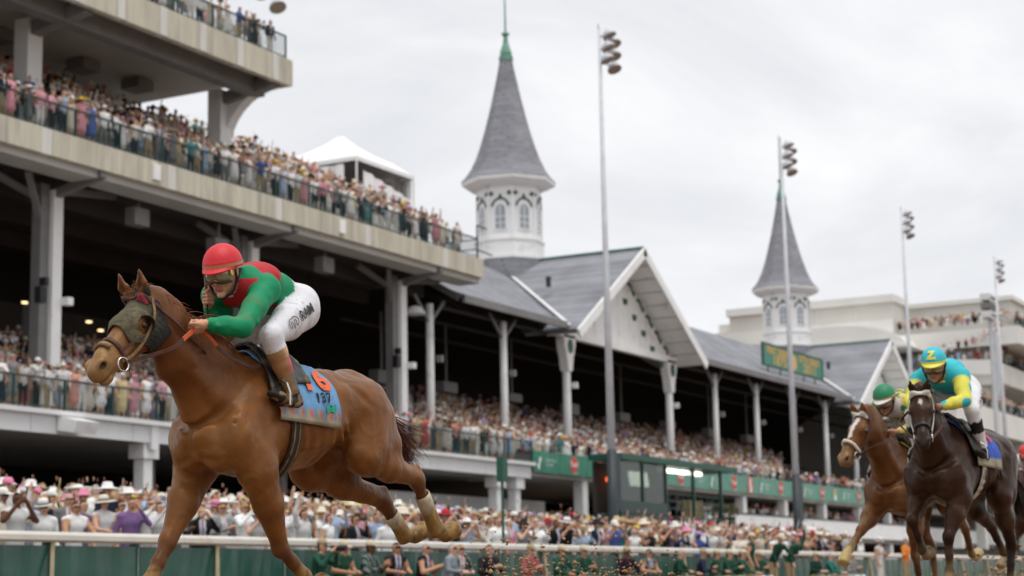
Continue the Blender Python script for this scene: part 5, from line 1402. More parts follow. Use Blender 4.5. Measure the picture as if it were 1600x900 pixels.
def wrap_march(S, o, d, off, tmax):
    t = np.arange(0, tmax, S.h*.5); P = (o+np.outer(t, d)-S.lo)/S.h; f0 = np.clip(np.floor(P).astype(int), 0, S.n-2); fr = np.clip(P-f0, 0, 1); v = 0
    for a in (0, 1):
        for b in (0, 1):
            for c in (0, 1):
                v = v+(fr[:,0] if a else 1-fr[:,0])*(fr[:,1] if b else 1-fr[:,1])*(fr[:,2] if c else 1-fr[:,2])*S.d[f0[:,0]+a, f0[:,1]+b, f0[:,2]+c]
    ok = np.argwhere(v >= off); return t[ok[0, 0]] if len(ok) else tmax
def wrap_print(name, V2, F_, S, a, b, up, mat_, parent, off=.006, tmax=.25):
    """print wrapped on a limb a->b: V2.x along the limb from its middle, V2.y round it from direction up"""
    a = np.array(a, float); b = np.array(b, float); w = unit(b-a); u = unit(np.array(up, float)-w*np.dot(up, w)); v = np.cross(w, u)
    gx = np.linspace(V2[:, 0].min(), V2[:, 0].max(), 4); gy = np.linspace(V2[:, 1].min(), V2[:, 1].max(), 3); G = np.zeros((4, 3))
    for i, x in enumerate(gx):
        for j, y in enumerate(gy): G[i, j] = max(wrap_march(S, (a+b)/2+w*(x+dx), u*math.cos((y+dy)/.11)+v*math.sin((y+dy)/.11), off, tmax) for dx in (-.015, 0, .015) for dy in (-.012, 0, .012))
    out = []
    for p in V2:
        fx = np.clip((p[0]-gx[0])/(gx[-1]-gx[0])*3, 0, 2.999); fy = np.clip((p[1]-gy[0])/(gy[-1]-gy[0])*2, 0, 1.999); i, j = int(fx), int(fy); fx -= i; fy -= j
        r = G[i,j]*(1-fx)*(1-fy)+G[i+1,j]*fx*(1-fy)+G[i,j+1]*(1-fx)*fy+G[i+1,j+1]*fx*fy
        ang = p[1]/.11; out.append((a+b)/2+w*p[0]+(u*math.cos(ang)+v*math.sin(ang))*r)
    return link(name, mesh_np(name, np.array(out), F_), mat_, parent)

MJ = dict(pelvis=(-.375,.0,1.985), waist=(-.22,0,2.035), chest=(-.06,.0,2.055), shoulders=(.065,.0,2.035), head=(.235,.03,2.085), face_dir=(.88,.22,-.36),
    shoulderL=(.055,.185,2.005), elbowL=(.36,.275,1.745), wristL=(.535,.185,1.752), handL=(.595,.155,1.75), gripL_dir=(.55,.55,.25), knuckleL_dir=(.75,.2,-.25),
    shoulderR=(.07,-.175,2.00), elbowR=(.0,-.17,1.80), wristR=(.175,-.135,1.925), handR=(.235,-.10,1.962), gripR_dir=(.12,.05,1), knuckleR_dir=(.35,.85,0),
    hipL=(-.36,.115,1.945), kneeL=(.115,.27,1.725), ankleL=(-.045,.285,1.435), toeL=(.135,.29,1.40), heelL=(-.12,.285,1.345),
    hipR=(-.36,-.115,1.945), kneeR=(-.05,-.23,1.72), ankleR=(-.15,-.285,1.435), toeR=(.05,-.29,1.40), heelR=(-.21,-.285,1.35))
def build_main_jockey(H, ho):
    MX = horse_matrix(HO, HD)
    def col(V, lab, K):
        C = np.zeros((len(V), 3)); nz = vnoise(V, 14, 4); nz2 = vnoise(V, 40, 6)
        C[:] = (.0, .235, .098)
        C[lab == 2] = (.66, .66, .70); C[lab == 3] = (.58, .31, .20); C[lab == 6] = (.40, .15, .11)
        jk = lab == 1; x, y, z = V.T
        arm = np.zeros(len(V), bool)
        for s_ in 'LR':
            for p_, q_ in ((K.J['shoulder'+s_]*.8+K.J['elbow'+s_]*.2, K.J['elbow'+s_]), (K.J['elbow'+s_], K.J['wrist'+s_])):
                d_ = q_-p_; t_ = np.clip((V-p_) @ d_/(d_@d_), 0, 1); arm |= np.linalg.norm(V-(p_+t_[:, None]*d_), axis=1) < .088
        edge = .012*(vnoise(V, 9, 2)-.5)
        red = jk & ~arm & (x > -.15+(2.17-z)*.85+edge) & (np.abs(y) < .19) & ~((x > .085) & (z > 2.06))
        red |= jk & ~arm & (z < 1.945) & (x < .0) & (x > -.13) & (np.abs(y) < .2)
        C[red] = (.42, .022, .030)
        grey = jk & (np.linalg.norm(V-np.array([.03,.0,2.08]), axis=1) < 0)
        # boots: tan with pink and grey bands, muddied toward the front
        kn, an = K.J['kneeL'], K.J['ankleL']
        for sd_ in 'LR':
            kn, an = K.J['knee'+sd_], K.J['ankle'+sd_]; w = unit(an-kn); t = (V-kn) @ w/np.linalg.norm(an-kn)
            near = (np.sign(y) == (1 if sd_ == 'L' else -1)) & ((lab == 4) | (lab == 5))
            fr = (V-kn)@unit(np.cross(w, [0, 1, 0])); fr = -fr if unit(np.cross(w, [0, 1, 0]))[0] > 0 else fr
            base = np.where((t < .42)[:, None], np.array([.62, .40, .25]), np.where((t < .70)[:, None], np.array([.50, .11, .13]), np.array([.11, .115, .125])))
            mud = sm(-fr, -.02, .03)[:, None]*.9*(t > .25)[:, None]; base = base*(1-mud)+np.array([.30, .17, .065])*mud
            base = np.where((lab == 5)[:, None], np.where((nz2 > .55)[:, None], np.array([.22, .13, .055]), np.array([.02, .018, .016])), base)
            C[near] = base[near]
        # dirt spatter on the forearm and breeches
        m = jk & (x > .22) & (nz > .5) & (z > 1.78); C[m] = C[m]*.8+np.array([.20, .13, .06])*.2
        m = (lab == 2) & (nz2*nz > .47); C[m] *= (.82, .78, .72)
        C *= (.94+.12*nz)[:, None]
        return C
    K, o, hel = build_jockey("jockey", MJ, .0065, col, (.60, .018, .028), ((.55, .016, .025), (.42, .20, .085)), "jockey in red helmet and green and red silks on the leading chestnut horse", MX)
    # collar and medal-like button on the strap
    g = K.g
    m = MB(); c = g(.075, .088, .018); m.lathe([(.0,.004),(.016,.004),(.018,0),(.016,-.004)], (0,0,0), 14); 
    vv = [np.array(c)+K.hl*v[2]+K.hf*v[0]*.8+K.hu*v[1] for v in m.v]; m.v = [tuple(v) for v in vv]; m.build("goggle_clip", mat("yellow_clip", (.55,.42,.08), rough=.4), o)
    nk = MB(); pts = []
    sh = K.J['shoulders']
    for k in range(21):
        a = 2*math.pi*k/20; pts.append(sh*.62+K.J['head']*.38+np.array([0.005, .062*math.cos(a), -.02])+unit(np.cross(unit(K.J['head']-sh), [0,1,0]))*.060*math.sin(a))
    nk.tube(pts, .014, 8, caps=False); nk.build("collar", M_WHITEPRINT, o, smooth=True)
    # RAM lettering on the near thigh, with the horned emblem below it
    hip, kn = K.J['hipL'], K.J['kneeL']
    V2, F_ = text_mesh("RAM", .085, 1.12, .003); V2[:, 0] *= -1
    W = V2.copy(); W[:, 0] -= .085; W[:, 1] += .012
    blk = mat("black_print", (.010, .010, .011), rough=.6)
    wrap_print("lettering", W, F_, K.S, hip, kn, (.25, 1, -.05), blk, o)
    em = []; ef = []
    for sg in (1, -1):
        cur = [(.0,.030),(.018*sg,.032),(.036*sg,.018),(.038*sg,-.006),(.028*sg,-.022),(.020*sg,-.010),(.024*sg,.006),(.012*sg,.014),(.006*sg,-.012),(.0,-.034)]
        pts = [np.array([p[0], p[1], 0]) for p in cur]; pts = curve_pts(pts, 36)
        for i in range(len(pts)-1):
            d = unit(pts[i+1]-pts[i]+1e-9); nrm = np.array([-d[1], d[0], 0])*.0030; n0 = len(em)
            em += [pts[i]-nrm, pts[i]+nrm, pts[i+1]+nrm, pts[i+1]-nrm]; ef.append((n0, n0+1, n0+2, n0+3))
    E2 = np.array(em)*1.25; E2[:, 0] *= -1; E2[:, 0] += .105; E2[:, 1] += .005
    wrap_print("emblem", E2, ef, K.S, hip, kn, (.25, 1, -.05), mat("grey_print", (.09, .09, .095), rough=.6), o)
    # whip
    a, b = np.array((.268, -.085, 2.150)), np.array((.205, -.095, 1.70)); d = unit(b-a)
    m = MB(); m.tube([a, a+d*.14, a+d*.15, b], [.0085, .0085, .006, .0035], 8)
    wp = m.build("riding_whip", M_BLACKLEATHER, None, smooth=True); wp.matrix_world = MX
    tag(wp, "black riding whip gripped upright by the red-helmeted jockey", "whip")
    m = MB(); m.lathe([(.004,-.012),(.011,-.008),(.012,.006),(.006,.012)], tuple(a), 10); m.build("knob", M_BLACK, wp, smooth=True)
    m = MB(); m.tube([b, b+d*.05], [.008, .010], 6); m.build("flap", M_BLACK, wp)
    return K, o

def saddle_set(H, ho, cloth_col, num, numcol, numsize=.15, extra=True, girth_mat=None, flip=1):
    """saddle cloth with number, saddle with flaps, girth, stirrups (left ones at the rider's foot)"""
    g = []
    nu, nv = 40, 46
    for i in range(nu):
        x = .06-.52*i/(nu-1); row = []
        for j in range(nv):
            t = -1+2*j/(nv-1); a = t*(1.70+.06*(i/(nu-1)))  # angle from up
            row.append(((x-.10*abs(t)**1.5*0, 0, 1.30), (-.02, math.sin(a), math.cos(a))))
        g.append(row)
    def colf(A):
        C = np.zeros((A.shape[0], A.shape[1], 3)); C[:] = cloth_col
        t = np.abs(np.linspace(-1, 1, A.shape[1]))[None, :]; C[np.broadcast_to(t > .86, A.shape[:2])] = np.array([.30, .27, .19])
        if extra:
            k = (np.arange(A.shape[0])[:, None]//2) % 3; C[np.broadcast_to((t > .84) & (t < .93), A.shape[:2]) & np.broadcast_to(k == 0, A.shape[:2])] = np.array([.42, .13, .10])
            C[np.broadcast_to((t > .84) & (t < .93), A.shape[:2]) & np.broadcast_to(k == 1, A.shape[:2])] = np.array([.16, .22, .30])
        nn = vnoise(A.reshape(-1, 3), 22, 8).reshape(A.shape[:2]); C *= (.8+.35*nn)[..., None]
        return C.reshape(-1, 3)
    cl, A = H.sheet("saddle_cloth", g, M_SILK, ho, off=.012, thick=.006, col=colf, tmax=.6, jit=lambda i, j: .006*math.sin(i*.55+j*.35)*(abs(j/22.5-1)**2)+.016*(abs(j/22.5-1)**3))
    # number and lettering printed on the near side
    def onside(name, txt, c, size, mat_, xs=1.0, bold=.0):
        V, F_ = text_mesh(txt, size, xs, bold); out = []
        for p in V:
            o = np.array([c[0]-p[0], 0, 1.30]); a = c[1]-p[1]/.30   # reading towards the tail
            d = np.array([-.02, math.sin(a), math.cos(a)]); t = H.march(o, d, .012, .6); out.append(o+d*(t+.0215))
        link(name, mesh_np(name, np.array(out), F_), mat_, cl)
    onside("number", num, (-.285, .86), numsize, mat("cloth_number_"+num, numcol, rough=.7), 1.15, .008)
    if extra:
        onside("lettering", "137", (-.30, 1.24), .075, MATS.get("cloth_black") or mat("cloth_black", (.012,.012,.02), rough=.7), 1.0, .002)
        onside("lettering", "T", (-.385, 1.22), .03, MATS.get("cloth_red") or mat("cloth_red", (.5,.04,.06), rough=.7))
        onside("emblem", "~", (-.35, 1.42), .12, MATS.get("cloth_green") or mat("cloth_green", (.02,.30,.20), rough=.7), 1.0, .012)
    # saddle: seat and flaps
    g = []
    for i in range(14):
        x = .045-.36*i/13; row = []
        for j in range(27):
            t = -1+2*j/26; amax = 1.05+.55*math.exp(-((x+.02)/.10)**2); a = t*amax
            row.append(((x+.05*abs(t), 0, 1.34), (.05*abs(t), math.sin(a), math.cos(a))))
        g.append(row)
    sd_, _ = H.sheet("saddle", g, M_BLACKLEATHER, ho, off=.026, thick=.012, tmax=.6, jit=lambda i, j: (.030*math.exp(-((i-12)/2.0)**2)+.034*math.exp(-((i-1)/1.6)**2))*math.exp(-((j-13)/5.0)**2))
    fr = H.ring("saddle_pad", (.075, 0, 1.36), (1, 0, .30), .05, M_MUDSTRAP, ho, off=.016, thick=.014, up=(0, 0, 1), arc=(-1.1, 1.1), n=26, tmax=.6)
    gm = girth_mat or mat("elastic_girth", (.035, .026, .022), rough=.8, var=.4, vscale=25, bump=.3, bscale=90)
    gi = H.ring("girth", (-.085, 0, 1.27), (1, 0, -.12), .085, gm, ho, off=.008, thick=.005, n=64, tmax=.6)
    for dx in (-.022, .022): H.ring("stitching", (-.085+dx, 0, 1.27), (1, 0, -.12), .010, M_MUDSTRAP, gi, off=.013, thick=.003, n=64, tmax=.6)
    return cl
def stirrup(ho, toe, heel, top, sg):
    c = np.array(toe)*.62+np.array(heel)*.38; m = MB()
    pts = [c+np.array([0, q*.058, z]) for q, z in ((-1,-.035),(-1,.03),(-.6,.085),(0,.105),(.6,.085),(1,.03),(1,-.035),(-1,-.035))]
    m.tube(pts, .006, 6); s_ = m.build("stirrup_iron", M_STEEL, ho)
    ribbon("stirrup_leather", curve_pts([c+np.array([0,0,.105]), np.array(top)*.5+c*.5+np.array([0,sg*.02,.05]), top], 8), .018, .006, M_BLACKLEATHER, ho, up=(0, 1, 0))

# ------------------------------------------------------------------ the chasing horses and their riders
def coat(H, base, dark, pose, blaze=None, star=None, hoof=(.40, .27, .10), muzzle=None, dusty=.25, seed=3):
    V, Q, lab = H.V, H.Q, H.lab; n = len(V); C = np.tile(np.array(base, float), (n, 1)); nz = vnoise(V, 3.2, seed); nz2 = vnoise(V, 9, seed+1)
    C *= (.82+.36*nz)[:, None]; x, y, z = V.T
    hd = (V-H.poll) @ np.stack([H.hx, H.hy, H.hz]).T / H.hs; head = (hd[:, 0] > .03) & (np.abs(hd[:, 1]) < .14) & (hd[:, 2] > -.30) & (hd[:, 0] < .7) & (x > .55)
    B_ = lambda C, c, m: C*(1-m[:, None])+np.array(c)*m[:, None]
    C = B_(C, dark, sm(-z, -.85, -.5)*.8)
    if muzzle is not None: C = B_(C, muzzle, sm(hd[:, 0], .36, .54)*head*.8)
    if blaze is not None: C = B_(C, blaze, head*(np.abs(hd[:, 1]) < .030-.012*sm(hd[:, 0], .15, .4))*(hd[:, 2] > -.06)*(hd[:, 0] > .10)*(hd[:, 0] < .34)*.95)
    if star is not None: C = B_(C, star, head*(np.hypot(hd[:, 0]-.15, hd[:, 1]*1.6) < .032)*(hd[:, 2] > -.06)*.9)
    for sg in (1, -1):
        r = np.sqrt(((hd[:, 0]-.548)/.026)**2+((hd[:, 1]-sg*.068)/.03)**2+((hd[:, 2]+.068)/.020)**2); C = B_(C, (.008,.006,.005), (1-sm(r, .75, 1.15))*head)
    for L in pose['legs'].values():
        dist = np.min([np.linalg.norm(V-np.array(q), axis=1) for q in L[-2:]], axis=0); C = B_(C, hoof, (1-sm(dist, .07, .11))*(.7+.3*nz2))
        f = np.linalg.norm(V-np.array(L[-3]), axis=1); C = B_(C, hoof, (1-sm(f, .05, .12))*.25)
    C = B_(C, (.25,.16,.08), dusty*sm(nz2, .55, .8)*sm(-z, -1.3, -.6))
    return np.clip(C, .003, 1)
def chaser(name, pose, O, D, h, coat_kw, label, tack, mane_c, rng):
    H = Horse(pose, h); MX = horse_matrix(O, R(D)); hp = H.hp
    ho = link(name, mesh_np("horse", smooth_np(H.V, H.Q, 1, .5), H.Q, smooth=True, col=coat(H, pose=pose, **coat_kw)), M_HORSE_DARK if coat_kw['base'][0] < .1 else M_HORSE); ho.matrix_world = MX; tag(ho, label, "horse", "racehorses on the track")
    for sg in (1, -1):
        me2 = bpy.data.meshes.new("eye"); bm = bmesh.new(); bmesh.ops.create_uvsphere(bm, u_segments=12, v_segments=8, radius=.021*H.hs); bmesh.ops.translate(bm, verts=bm.verts, vec=Vector(hp(.205, sg*.100, -.086))); bm.to_mesh(me2); bm.free()
        me2.polygons.foreach_set("use_smooth", np.ones(len(me2.polygons), bool)); link("eye", me2, M_EYE, ho)
    roots = []; cr = np.array(pose['crest'], float); crest = curve_pts([hp(.03,0,.012), cr*.45+np.array(hp(-.02,0,0))*.55+np.array([0,0,.02]), cr, (.2,0,1.66)], 100)
    for k in range(260):
        p = crest[rng.randrange(100)]+np.array([0, rng.uniform(-.02,.02), -.012]); dv = unit([rng.uniform(-.7,0), rng.uniform(-.6,.6), rng.uniform(.1,.6)]); pts = [p]; L = rng.uniform(.07,.14)
        for q in range(4): dv = unit(dv+np.array([-.1, rng.uniform(-.1,.1), -.3])); pts.append(pts[-1]+dv*L/4)
        roots.append((pts, .005))
    strands("mane", roots, M_HAIR, ho, rng, lambda r: [q*r.uniform(.5,1.3) for q in mane_c]); roots = []
    for k in range(300):
        p = np.array([-1.17+rng.uniform(-.02,.03), rng.uniform(-.03,.03), 1.43+rng.uniform(-.03,.02)]); dv = unit([-.8, rng.gauss(0,.1), -.3]); pts = [p]; L = rng.uniform(.5,.85)
        for q in range(7): dv = unit(dv+np.array([0, rng.gauss(0,.04), -.16])); pts.append(pts[-1]+dv*L/7)
        roots.append((pts, .007))
    strands("tail", roots, M_HAIR, ho, rng, lambda r: [q*r.uniform(.5,1.3) for q in mane_c])
    ch, nb_, bw = tack
    H.ring("noseband", hp(.40,0,-.10), H.hx+H.hz*.18, .022, nb_[0], ho, off=.004, thick=nb_[1], up=H.hz, n=30)
    H.ring("browband", hp(.075,0,-.06), H.hx+H.hz*.05, .026, bw, ho, off=.006, up=H.hz, arc=(-1.5, 1.5), n=20)
    for sg in (1, -1):
        pts = [hp(.02, sg*.07, .0), hp(.10, sg*.110, -.09), hp(.25, sg*.104, -.135), hp(.38, sg*.080, -.145), hp(.45, sg*.066, -.135)]
        ribbon("cheek_strap", curve_pts(pts, 14), .024, .007, ch, ho, up=tuple(H.hy*sg))
        m = MB(); c = hp(.455, sg*.078, -.145); m.tube([c+(H.hx*math.cos(a)+H.hz*math.sin(a))*.034 for a in np.linspace(0, 2*math.pi, 17)], .006, 6, caps=False); m.build("bit_ring", M_STEEL, ho, smooth=True)
        hnd = np.array((.50, sg*.10, 1.735)); mid = (np.array(hp(.30, sg*.16, -.2))+hnd)/2+np.array([0, sg*.07, -.02])
        ribbon("rein", curve_pts([hp(.45, sg*.082, -.15), hp(.28, sg*.17, -.22), mid, hnd], 18), .024, .006, M_LEATHER, ho, up=(0, 1, 0))
    return H, ho, MX
RJ = dict(pelvis=(-.375,0,1.975), waist=(-.22,0,2.03), chest=(-.06,0,2.065), shoulders=(.055,0,2.05), head=(.215,.02,2.105), face_dir=(.90,.18,-.34),
    shoulderL=(.05,.185,2.02), elbowL=(.22,.31,1.80), wristL=(.43,.15,1.745), handL=(.50,.10,1.74), gripL_dir=(.5,.4,.5), knuckleL_dir=(.8,.1,-.3),
    shoulderR=(.05,-.185,2.02), elbowR=(.22,-.31,1.80), wristR=(.43,-.15,1.745), handR=(.50,-.10,1.74), gripR_dir=(.5,-.4,.5), knuckleR_dir=(.8,-.1,-.3),
    hipL=(-.36,.115,1.935), kneeL=(.06,.27,1.72), ankleL=(-.10,.29,1.41), toeL=(.08,.30,1.375), heelL=(-.17,.29,1.32),
    hipR=(-.36,-.115,1.935), kneeR=(.06,-.27,1.72), ankleR=(-.10,-.29,1.41), toeR=(.08,-.30,1.375), heelR=(-.17,-.29,1.32))
def silks(top, sleeve, dots=None, check=None, boots=(.012,.011,.011), white=None, bandc=None):
    def f(V, lab, K):
        n = len(V); C = np.zeros((n, 3)); C[:] = top; x, y, z = V.T; nz = vnoise(V, 14, 4)
        arm = np.zeros(n, bool)
        for s_ in 'LR':
            a, b, c = K.J['shoulder'+s_], K.J['elbow'+s_], K.J['wrist'+s_]
            for p, q in ((a, b), (b, c)):
                d = q-p; t = np.clip((V-p) @ d/(d@d), .35 if p is a else 0, 1.1); arm |= np.linalg.norm(V-(p+t[:, None]*d), axis=1) < .088
        jk = lab == 1; C[jk & arm] = sleeve
        if check is not None:
            k = (np.floor(x/.075)+np.floor(y/.075)+np.floor(z/.075)).astype(int) % 2 == 0; C[jk & k] = check[0]; C[jk & ~k] = check[1]
        if dots is not None:
            g = np.array([.15, .17, .15]); w = (V+.03)/g; r = np.linalg.norm((w-np.round(w))*g, axis=1); C[jk & (r < .048) & arm] = dots[1]; C[jk & (r < .048) & ~arm] = dots[0] if dots[0] else C[jk & (r < .048) & ~arm]
        if white is not None: C[jk & ~arm & (np.abs(y) < .10) & (z < 2.10) & (x > -.05)] = white
        C[lab == 2] = (.68,.68,.70); C[lab == 3] = (.40,.20,.12); C[lab == 6] = (.33,.12,.09); C[(lab == 4) | (lab == 5)] = boots
        if bandc is not None:
            for s_ in 'LR':
                kn, an = K.J['knee'+s_], K.J['ankle'+s_]; t = (V-kn) @ unit(an-kn)/np.linalg.norm(an-kn); C[(lab == 4) & (t > .55) & (t < .95) & (np.sign(y) == (1 if s_ == 'L' else -1))] = bandc
        return C*(.92+.16*nz)[:, None]
    return f
def build_chasers():
    rng = random.Random(77)
    # --- dark bay, nearly head-on
    P3 = dict(poll=(.78,.10,1.875), nose=(1.03,.205,1.415), hlat=(-.36,1,0), neckbase=(.20,0,1.37), neckmid=(.52,.045,1.60), crest=(.46,.03,1.80), ear=(-.075,.026,.10),
        legs=dict(RF=[(.22,-.185,1.02),(.47,-.15,.80),(.30,-.15,.57),(.22,-.15,.52),(.15,-.15,.55)], LF=[(.22,.185,1.0),(.42,.135,.66),(.40,.12,.38),(.44,.12,.29),(.52,.12,.22)],
                  LH=[(-.93,.14,1.36),(-.70,.19,1.02),(-1.05,.15,.62),(-.98,.14,.27),(-.93,.14,.17),(-.85,.14,.10)], RH=[(-.93,-.14,1.36),(-.78,-.18,1.04),(-1.35,-.14,.80),(-1.62,-.13,.56),(-1.72,-.13,.55),(-1.82,-.13,.58)]))
    H, ho, MX = chaser("racehorse", P3, (15.533, 4.149, 0), 6, .016, dict(base=(.030,.0125,.0072), dark=(.010,.007,.006), star=(.55,.5,.45), muzzle=(.028,.022,.020), hoof=(.26,.19,.10), dusty=.12),
        "dark bay racehorse with white bridle coming almost straight at the camera", (M_WHITESTRAP, (M_BLACKLEATHER, .006), M_WHITESTRAP), (.010,.008,.007), rng)
    saddle_set(H, ho, (.03,.08,.42), "19", (.62,.05,.05), .15, extra=False, girth_mat=M_WHITESTRAP)
    J3 = dict(RJ); J3["elbowR"] = (.20,-.22,1.83); J3["wristR"] = (.42,-.09,1.76); J3["handR"] = (.49,-.05,1.755); J3["elbowL"] = (.22,.27,1.80)
    K, o, hel = build_jockey("jockey", J3, .011, silks((.03,.46,.53), (.66,.62,.09), dots=(None, (.03,.46,.53)), bandc=(.68,.66,.66)), (.03,.46,.56), ((.74,.70,.10), (.74,.70,.10)), "jockey in turquoise and yellow spotted silks with a yellow Z on the helmet", MX)
    V2, F_ = text_mesh("Z", .108, 1.2, .007); g = K.g; out = []
    for p in V2:
        a = p[0]/.125; e = .62+p[1]/.13; ce, se = math.cos(e), math.sin(e); out.append(g(-.006+.137*ce*math.cos(a), .116*ce*math.sin(a), .056+.123*se))
    link("letter", mesh_np("letter", np.array(out), F_), mat("yellow_print", (.74,.70,.10), rough=.6), hel)
    yl = MATS["yellow_print"]
    sh, ch = K.J['shoulders'], K.J['chest']
    flat_text("letter", "Z", mat("orange_print", (.75,.42,.05), rough=.6), o, sh+np.array([.115,.06,-.055]), (-.15,1,0), (-.35,0,1), .085, 1.0, .006, off=.01)
    for t, q in zip("AHMED", np.linspace(-.14, .12, 5)):
        hip, kn = K.J['hipL'], K.J['kneeL']; V2, F_ = text_mesh(t, .05, 1.2, .003); W = V2[:, [1, 0, 2]].copy(); W[:, 0] = -V2[:, 1]*0+V2[:, 0]*-1+q; W[:, 1] = V2[:, 1]
        wrap_print("lettering", W, F_, K.S, hip, kn, (.5, 1, -.05), MATS["black_print"], o)
    for sg, s_ in ((1,'L'),(-1,'R')): stirrup(ho, RJ['toe'+s_], RJ['heel'+s_], (-.04, sg*.16, 1.58), sg)
    # --- second chestnut, white blaze and fleece noseband
    P2 = dict(poll=(.84,-.045,1.945), nose=(1.14,-.20,1.475), hlat=(.42,1,0), neckbase=(.20,0,1.37), neckmid=(.53,-.02,1.63), crest=(.47,-.01,1.84), ear=(-.06,.022,.105),
        legs=dict(RF=[(.26,-.185,1.02),(.60,-.21,.80),(.80,-.25,.63),(.88,-.26,.58),(.94,-.27,.50)], LF=[(.16,.185,1.0),(.10,.14,.56),(-.02,.13,.27),(-.05,.13,.17),(.02,.13,.10)],
                  LH=[(-.93,.14,1.36),(-.80,.19,1.06),(-1.38,.15,.86),(-1.62,.13,.58),(-1.72,.13,.55),(-1.83,.13,.59)], RH=[(-.93,-.14,1.36),(-.72,-.18,1.02),(-1.15,-.14,.66),(-1.22,-.13,.32),(-1.27,-.13,.22),(-1.22,-.13,.12)]))
    H, ho, MX = chaser("racehorse", P2, (17.796, 5.221, 0), 4, .017, dict(base=(.120,.045,.015), dark=(.055,.025,.013), blaze=(.70,.66,.60), muzzle=(.26,.16,.075), hoof=(.50,.38,.16), dusty=.5),
        "chestnut racehorse with white blaze and fleece noseband chasing beside the dark bay", (M_LEATHER, (M_WOOL, .024), M_WHITESTRAP), (.030,.014,.009), rng)
    saddle_set(H, ho, (.42,.36,.10), "18", (.02,.02,.02), .15, extra=False)
    J2 = dict(RJ); J2['head'] = (.24,-.03,2.07); J2['face_dir'] = (.85,-.05,-.45); J2['shoulders'] = (.075,0,2.03)
    K, o, hel = build_jockey("jockey", J2, .012, silks((.70,.68,.62), (.60,.44,.13), check=((.60,.44,.13), (.03,.17,.08)), white=(.66,.62,.62), boots=(.02,.018,.016)), (.015,.20,.09), ((.74,.72,.68), (.50,.32,.12)), "jockey in dark green helmet and green and gold checked sleeves", MX)
    for sg, s_ in ((1,'L'),(-1,'R')): stirrup(ho, RJ['toe'+s_], RJ['heel'+s_], (-.04, sg*.16, 1.58), sg)
    # --- the next one, cut by the frame
    P4 = dict(poll=(.86,-.02,1.86), nose=(1.22,-.02,1.46), neckbase=(.20,0,1.37), neckmid=(.54,0,1.58), crest=(.48,0,1.80), ear=(-.06,.022,.105), legs=P2['legs'])
    H, ho, MX = chaser("racehorse", P4, (27.62, 6.147, 0), 2, .022, dict(base=(.045,.02,.011), dark=(.035,.02,.014), muzzle=(.06,.04,.03), hoof=(.30,.2,.1)), "dark brown racehorse cut off at the photo's edge behind the dark bay", (M_LEATHER, (M_WOOL, .02), M_LEATHER), (.012,.009,.007), rng)
    saddle_set(H, ho, (.5,.5,.5), "5", (.02,.02,.02), .15, extra=False)
    K, o, hel = build_jockey("jockey", RJ, .014, silks((.66,.66,.66), (.55,.04,.05)), (.58,.03,.03), ((.55,.03,.03), (.45,.24,.08)), "jockey in red helmet cut off at the photo's edge", MX)
H1, horse1 = build_main_horse()
K1, jockey1 = build_main_jockey(H1, horse1)
saddle_set(H1, horse1, (.13,.29,.50), "16", (.75,.14,.045), .20)
for sg, sd_ in ((1,'L'),(-1,'R')): stirrup(horse1, MJ['toe'+sd_], MJ['heel'+sd_], (-.04, sg*.16, 1.58), sg)
build_chasers()

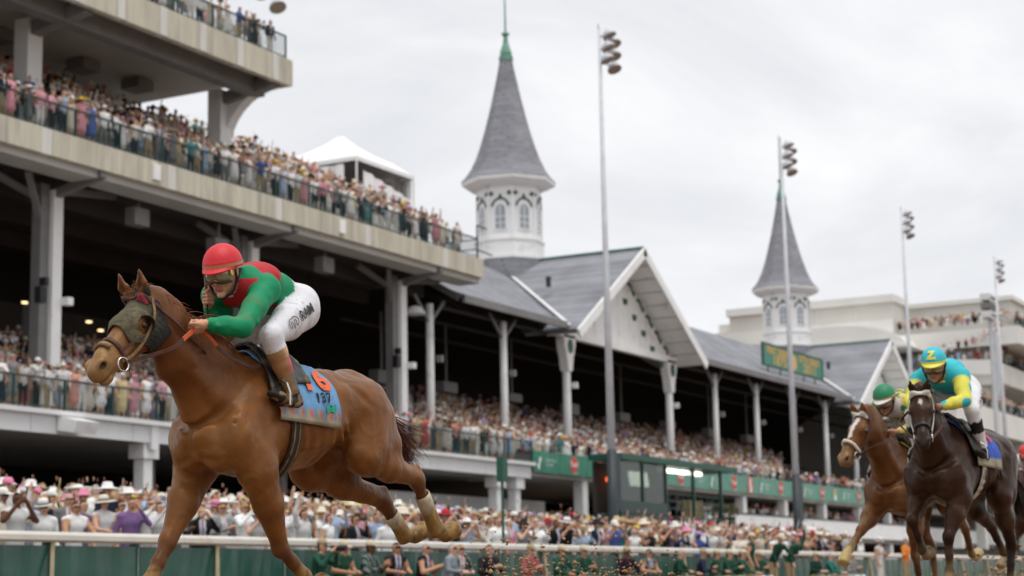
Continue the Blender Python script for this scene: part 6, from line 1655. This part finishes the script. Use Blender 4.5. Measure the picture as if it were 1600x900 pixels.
# ------------------------------------------------------------------ people
M_PEOPLE = mat("clothing_and_skin", (1, 1, 1), rough=.8, var=.10, vscale=9, spec=.2, attr=True)
ARMS = {'down': ((.25,.03,1.14), (.24,-.07,.90)), 'up': ((.30,-.05,1.64), (.25,-.10,1.93)), 'phone': ((.27,-.16,1.27), (.075,-.27,1.53)), 'clap': ((.27,-.08,1.15), (.05,-.30,1.25)), 'lean': ((.28,-.17,1.15), (.20,-.42,1.10)), 'hip': ((.40,.05,1.16), (.20,.0,1.02))}
def person_variant(la='down', ra='down', dress=False, full=True, h=.04, bare=False, seat=False, stoop=0.0):
    S = SDF((-.62, -.75, -.05 if full else .80), (.62, .45, 2.15), h)
    dz = 0.0
    if seat: dz = -.47
    z = lambda v: v+dz
    f = -stoop
    S.chain([((0, .02, z(.93)), (.155,.115)), ((0, .015+f*.3, z(1.08)), (.135,.10)), ((0, f*.7, z(1.30)), (.168,.115)), ((0, f, z(1.41)), (.15,.085))], .05, (1, 0, 0), 1)
    S.seg((0, f, z(1.42)), (0, f-.015, z(1.54)), .052, .05, .03, lab=3)
    S.ell((0, f-.025, z(1.615)), (.076, .094, .112), .02, 3)
    if h < .035: S.ell((0, f-.118, z(1.60)), (.014, .018, .024), .015, 3); S.ell((0, f-.07, z(1.54)), (.045, .04, .035), .02, 3)
    for sg, pose in ((1, la), (-1, ra)):
        E, W = ARMS[pose]; s_ = np.array([sg*.185, f, z(1.40)]); E = np.array([sg*E[0], E[1]+f, z(E[2])]); W = np.array([sg*W[0], W[1]+f, z(W[2])])
        if seat and pose == 'down': W = np.array([sg*.12, -.36, .68]); E = np.array([sg*.26, -.12, .72])
        S.seg((sg*.10, f, z(1.42)), s_, (.07,.07), (.066,.066), .03, lab=1)
        S.seg(s_, E, .060, .050, .025, lab=3 if bare else 1); S.seg(E, W, .047, .036, .02, lab=3 if bare else 1)
        S.seg(W, W+unit(W-E)*.10, .042, .034, .015, lab=3)
    if full:
        for sg in (1, -1):
            if seat:
                hp_, kn, an = (sg*.09, .02, .47), (sg*.15, -.42, .50), (sg*.14, -.40, .09)
                S.seg(hp_, kn, .095, .07, .04, lab=2); S.seg(kn, an, .065, .05, .03, lab=2); S.seg(an, (sg*.15, -.56, .045), .045, .035, .02, lab=4)
            else:
                S.chain([((sg*.085, .015, .90), .092), ((sg*.095, .0, .50), .065), ((sg*.10, .03, .10), .046)], .03, lab=3 if dress else 2)
                S.seg((sg*.10, .05, .05), (sg*.11, -.12, .045), .045, .038, .02, lab=4)
        if dress:
            S.chain([((0, .01, 1.05), (.14,.105)), ((0, .01, .80), (.195,.15)), ((0, .0, .52), (.215,.175))], .05, (1, 0, 0), 1)
    V, Q, lab = S.mesh()
    # hair: crown and back of the head
    hc = np.array([0, f-.025, z(1.615)]); d = V-hc; r = np.linalg.norm(d, axis=1)
    hair = (lab == 3) & (r < .15) & ((d[:, 2] > .055) | ((d[:, 1] > .012) & (d[:, 2] > -.10)))
    lab = lab.copy(); lab[hair] = 5
    return V, Q, lab, hc
def hat_mesh(kind, seg=10):
    if kind == 'wide': prof = [(.0,.115),(.07,.11),(.092,.07),(.10,.02),(.22,-.005),(.235,-.02),(.10,-.005)]
    elif kind == 'brim': prof = [(.0,.125),(.06,.12),(.088,.09),(.098,.02),(.155,.005),(.16,-.01),(.09,-.005)]
    elif kind == 'cap': prof = [(.0,.10),(.06,.09),(.09,.05),(.098,.0),(.092,-.01)]
    elif kind == 'bow': prof = [(.0,.08),(.16,.14),(.20,.07),(.11,.02),(.12,-.01)]
    else: prof = [(.0,.09),(.08,.07),(.10,.0),(.28,.02),(.30,-.01),(.1,-.012)]
    m = MB(); m.lathe(prof, (0, 0, .045), seg, caps=False)
    if kind == 'cap': m.add([(-.07,-.08,.05),(.07,-.08,.05),(.05,-.18,.035),(-.05,-.18,.035),(-.07,-.08,.04),(.07,-.08,.04),(.05,-.18,.025),(-.05,-.18,.025)], [(0,1,2,3),(7,6,5,4),(0,3,7,4),(2,6,7,3),(1,5,6,2)])
    V = np.array(m.v); F_ = []
    for f in m.f: F_ += [f] if len(f) == 4 else []
    return V, np.array(F_)
HATS = {k: hat_mesh(k) for k in ('wide', 'brim', 'cap', 'bow', 'huge')}
TOPS = [("white", (.76,.76,.75), 46), ("cream", (.66,.60,.50), 11), ("black", (.012,.012,.014), 15), ("navy", (.014,.020,.045), 12), ("light blue", (.32,.44,.62), 10), ("grey", (.22,.22,.23), 8),
        ("tan", (.36,.27,.16), 7), ("pink", (.66,.26,.33), 5), ("red", (.46,.03,.035), 1.6), ("yellow", (.66,.50,.14), 1.5), ("green", (.07,.18,.10), 1.6), ("purple", (.17,.09,.24), 2), ("coral", (.62,.22,.16), 2), ("blue", (.04,.09,.34), 2), ("teal", (.05,.28,.30), 1.2)]
BOTS = [("khaki", (.36,.28,.17), 4), ("black", (.012,.012,.013), 4), ("navy", (.015,.02,.045), 3), ("grey", (.17,.17,.18), 3), ("white", (.68,.67,.64), 2)]
SKINS = [(.60,.36,.25), (.55,.31,.20), (.64,.40,.30), (.48,.26,.16), (.13,.06,.035), (.22,.11,.065)]
HAIRS = [("brown", (.045,.024,.012)), ("dark", (.012,.009,.008)), ("fair", (.34,.22,.10)), ("grey", (.36,.35,.34)), ("auburn", (.12,.035,.015))]
HATC = [("white", (.78,.77,.74), 11), ("cream", (.70,.64,.52), 5), ("straw", (.55,.42,.22), 2.5), ("black", (.015,.015,.016), 5), ("pink", (.72,.25,.38), 2), ("red", (.55,.03,.04), 1.2), ("yellow", (.72,.52,.05), 1), ("lilac", (.42,.28,.58), 1), ("tan", (.42,.30,.17), 3)]
def pick(rng, L): return rng.choices(L, [x[2] for x in L])[0]
def dress_up(rng, lab, n, dress, top=None, bot=None, skin=None, hair=None):
    top = top or pick(rng, TOPS); bot = bot or pick(rng, BOTS); skin = skin or rng.choices(SKINS, [5,5,4,3,1.2,1])[0]; hair = hair or rng.choice(HAIRS)
    jit = rng.uniform(.72, 1.18); wash = rng.uniform(0.05, .45) if top[2] != 1 else 0; tcol = np.array(top[1])*jit; tcol = tcol*(1-wash)+tcol.mean()*wash
    C = np.zeros((n, 3)); C[lab == 1] = tcol; C[lab == 2] = bot[1]; C[lab == 3] = skin; C[lab == 4] = (.03,.022,.018); C[lab == 5] = hair[1]; C[lab == 0] = tcol
    return C, top, bot, skin, hair
VAR = {}
def variant(*key):
    if key not in VAR: VAR[key] = person_variant(*key)
    return VAR[key]
POSES = [('down','down'), ('phone','phone'), ('clap','clap'), ('lean','lean'), ('up','down'), ('down','up'), ('up','up'), ('phone','down'), ('hip','down')]
PW = [6, 5.5, 3.5, 2, .8, .8, .7, 2.5, 1]
POSETXT = {('down','down'): "standing", ('phone','phone'): "raising a camera", ('clap','clap'): "hands together", ('lean','lean'): "leaning forward", ('up','down'): "one arm up", ('down','up'): "one arm up", ('up','up'): "both arms up", ('phone','down'): "hand at the face", ('hip','down'): "hand on hip"}
def make_person(rng, loc, rz, where, group, h=.04, full=True, pose=None, dress=None, hatp=.35, top=None, bot=None, hat=None, seat=False, cat="spectator", scale=None, stoop=0.0, extra="", skin=None, posetxt=None):
    dress = (rng.random() < .42) if dress is None else dress
    pose = pose or rng.choices(POSES, PW)[0]
    bare = dress or (rng.random() < .15)
    V, Q, lab, hc = variant(pose[0], pose[1], dress and full, full, h, bare, seat, stoop)
    C, tp, bt, sk, hr = dress_up(rng, lab, len(V), dress, top, bot, skin)
    if not dress and tp[0] in ("black", "navy", "grey", "tan") and top is None or (extra == "suit"):
        # jacket open on a pale shirt
        m = (lab == 1) & (np.abs(V[:, 0]) < .045+.02*(V[:, 2]-hc[2]+.5)) & (V[:, 1] < -.02-stoop*.5) & (V[:, 2] > hc[2]-.52); C[m] = (.66,.66,.68)
        m &= np.abs(V[:, 0]) < .022; tie = rng.choice([(.35,.03,.04), (.05,.07,.22), (.5,.3,.35), (.2,.1,.3)]); C[m] = tie
    if h < .046:
        e = V-hc; eb = (lab == 3) & (np.abs(e[:, 2]-.012) < .019) & (e[:, 1] < -.045) & (np.abs(e[:, 0]) < .075)
        C[eb] = (.015,.014,.014) if rng.random() < .38 else C[eb]*.55
        mo = (lab == 3) & (np.abs(e[:, 2]+.062) < .014) & (e[:, 1] < -.06) & (np.abs(e[:, 0]) < .03); C[mo] *= (.75,.5,.5)
        if rng.random() < .22: st = (lab == 1) & (np.floor((V[:, 0]+V[:, 2]*.6)/.06).astype(int) % 2 == 0); C[st] = C[st]*.55+.18
    me = mesh_np("person", V, Q, smooth=True, col=C)
    o = link("person", me, M_PEOPLE); o.location = loc; o.rotation_euler = (0, 0, rz); s_ = scale or rng.uniform(.93, 1.05); o.scale = (s_*rng.uniform(.96, 1.06), s_*rng.uniform(.96, 1.08), s_)
    ht = ""
    if hat is None and rng.random() < hatp:
        hc_ = pick(rng, HATC); hk = rng.choices(['wide','brim','cap','huge','bow'], [4,3,3,1.2,.5] if dress else [.6,4,4,.1,0])[0]; hat = (hk, hc_)
    if hat:
        HV, HF = HATS[hat[0]]; ang = rng.uniform(-.18, .18); Rx = np.array(Matrix.Rotation(ang, 3, 'Y') @ Matrix.Rotation(rng.uniform(-.05, .22), 3, 'X'))
        W = HV @ Rx.T + hc+np.array([0, .008, 0]); hcol = np.tile(np.array(hat[1][1]), (len(W), 1))
        if hat[0] in ('brim', 'wide') and rng.random() < .6:
            r = np.hypot(HV[:, 0], HV[:, 1]); hcol[(r > .085) & (r < .115) & (HV[:, 2] < .08)] = (.02, .02, .025)
        link("hat", mesh_np("hat", W, HF, smooth=True, col=hcol), M_PEOPLE, o); ht = " and %s hat" % hat[1][0]
    pt = posetxt or POSETXT.get(pose, "standing")
    lab_ = "person in %s%s%s, %s, %s" % (tp[0], " dress" if dress and full else "", ht, pt, where)
    if len(lab_.split()) > 15: lab_ = "person in %s%s%s, %s" % (tp[0], " dress" if dress and full else "", ht, where)
    tag(o, lab_, "person", group)
    return o
ORD = lambda n: (lambda t: {1: "first", 2: "second", 3: "third"}.get(t, "%dth" % t))(n)
def nth(n):
    ones = ["", "first", "second", "third", "fourth", "fifth", "sixth", "seventh", "eighth", "ninth", "tenth", "eleventh", "twelfth", "thirteenth", "fourteenth", "fifteenth", "sixteenth", "seventeenth", "eighteenth", "nineteenth"]
    tens = {2: "twenty", 3: "thirty", 4: "forty", 5: "fifty", 6: "sixty", 7: "seventy", 8: "eighty", 9: "ninety"}
    if n < 20: return ones[n]
    t, u = divmod(n, 10)
    return (tens[t][:-1]+"ieth") if u == 0 else tens[t]+"-"+ones[u]

CROWD_V, CROWD_F, CROWD_C = [], [], []; CROWD_N = 0
def crowd_add(rng, x, y, z, rz, full=False, h=.07):
    global CROWD_N
    pose = rng.choices(POSES, PW)[0]; dress = rng.random() < .45; bare = dress or rng.random() < .15
    V, Q, lab, hc = variant(pose[0], pose[1], dress and full, full, h, bare, False, 0.0)
    C = dress_up(rng, lab, len(V), dress)[0]
    if rng.random() < .27:
        HV, HF = HATS[rng.choices(['wide','brim','cap','huge'], [3,4,3,.8])[0]]; W = HV+hc; V = np.concatenate([V, W]); Q = np.concatenate([Q, HF+len(C)]); C = np.concatenate([C, np.tile(np.array(pick(rng, HATC)[1]), (len(W), 1))])
    s = rng.uniform(.93, 1.06); c_, s_ = math.cos(rz)*s, math.sin(rz)*s
    W = np.stack([x+V[:, 0]*c_-V[:, 1]*s_, y+V[:, 0]*s_+V[:, 1]*c_, z+V[:, 2]*s], 1)
    CROWD_V.append(W.astype(np.float32)); CROWD_F.append(Q+CROWD_N); CROWD_C.append(C); CROWD_N += len(V)

def build_people():
    rng = random.Random(11)
    # --- front rows as individuals
    k = 0; x = 43.6
    while x < 80.3:
        if not (53.6 < x < 61.5):
            k += 1; make_person(rng, (x, 43.0+rng.uniform(-.08,.25), 6.59), rng.uniform(-.6,.3), "%s along lower balcony rail" % nth(k), "people at the lower balcony rail", h=.045, hatp=.4)
        x += rng.uniform(.48, .78)
    k = 0; x = 45.6
    while x < 79.6:
        k += 1; make_person(rng, (x, 45.55+rng.uniform(-.1,.22), 17.15), rng.uniform(-.6,.3), "%s along upper balcony rail" % nth(k), "people at the upper balcony rail", h=.05)
        x += rng.uniform(.42, .72)
    k = 0; x = 54.5
    while x < 63.2:
        k += 1; make_person(rng, (x, 45.55+rng.uniform(-.1,.2), 23.5), rng.uniform(-.6,.3), "%s along highest deck rail" % nth(k), "people at the top deck rail", h=.05, hatp=.1)
        x += rng.uniform(.48, .75)
    for row in range(2):
        k = 0; x = 20.0+row*.3
        while x < 66:
            k += 1; y = 20.75+row*.72+rng.uniform(-.15,.2)
            make_person(rng, (x, y, apron_z(y)-.05+(.0 if row else -.06)), rng.uniform(-.8,.15), "%s in %s row of apron" % (nth(k), ("front", "second")[row]), "people in the first rows behind the track rail", h=.038 if x < 40 else .05, full=False, hatp=.32)
            x += rng.uniform(.50, .92)*(1+.010*(x-20))
    # --- everyone else as one mass
    def fill(x0, x1, y0, rows, dy, z0, dz, dx, dens=1.0, skip=None, zf=None, full=False):
        for r_ in range(rows):
            x = x0+rng.uniform(0, dx); y = y0+r_*dy
            while x < x1:
                yy = y+rng.uniform(-.18, .18)
                if rng.random() < dens and not (skip and skip(x, yy)):
                    crowd_add(rng, x, yy, (zf(yy) if zf else z0+r_*dz)+rng.uniform(-.10, .14), rng.uniform(-.8, .35), full)
                x += dx*rng.uniform(.72, 1.28)
    # apron, deep and dense
    for r_ in range(25):
        y = 22.3+r_*.8; xa = y*1.00-.6; xb = min(y*2.95, 128)
        x = xa
        while x < xb:
            if not (36.6 < y and 80.8 < x < 97): crowd_add(rng, x, y+rng.uniform(-.25,.25), apron_z(y)+rng.uniform(-.12,.10), rng.uniform(-.8,.3))
            x += rng.uniform(.5, .85)*(1+.004*max(0, x-40))
    # lower seating, the shaded back rows thinner
    fill(45.5, 80.6, 44.3, 1, .9, 6.58, .3, .6, full=True, dens=.9)
    for r_ in range(15):
        y = 45.0+r_*.9; fill(max(44, y*.985), 80.6, y, 1, .9, 6.55+r_*.30, 0, .50, dens=(.96 if r_ < 6 else .6))
    for r_ in range(17):
        y = 44.3+r_*.9; fill(81.2, min(150, y*2.75), y, 1, .9, 6.45+r_*.30, 0, .54+.004*r_, dens=(.96 if r_ < 9 else .6))
    fill(81.3, 112, 43.3, 1, .8, 6.42, 0, .6, full=False, dens=.95); fill(112, 150, 43.3, 1, .8, 6.42, 0, .7, dens=.95)
    # upper deck
    fill(46, 79.4, 46.3, 7, .82, 17.18, .50, .52, dens=.95, skip=lambda x, y: y > 49.7 and x > 75.2)
    fill(53, 62.6, 46.4, 2, .8, 23.5, .2, .8, dens=.5)
    # terrace below the banners, far stand
    fill(104, 150, 43.3, 3, .9, 3.72, .12, .62, dens=.9)
    for xc, yc, zt in ((175.5, 39.6, 24.0), (175.5, 41.3, 20.4), (151.6, 39.8, 15.0), (151.6, 39.1, 9.8)):
        fill(xc, xc+45, yc, 3, .9, zt, .35, .75, dens=.95)
    for zt in (24.0, 20.5, 22.5):
        for r_ in range(3):
            y = 41.0
            while y < 51: crowd_add(rng, 174.6-.0+r_*.9+(.6 if zt != 22.5 else -.3), y, zt+.3*r_-(.25*(y-41) if zt == 22.5 else 0), rng.uniform(-2.2, -.6)); y += rng.uniform(.5, .8)
    V = np.concatenate(CROWD_V); F_ = np.concatenate(CROWD_F); C = np.concatenate(CROWD_C)
    o = link("crowd", mesh_np("crowd", V, F_, smooth=True, col=C), M_PEOPLE)
    tag(o, "dense mass of spectators filling the decks, the tiers and the apron behind the front rows", "crowd", kind="stuff")
    print("CROWD", len(CROWD_V), len(V), len(F_))
build_people()

# ---- officials, photographers and grooms on the track side of the rail
def build_rail_people():
    rng = random.Random(21)
    T = {t[0]: t for t in TOPS}; B = {b[0]: b for b in BOTS}
    G = ("dark green", (.012,.060,.038), 1); DK = ("charcoal", (.022,.020,.024), 1); BLUE = ("pale blue", (.33,.38,.44), 1)
    hatt = ("cap", ("cream", (.62,.54,.40), 1)); hcap = ("cap", ("tan", (.40,.32,.20), 1))
    # x, top, bottom, seated?, pose, hat, extra, text
    L = [(27.12, G, B["khaki"], 1, ('phone','phone'), hcap, "", "crouching photographer with camera raised, nearest the leading horse's hind hooves"),
         (28.15, G, B["khaki"], 1, ('down','down'), hatt, "", "groom in tan cap, bent forward beside the crouching photographer"),
         (28.86, G, B["khaki"], 1, ('clap','clap'), hatt, "", "groom with hands together between the bent groom and the first dark suit"),
         (29.80, DK, B["black"], 1, ('down','down'), None, "suit", "first of the men in dark suits seated against the rail"),
         (30.86, T["black"], B["black"], 1, ('clap','clap'), None, "suit", "man in black suit with hands together and a white badge card on his chest"),
         (31.72, BLUE, ("pale blue", (.30,.34,.40), 1), 1, ('down','down'), None, "", "seated man in pale blue suit between two dark suits"),
         (32.49, T["black"], B["black"], 1, ('down','down'), None, "suit", "man in black suit on the farther side of the pale blue suit"),
         (33.29, DK, B["grey"], 1, ('clap','clap'), None, "", "seated person in charcoal jacket just before the flying dirt"),
         (35.20, ("red check", (.40,.10,.12), 1), B["khaki"], 1, ('clap','clap'), hcap, "", "person in red checked shirt seen through the flying dirt"),
         (36.50, G, B["khaki"], 1, ('lean','lean'), hatt, "", "groom leaning forward right after the flying dirt"),
         (37.62, G, B["white"], 1, ('clap','clap'), hatt, "", "groom with white trousers near the dark pole base"),
         (40.40, ("plum", (.030,.012,.028), 1), B["khaki"], 1, ('hip','down'), hcap, "", "heavy man in plum jacket with a lanyard"),
         (41.72, T["navy"], B["black"], 1, ('down','down'), None, "suit", "man in navy suit beside the plum jacket"),
         (43.31, G, B["khaki"], 1, ('lean','down'), None, "", "bareheaded groom reaching to one side"),
         (44.60, T["navy"], B["navy"], 1, ('down','clap'), hcap, "", "man in navy jacket hunched forward with a cap"),
         (45.70, G, B["khaki"], 1, ('down','down'), hatt, "", "first of the row of grooms in cream caps"), (46.60, G, B["khaki"], 1, ('clap','clap'), hatt, "", "second of the row of grooms in cream caps"), (47.40, G, B["khaki"], 1, ('lean','lean'), hatt, "", "third of the row of grooms in cream caps"),
         (48.30, G, B["khaki"], 0, ('down','down'), hatt, "", "tall groom standing upright in a cream cap"),
         (49.40, G, B["white"], 1, ('clap','clap'), hatt, "", "groom in white trousers seated between two standing grooms"),
         (50.55, G, B["khaki"], 0, ('lean','down'), hatt, "", "standing groom leaning on the rail"),
         (52.00, G, B["khaki"], 0, ('up','down'), None, "", "bareheaded groom bending with an arm out"),
         (53.62, G, B["khaki"], 1, ('down','down'), hatt, "", "groom alone past the standing ones"), (55.00, ("teal", (.02,.16,.13), 1), B["khaki"], 1, ('lean','lean'), None, "", "person in teal shirt leaning before the rail"),
         (57.20, ("grey", (.25,.25,.24), 1), B["white"], 1, ('clap','clap'), hatt, "", "person in grey jacket nearest the raised hoof of the chasing chestnut")]
    stool = None
    for i, (x, tp, bt, seat, pose, hat, ex, txt) in enumerate(L):
        y = 18.72+rng.uniform(-.15,.12)
        st = .10 if seat else (.28 if "leaning on" in txt or "bending" in txt else .04)
        o = make_person(rng, (x, y, .0), rng.uniform(-.5,.35), txt, "people on the track side of the rail", h=.028, pose=pose, dress=False, hatp=0, top=tp, bot=bt, hat=hat, seat=bool(seat), stoop=st, extra=ex, scale=1.0)
        o["label"] = txt[0].lower()+txt[1:]+", before the green rail panels" if len(txt.split()) < 12 else txt
        if "badge" in txt:
            m = MB(); m.box(-.05, .05, -.165, -.160, .66, .80); m.build("badge", M_LOGOWHITE, o)
        if "camera" in txt:
            m = MB(); m.box(-.08, .08, -.40, -.33, 1.05, 1.15); m.tube([(0,-.40,1.10),(0,-.60,1.10)], [.045,.055], 10); m.build("camera", M_BLACKP, o)
        if seat:
            if stool is None:
                m = MB(); m.lathe([(.16,.36),(.17,.40),(.15,.41)], n=12)
                for a in range(3): m.bar((.05*math.cos(a*2.1), .05*math.sin(a*2.1), .36), (.16*math.cos(a*2.1), .16*math.sin(a*2.1), 0), .025, .025)
                stool = m.mesh("stool"); stool.materials.append(M_POLEDARK)
            s_ = link("stool", stool, None, None, (x, y+.02, 0)); tag(s_, "small dark folding stool, %s along the rail from the leading horse" % nth(i+1), "stool", "stools along the rail")
    # standing people farther up the track
    for x, y, z, tp, bt, pose, hat, ex, txt in ((59.4, 18.3, .02, ("white", (.74,.74,.74), 1), B["white"], ('clap','down'), ("brim", ("white", (.75,.74,.7), 1)), "", "person in white jacket, white trousers and white hat standing at the track edge"),
            (61.4, 18.0, .05, ("orange", (.62,.20,.04), 1), B["khaki"], ('clap','clap'), None, "", "person in orange shirt standing behind the chasing chestnut's legs"),
            (97, 19.0, .98, ("tan", (.40,.32,.20), 1), B["black"], ('down','clap'), ("cap", ("cream", (.6,.5,.38), 1)), "", "person in tan jacket standing on the track beyond the dark horse"),
            (98, 18.3, 1.0, ("blue", (.06,.10,.42), 1), B["navy"], ('clap','down'), None, "", "person in bright blue shirt standing on the track beyond the dark horse"),
            (106, 16.2, 1.2, ("red", (.5,.03,.04), 1), B["white"], ('down','down'), ("brim", ("white", (.75,.74,.7), 1)), "", "person in red top standing far up the track at the photo's edge"),
            (103, 17.2, 1.15, ("white", (.7,.7,.7), 1), B["grey"], ('down','phone'), None, "", "person in white shirt standing far up the track")):
        o = make_person(rng, (x, y, z), rng.uniform(-.6,.3), txt, "people on the track side of the rail", h=.03, pose=pose, dress=False, hatp=0, top=tp, bot=bt, hat=hat, scale=1.0, extra=ex); o["label"] = txt
build_rail_people()
# ---- dirt thrown up by the hooves
def clods():
    rng = random.Random(9); V = []; Fs = []; ico = [(0,0,1),(.9,0,.3),(.28,.85,.3),(-.73,.53,.3),(-.73,-.53,.3),(.28,-.85,.3),(.73,.53,-.4),(-.28,.85,-.4),(-.9,0,-.4),(-.28,-.85,-.4),(.73,-.53,-.4),(0,0,-1)]
    fi = [(0,1,2),(0,2,3),(0,3,4),(0,4,5),(0,5,1),(1,6,2),(2,7,3),(3,8,4),(4,9,5),(5,10,1),(2,6,7),(3,7,8),(4,8,9),(5,9,10),(1,10,6),(6,11,7),(7,11,8),(8,11,9),(9,11,10),(10,11,6)]
    def clod(p, r):
        n0 = len(V); q = [rng.uniform(.6, 1.3) for _ in ico]
        for v, k in zip(ico, q): V.append((p[0]+v[0]*r*k, p[1]+v[1]*r*k*.9, p[2]+v[2]*r*k*.8))
        Fs.extend(tuple(n0+i for i in f) for f in fi)
    def burst(c, d, n, sp, hgt, r0, r1):
        for _ in range(n):
            t = rng.random()**.8; a = rng.gauss(0, 1)
            p = (c[0]+d[0]*t+rng.gauss(0, sp), c[1]+d[1]*t+rng.gauss(0, sp), max(.0, c[2]+abs(rng.gauss(0, hgt))*(1-.55*t)+.9*t*(1-t)*hgt)); clod(p, rng.uniform(r0, r1)*rng.choice((.25,.35,.45,.6,.8,1.1)))
    burst((10.75, 6.15, .30), (.9, -.1), 420, .10, .22, .005, .020)
    burst((11.3, 6.0, .28), (1.6, -.2), 420, .15, .20, .005, .020)
    burst((17.2, 4.0, .05), (1.6, -.3), 700, .35, .28, .008, .035)
    burst((20.0, 5.0, .05), (2.0, 0), 500, .4, .28, .008, .035)
    burst((24.0, 5.0, .05), (3.0, 0), 700, .7, .35, .01, .05)
    for x, y in ((8.1, 6.0),):
        for _ in range(60): clod((x+rng.gauss(0,.8), y+rng.gauss(0,.6), rng.uniform(.02,.25)), rng.uniform(.006,.018))
    o = link("flying_dirt", mesh_np("flying_dirt", V, np.array(Fs), smooth=False), mat("thrown_dirt", (.30,.195,.10), rough=.95, var=.3, vscale=6)); tag(o, "clods of brown dirt thrown into the air behind the hooves", "dirt", kind="stuff")
clods()
# green signal post at the rail
p = empty("rail_marker", (36.6, 20.0, 0)); tag(p, "thin green marker post with a small box standing by the rail", "post")
m = MB(); m.tube([(0,0,0),(0,0,3.0)], .035, 8); m.build("post", M_GREENTRIM, p); m = MB(); m.box(-.12,.12,-.08,.08,2.75,3.3); m.build("box", M_GREENTRIM, p)
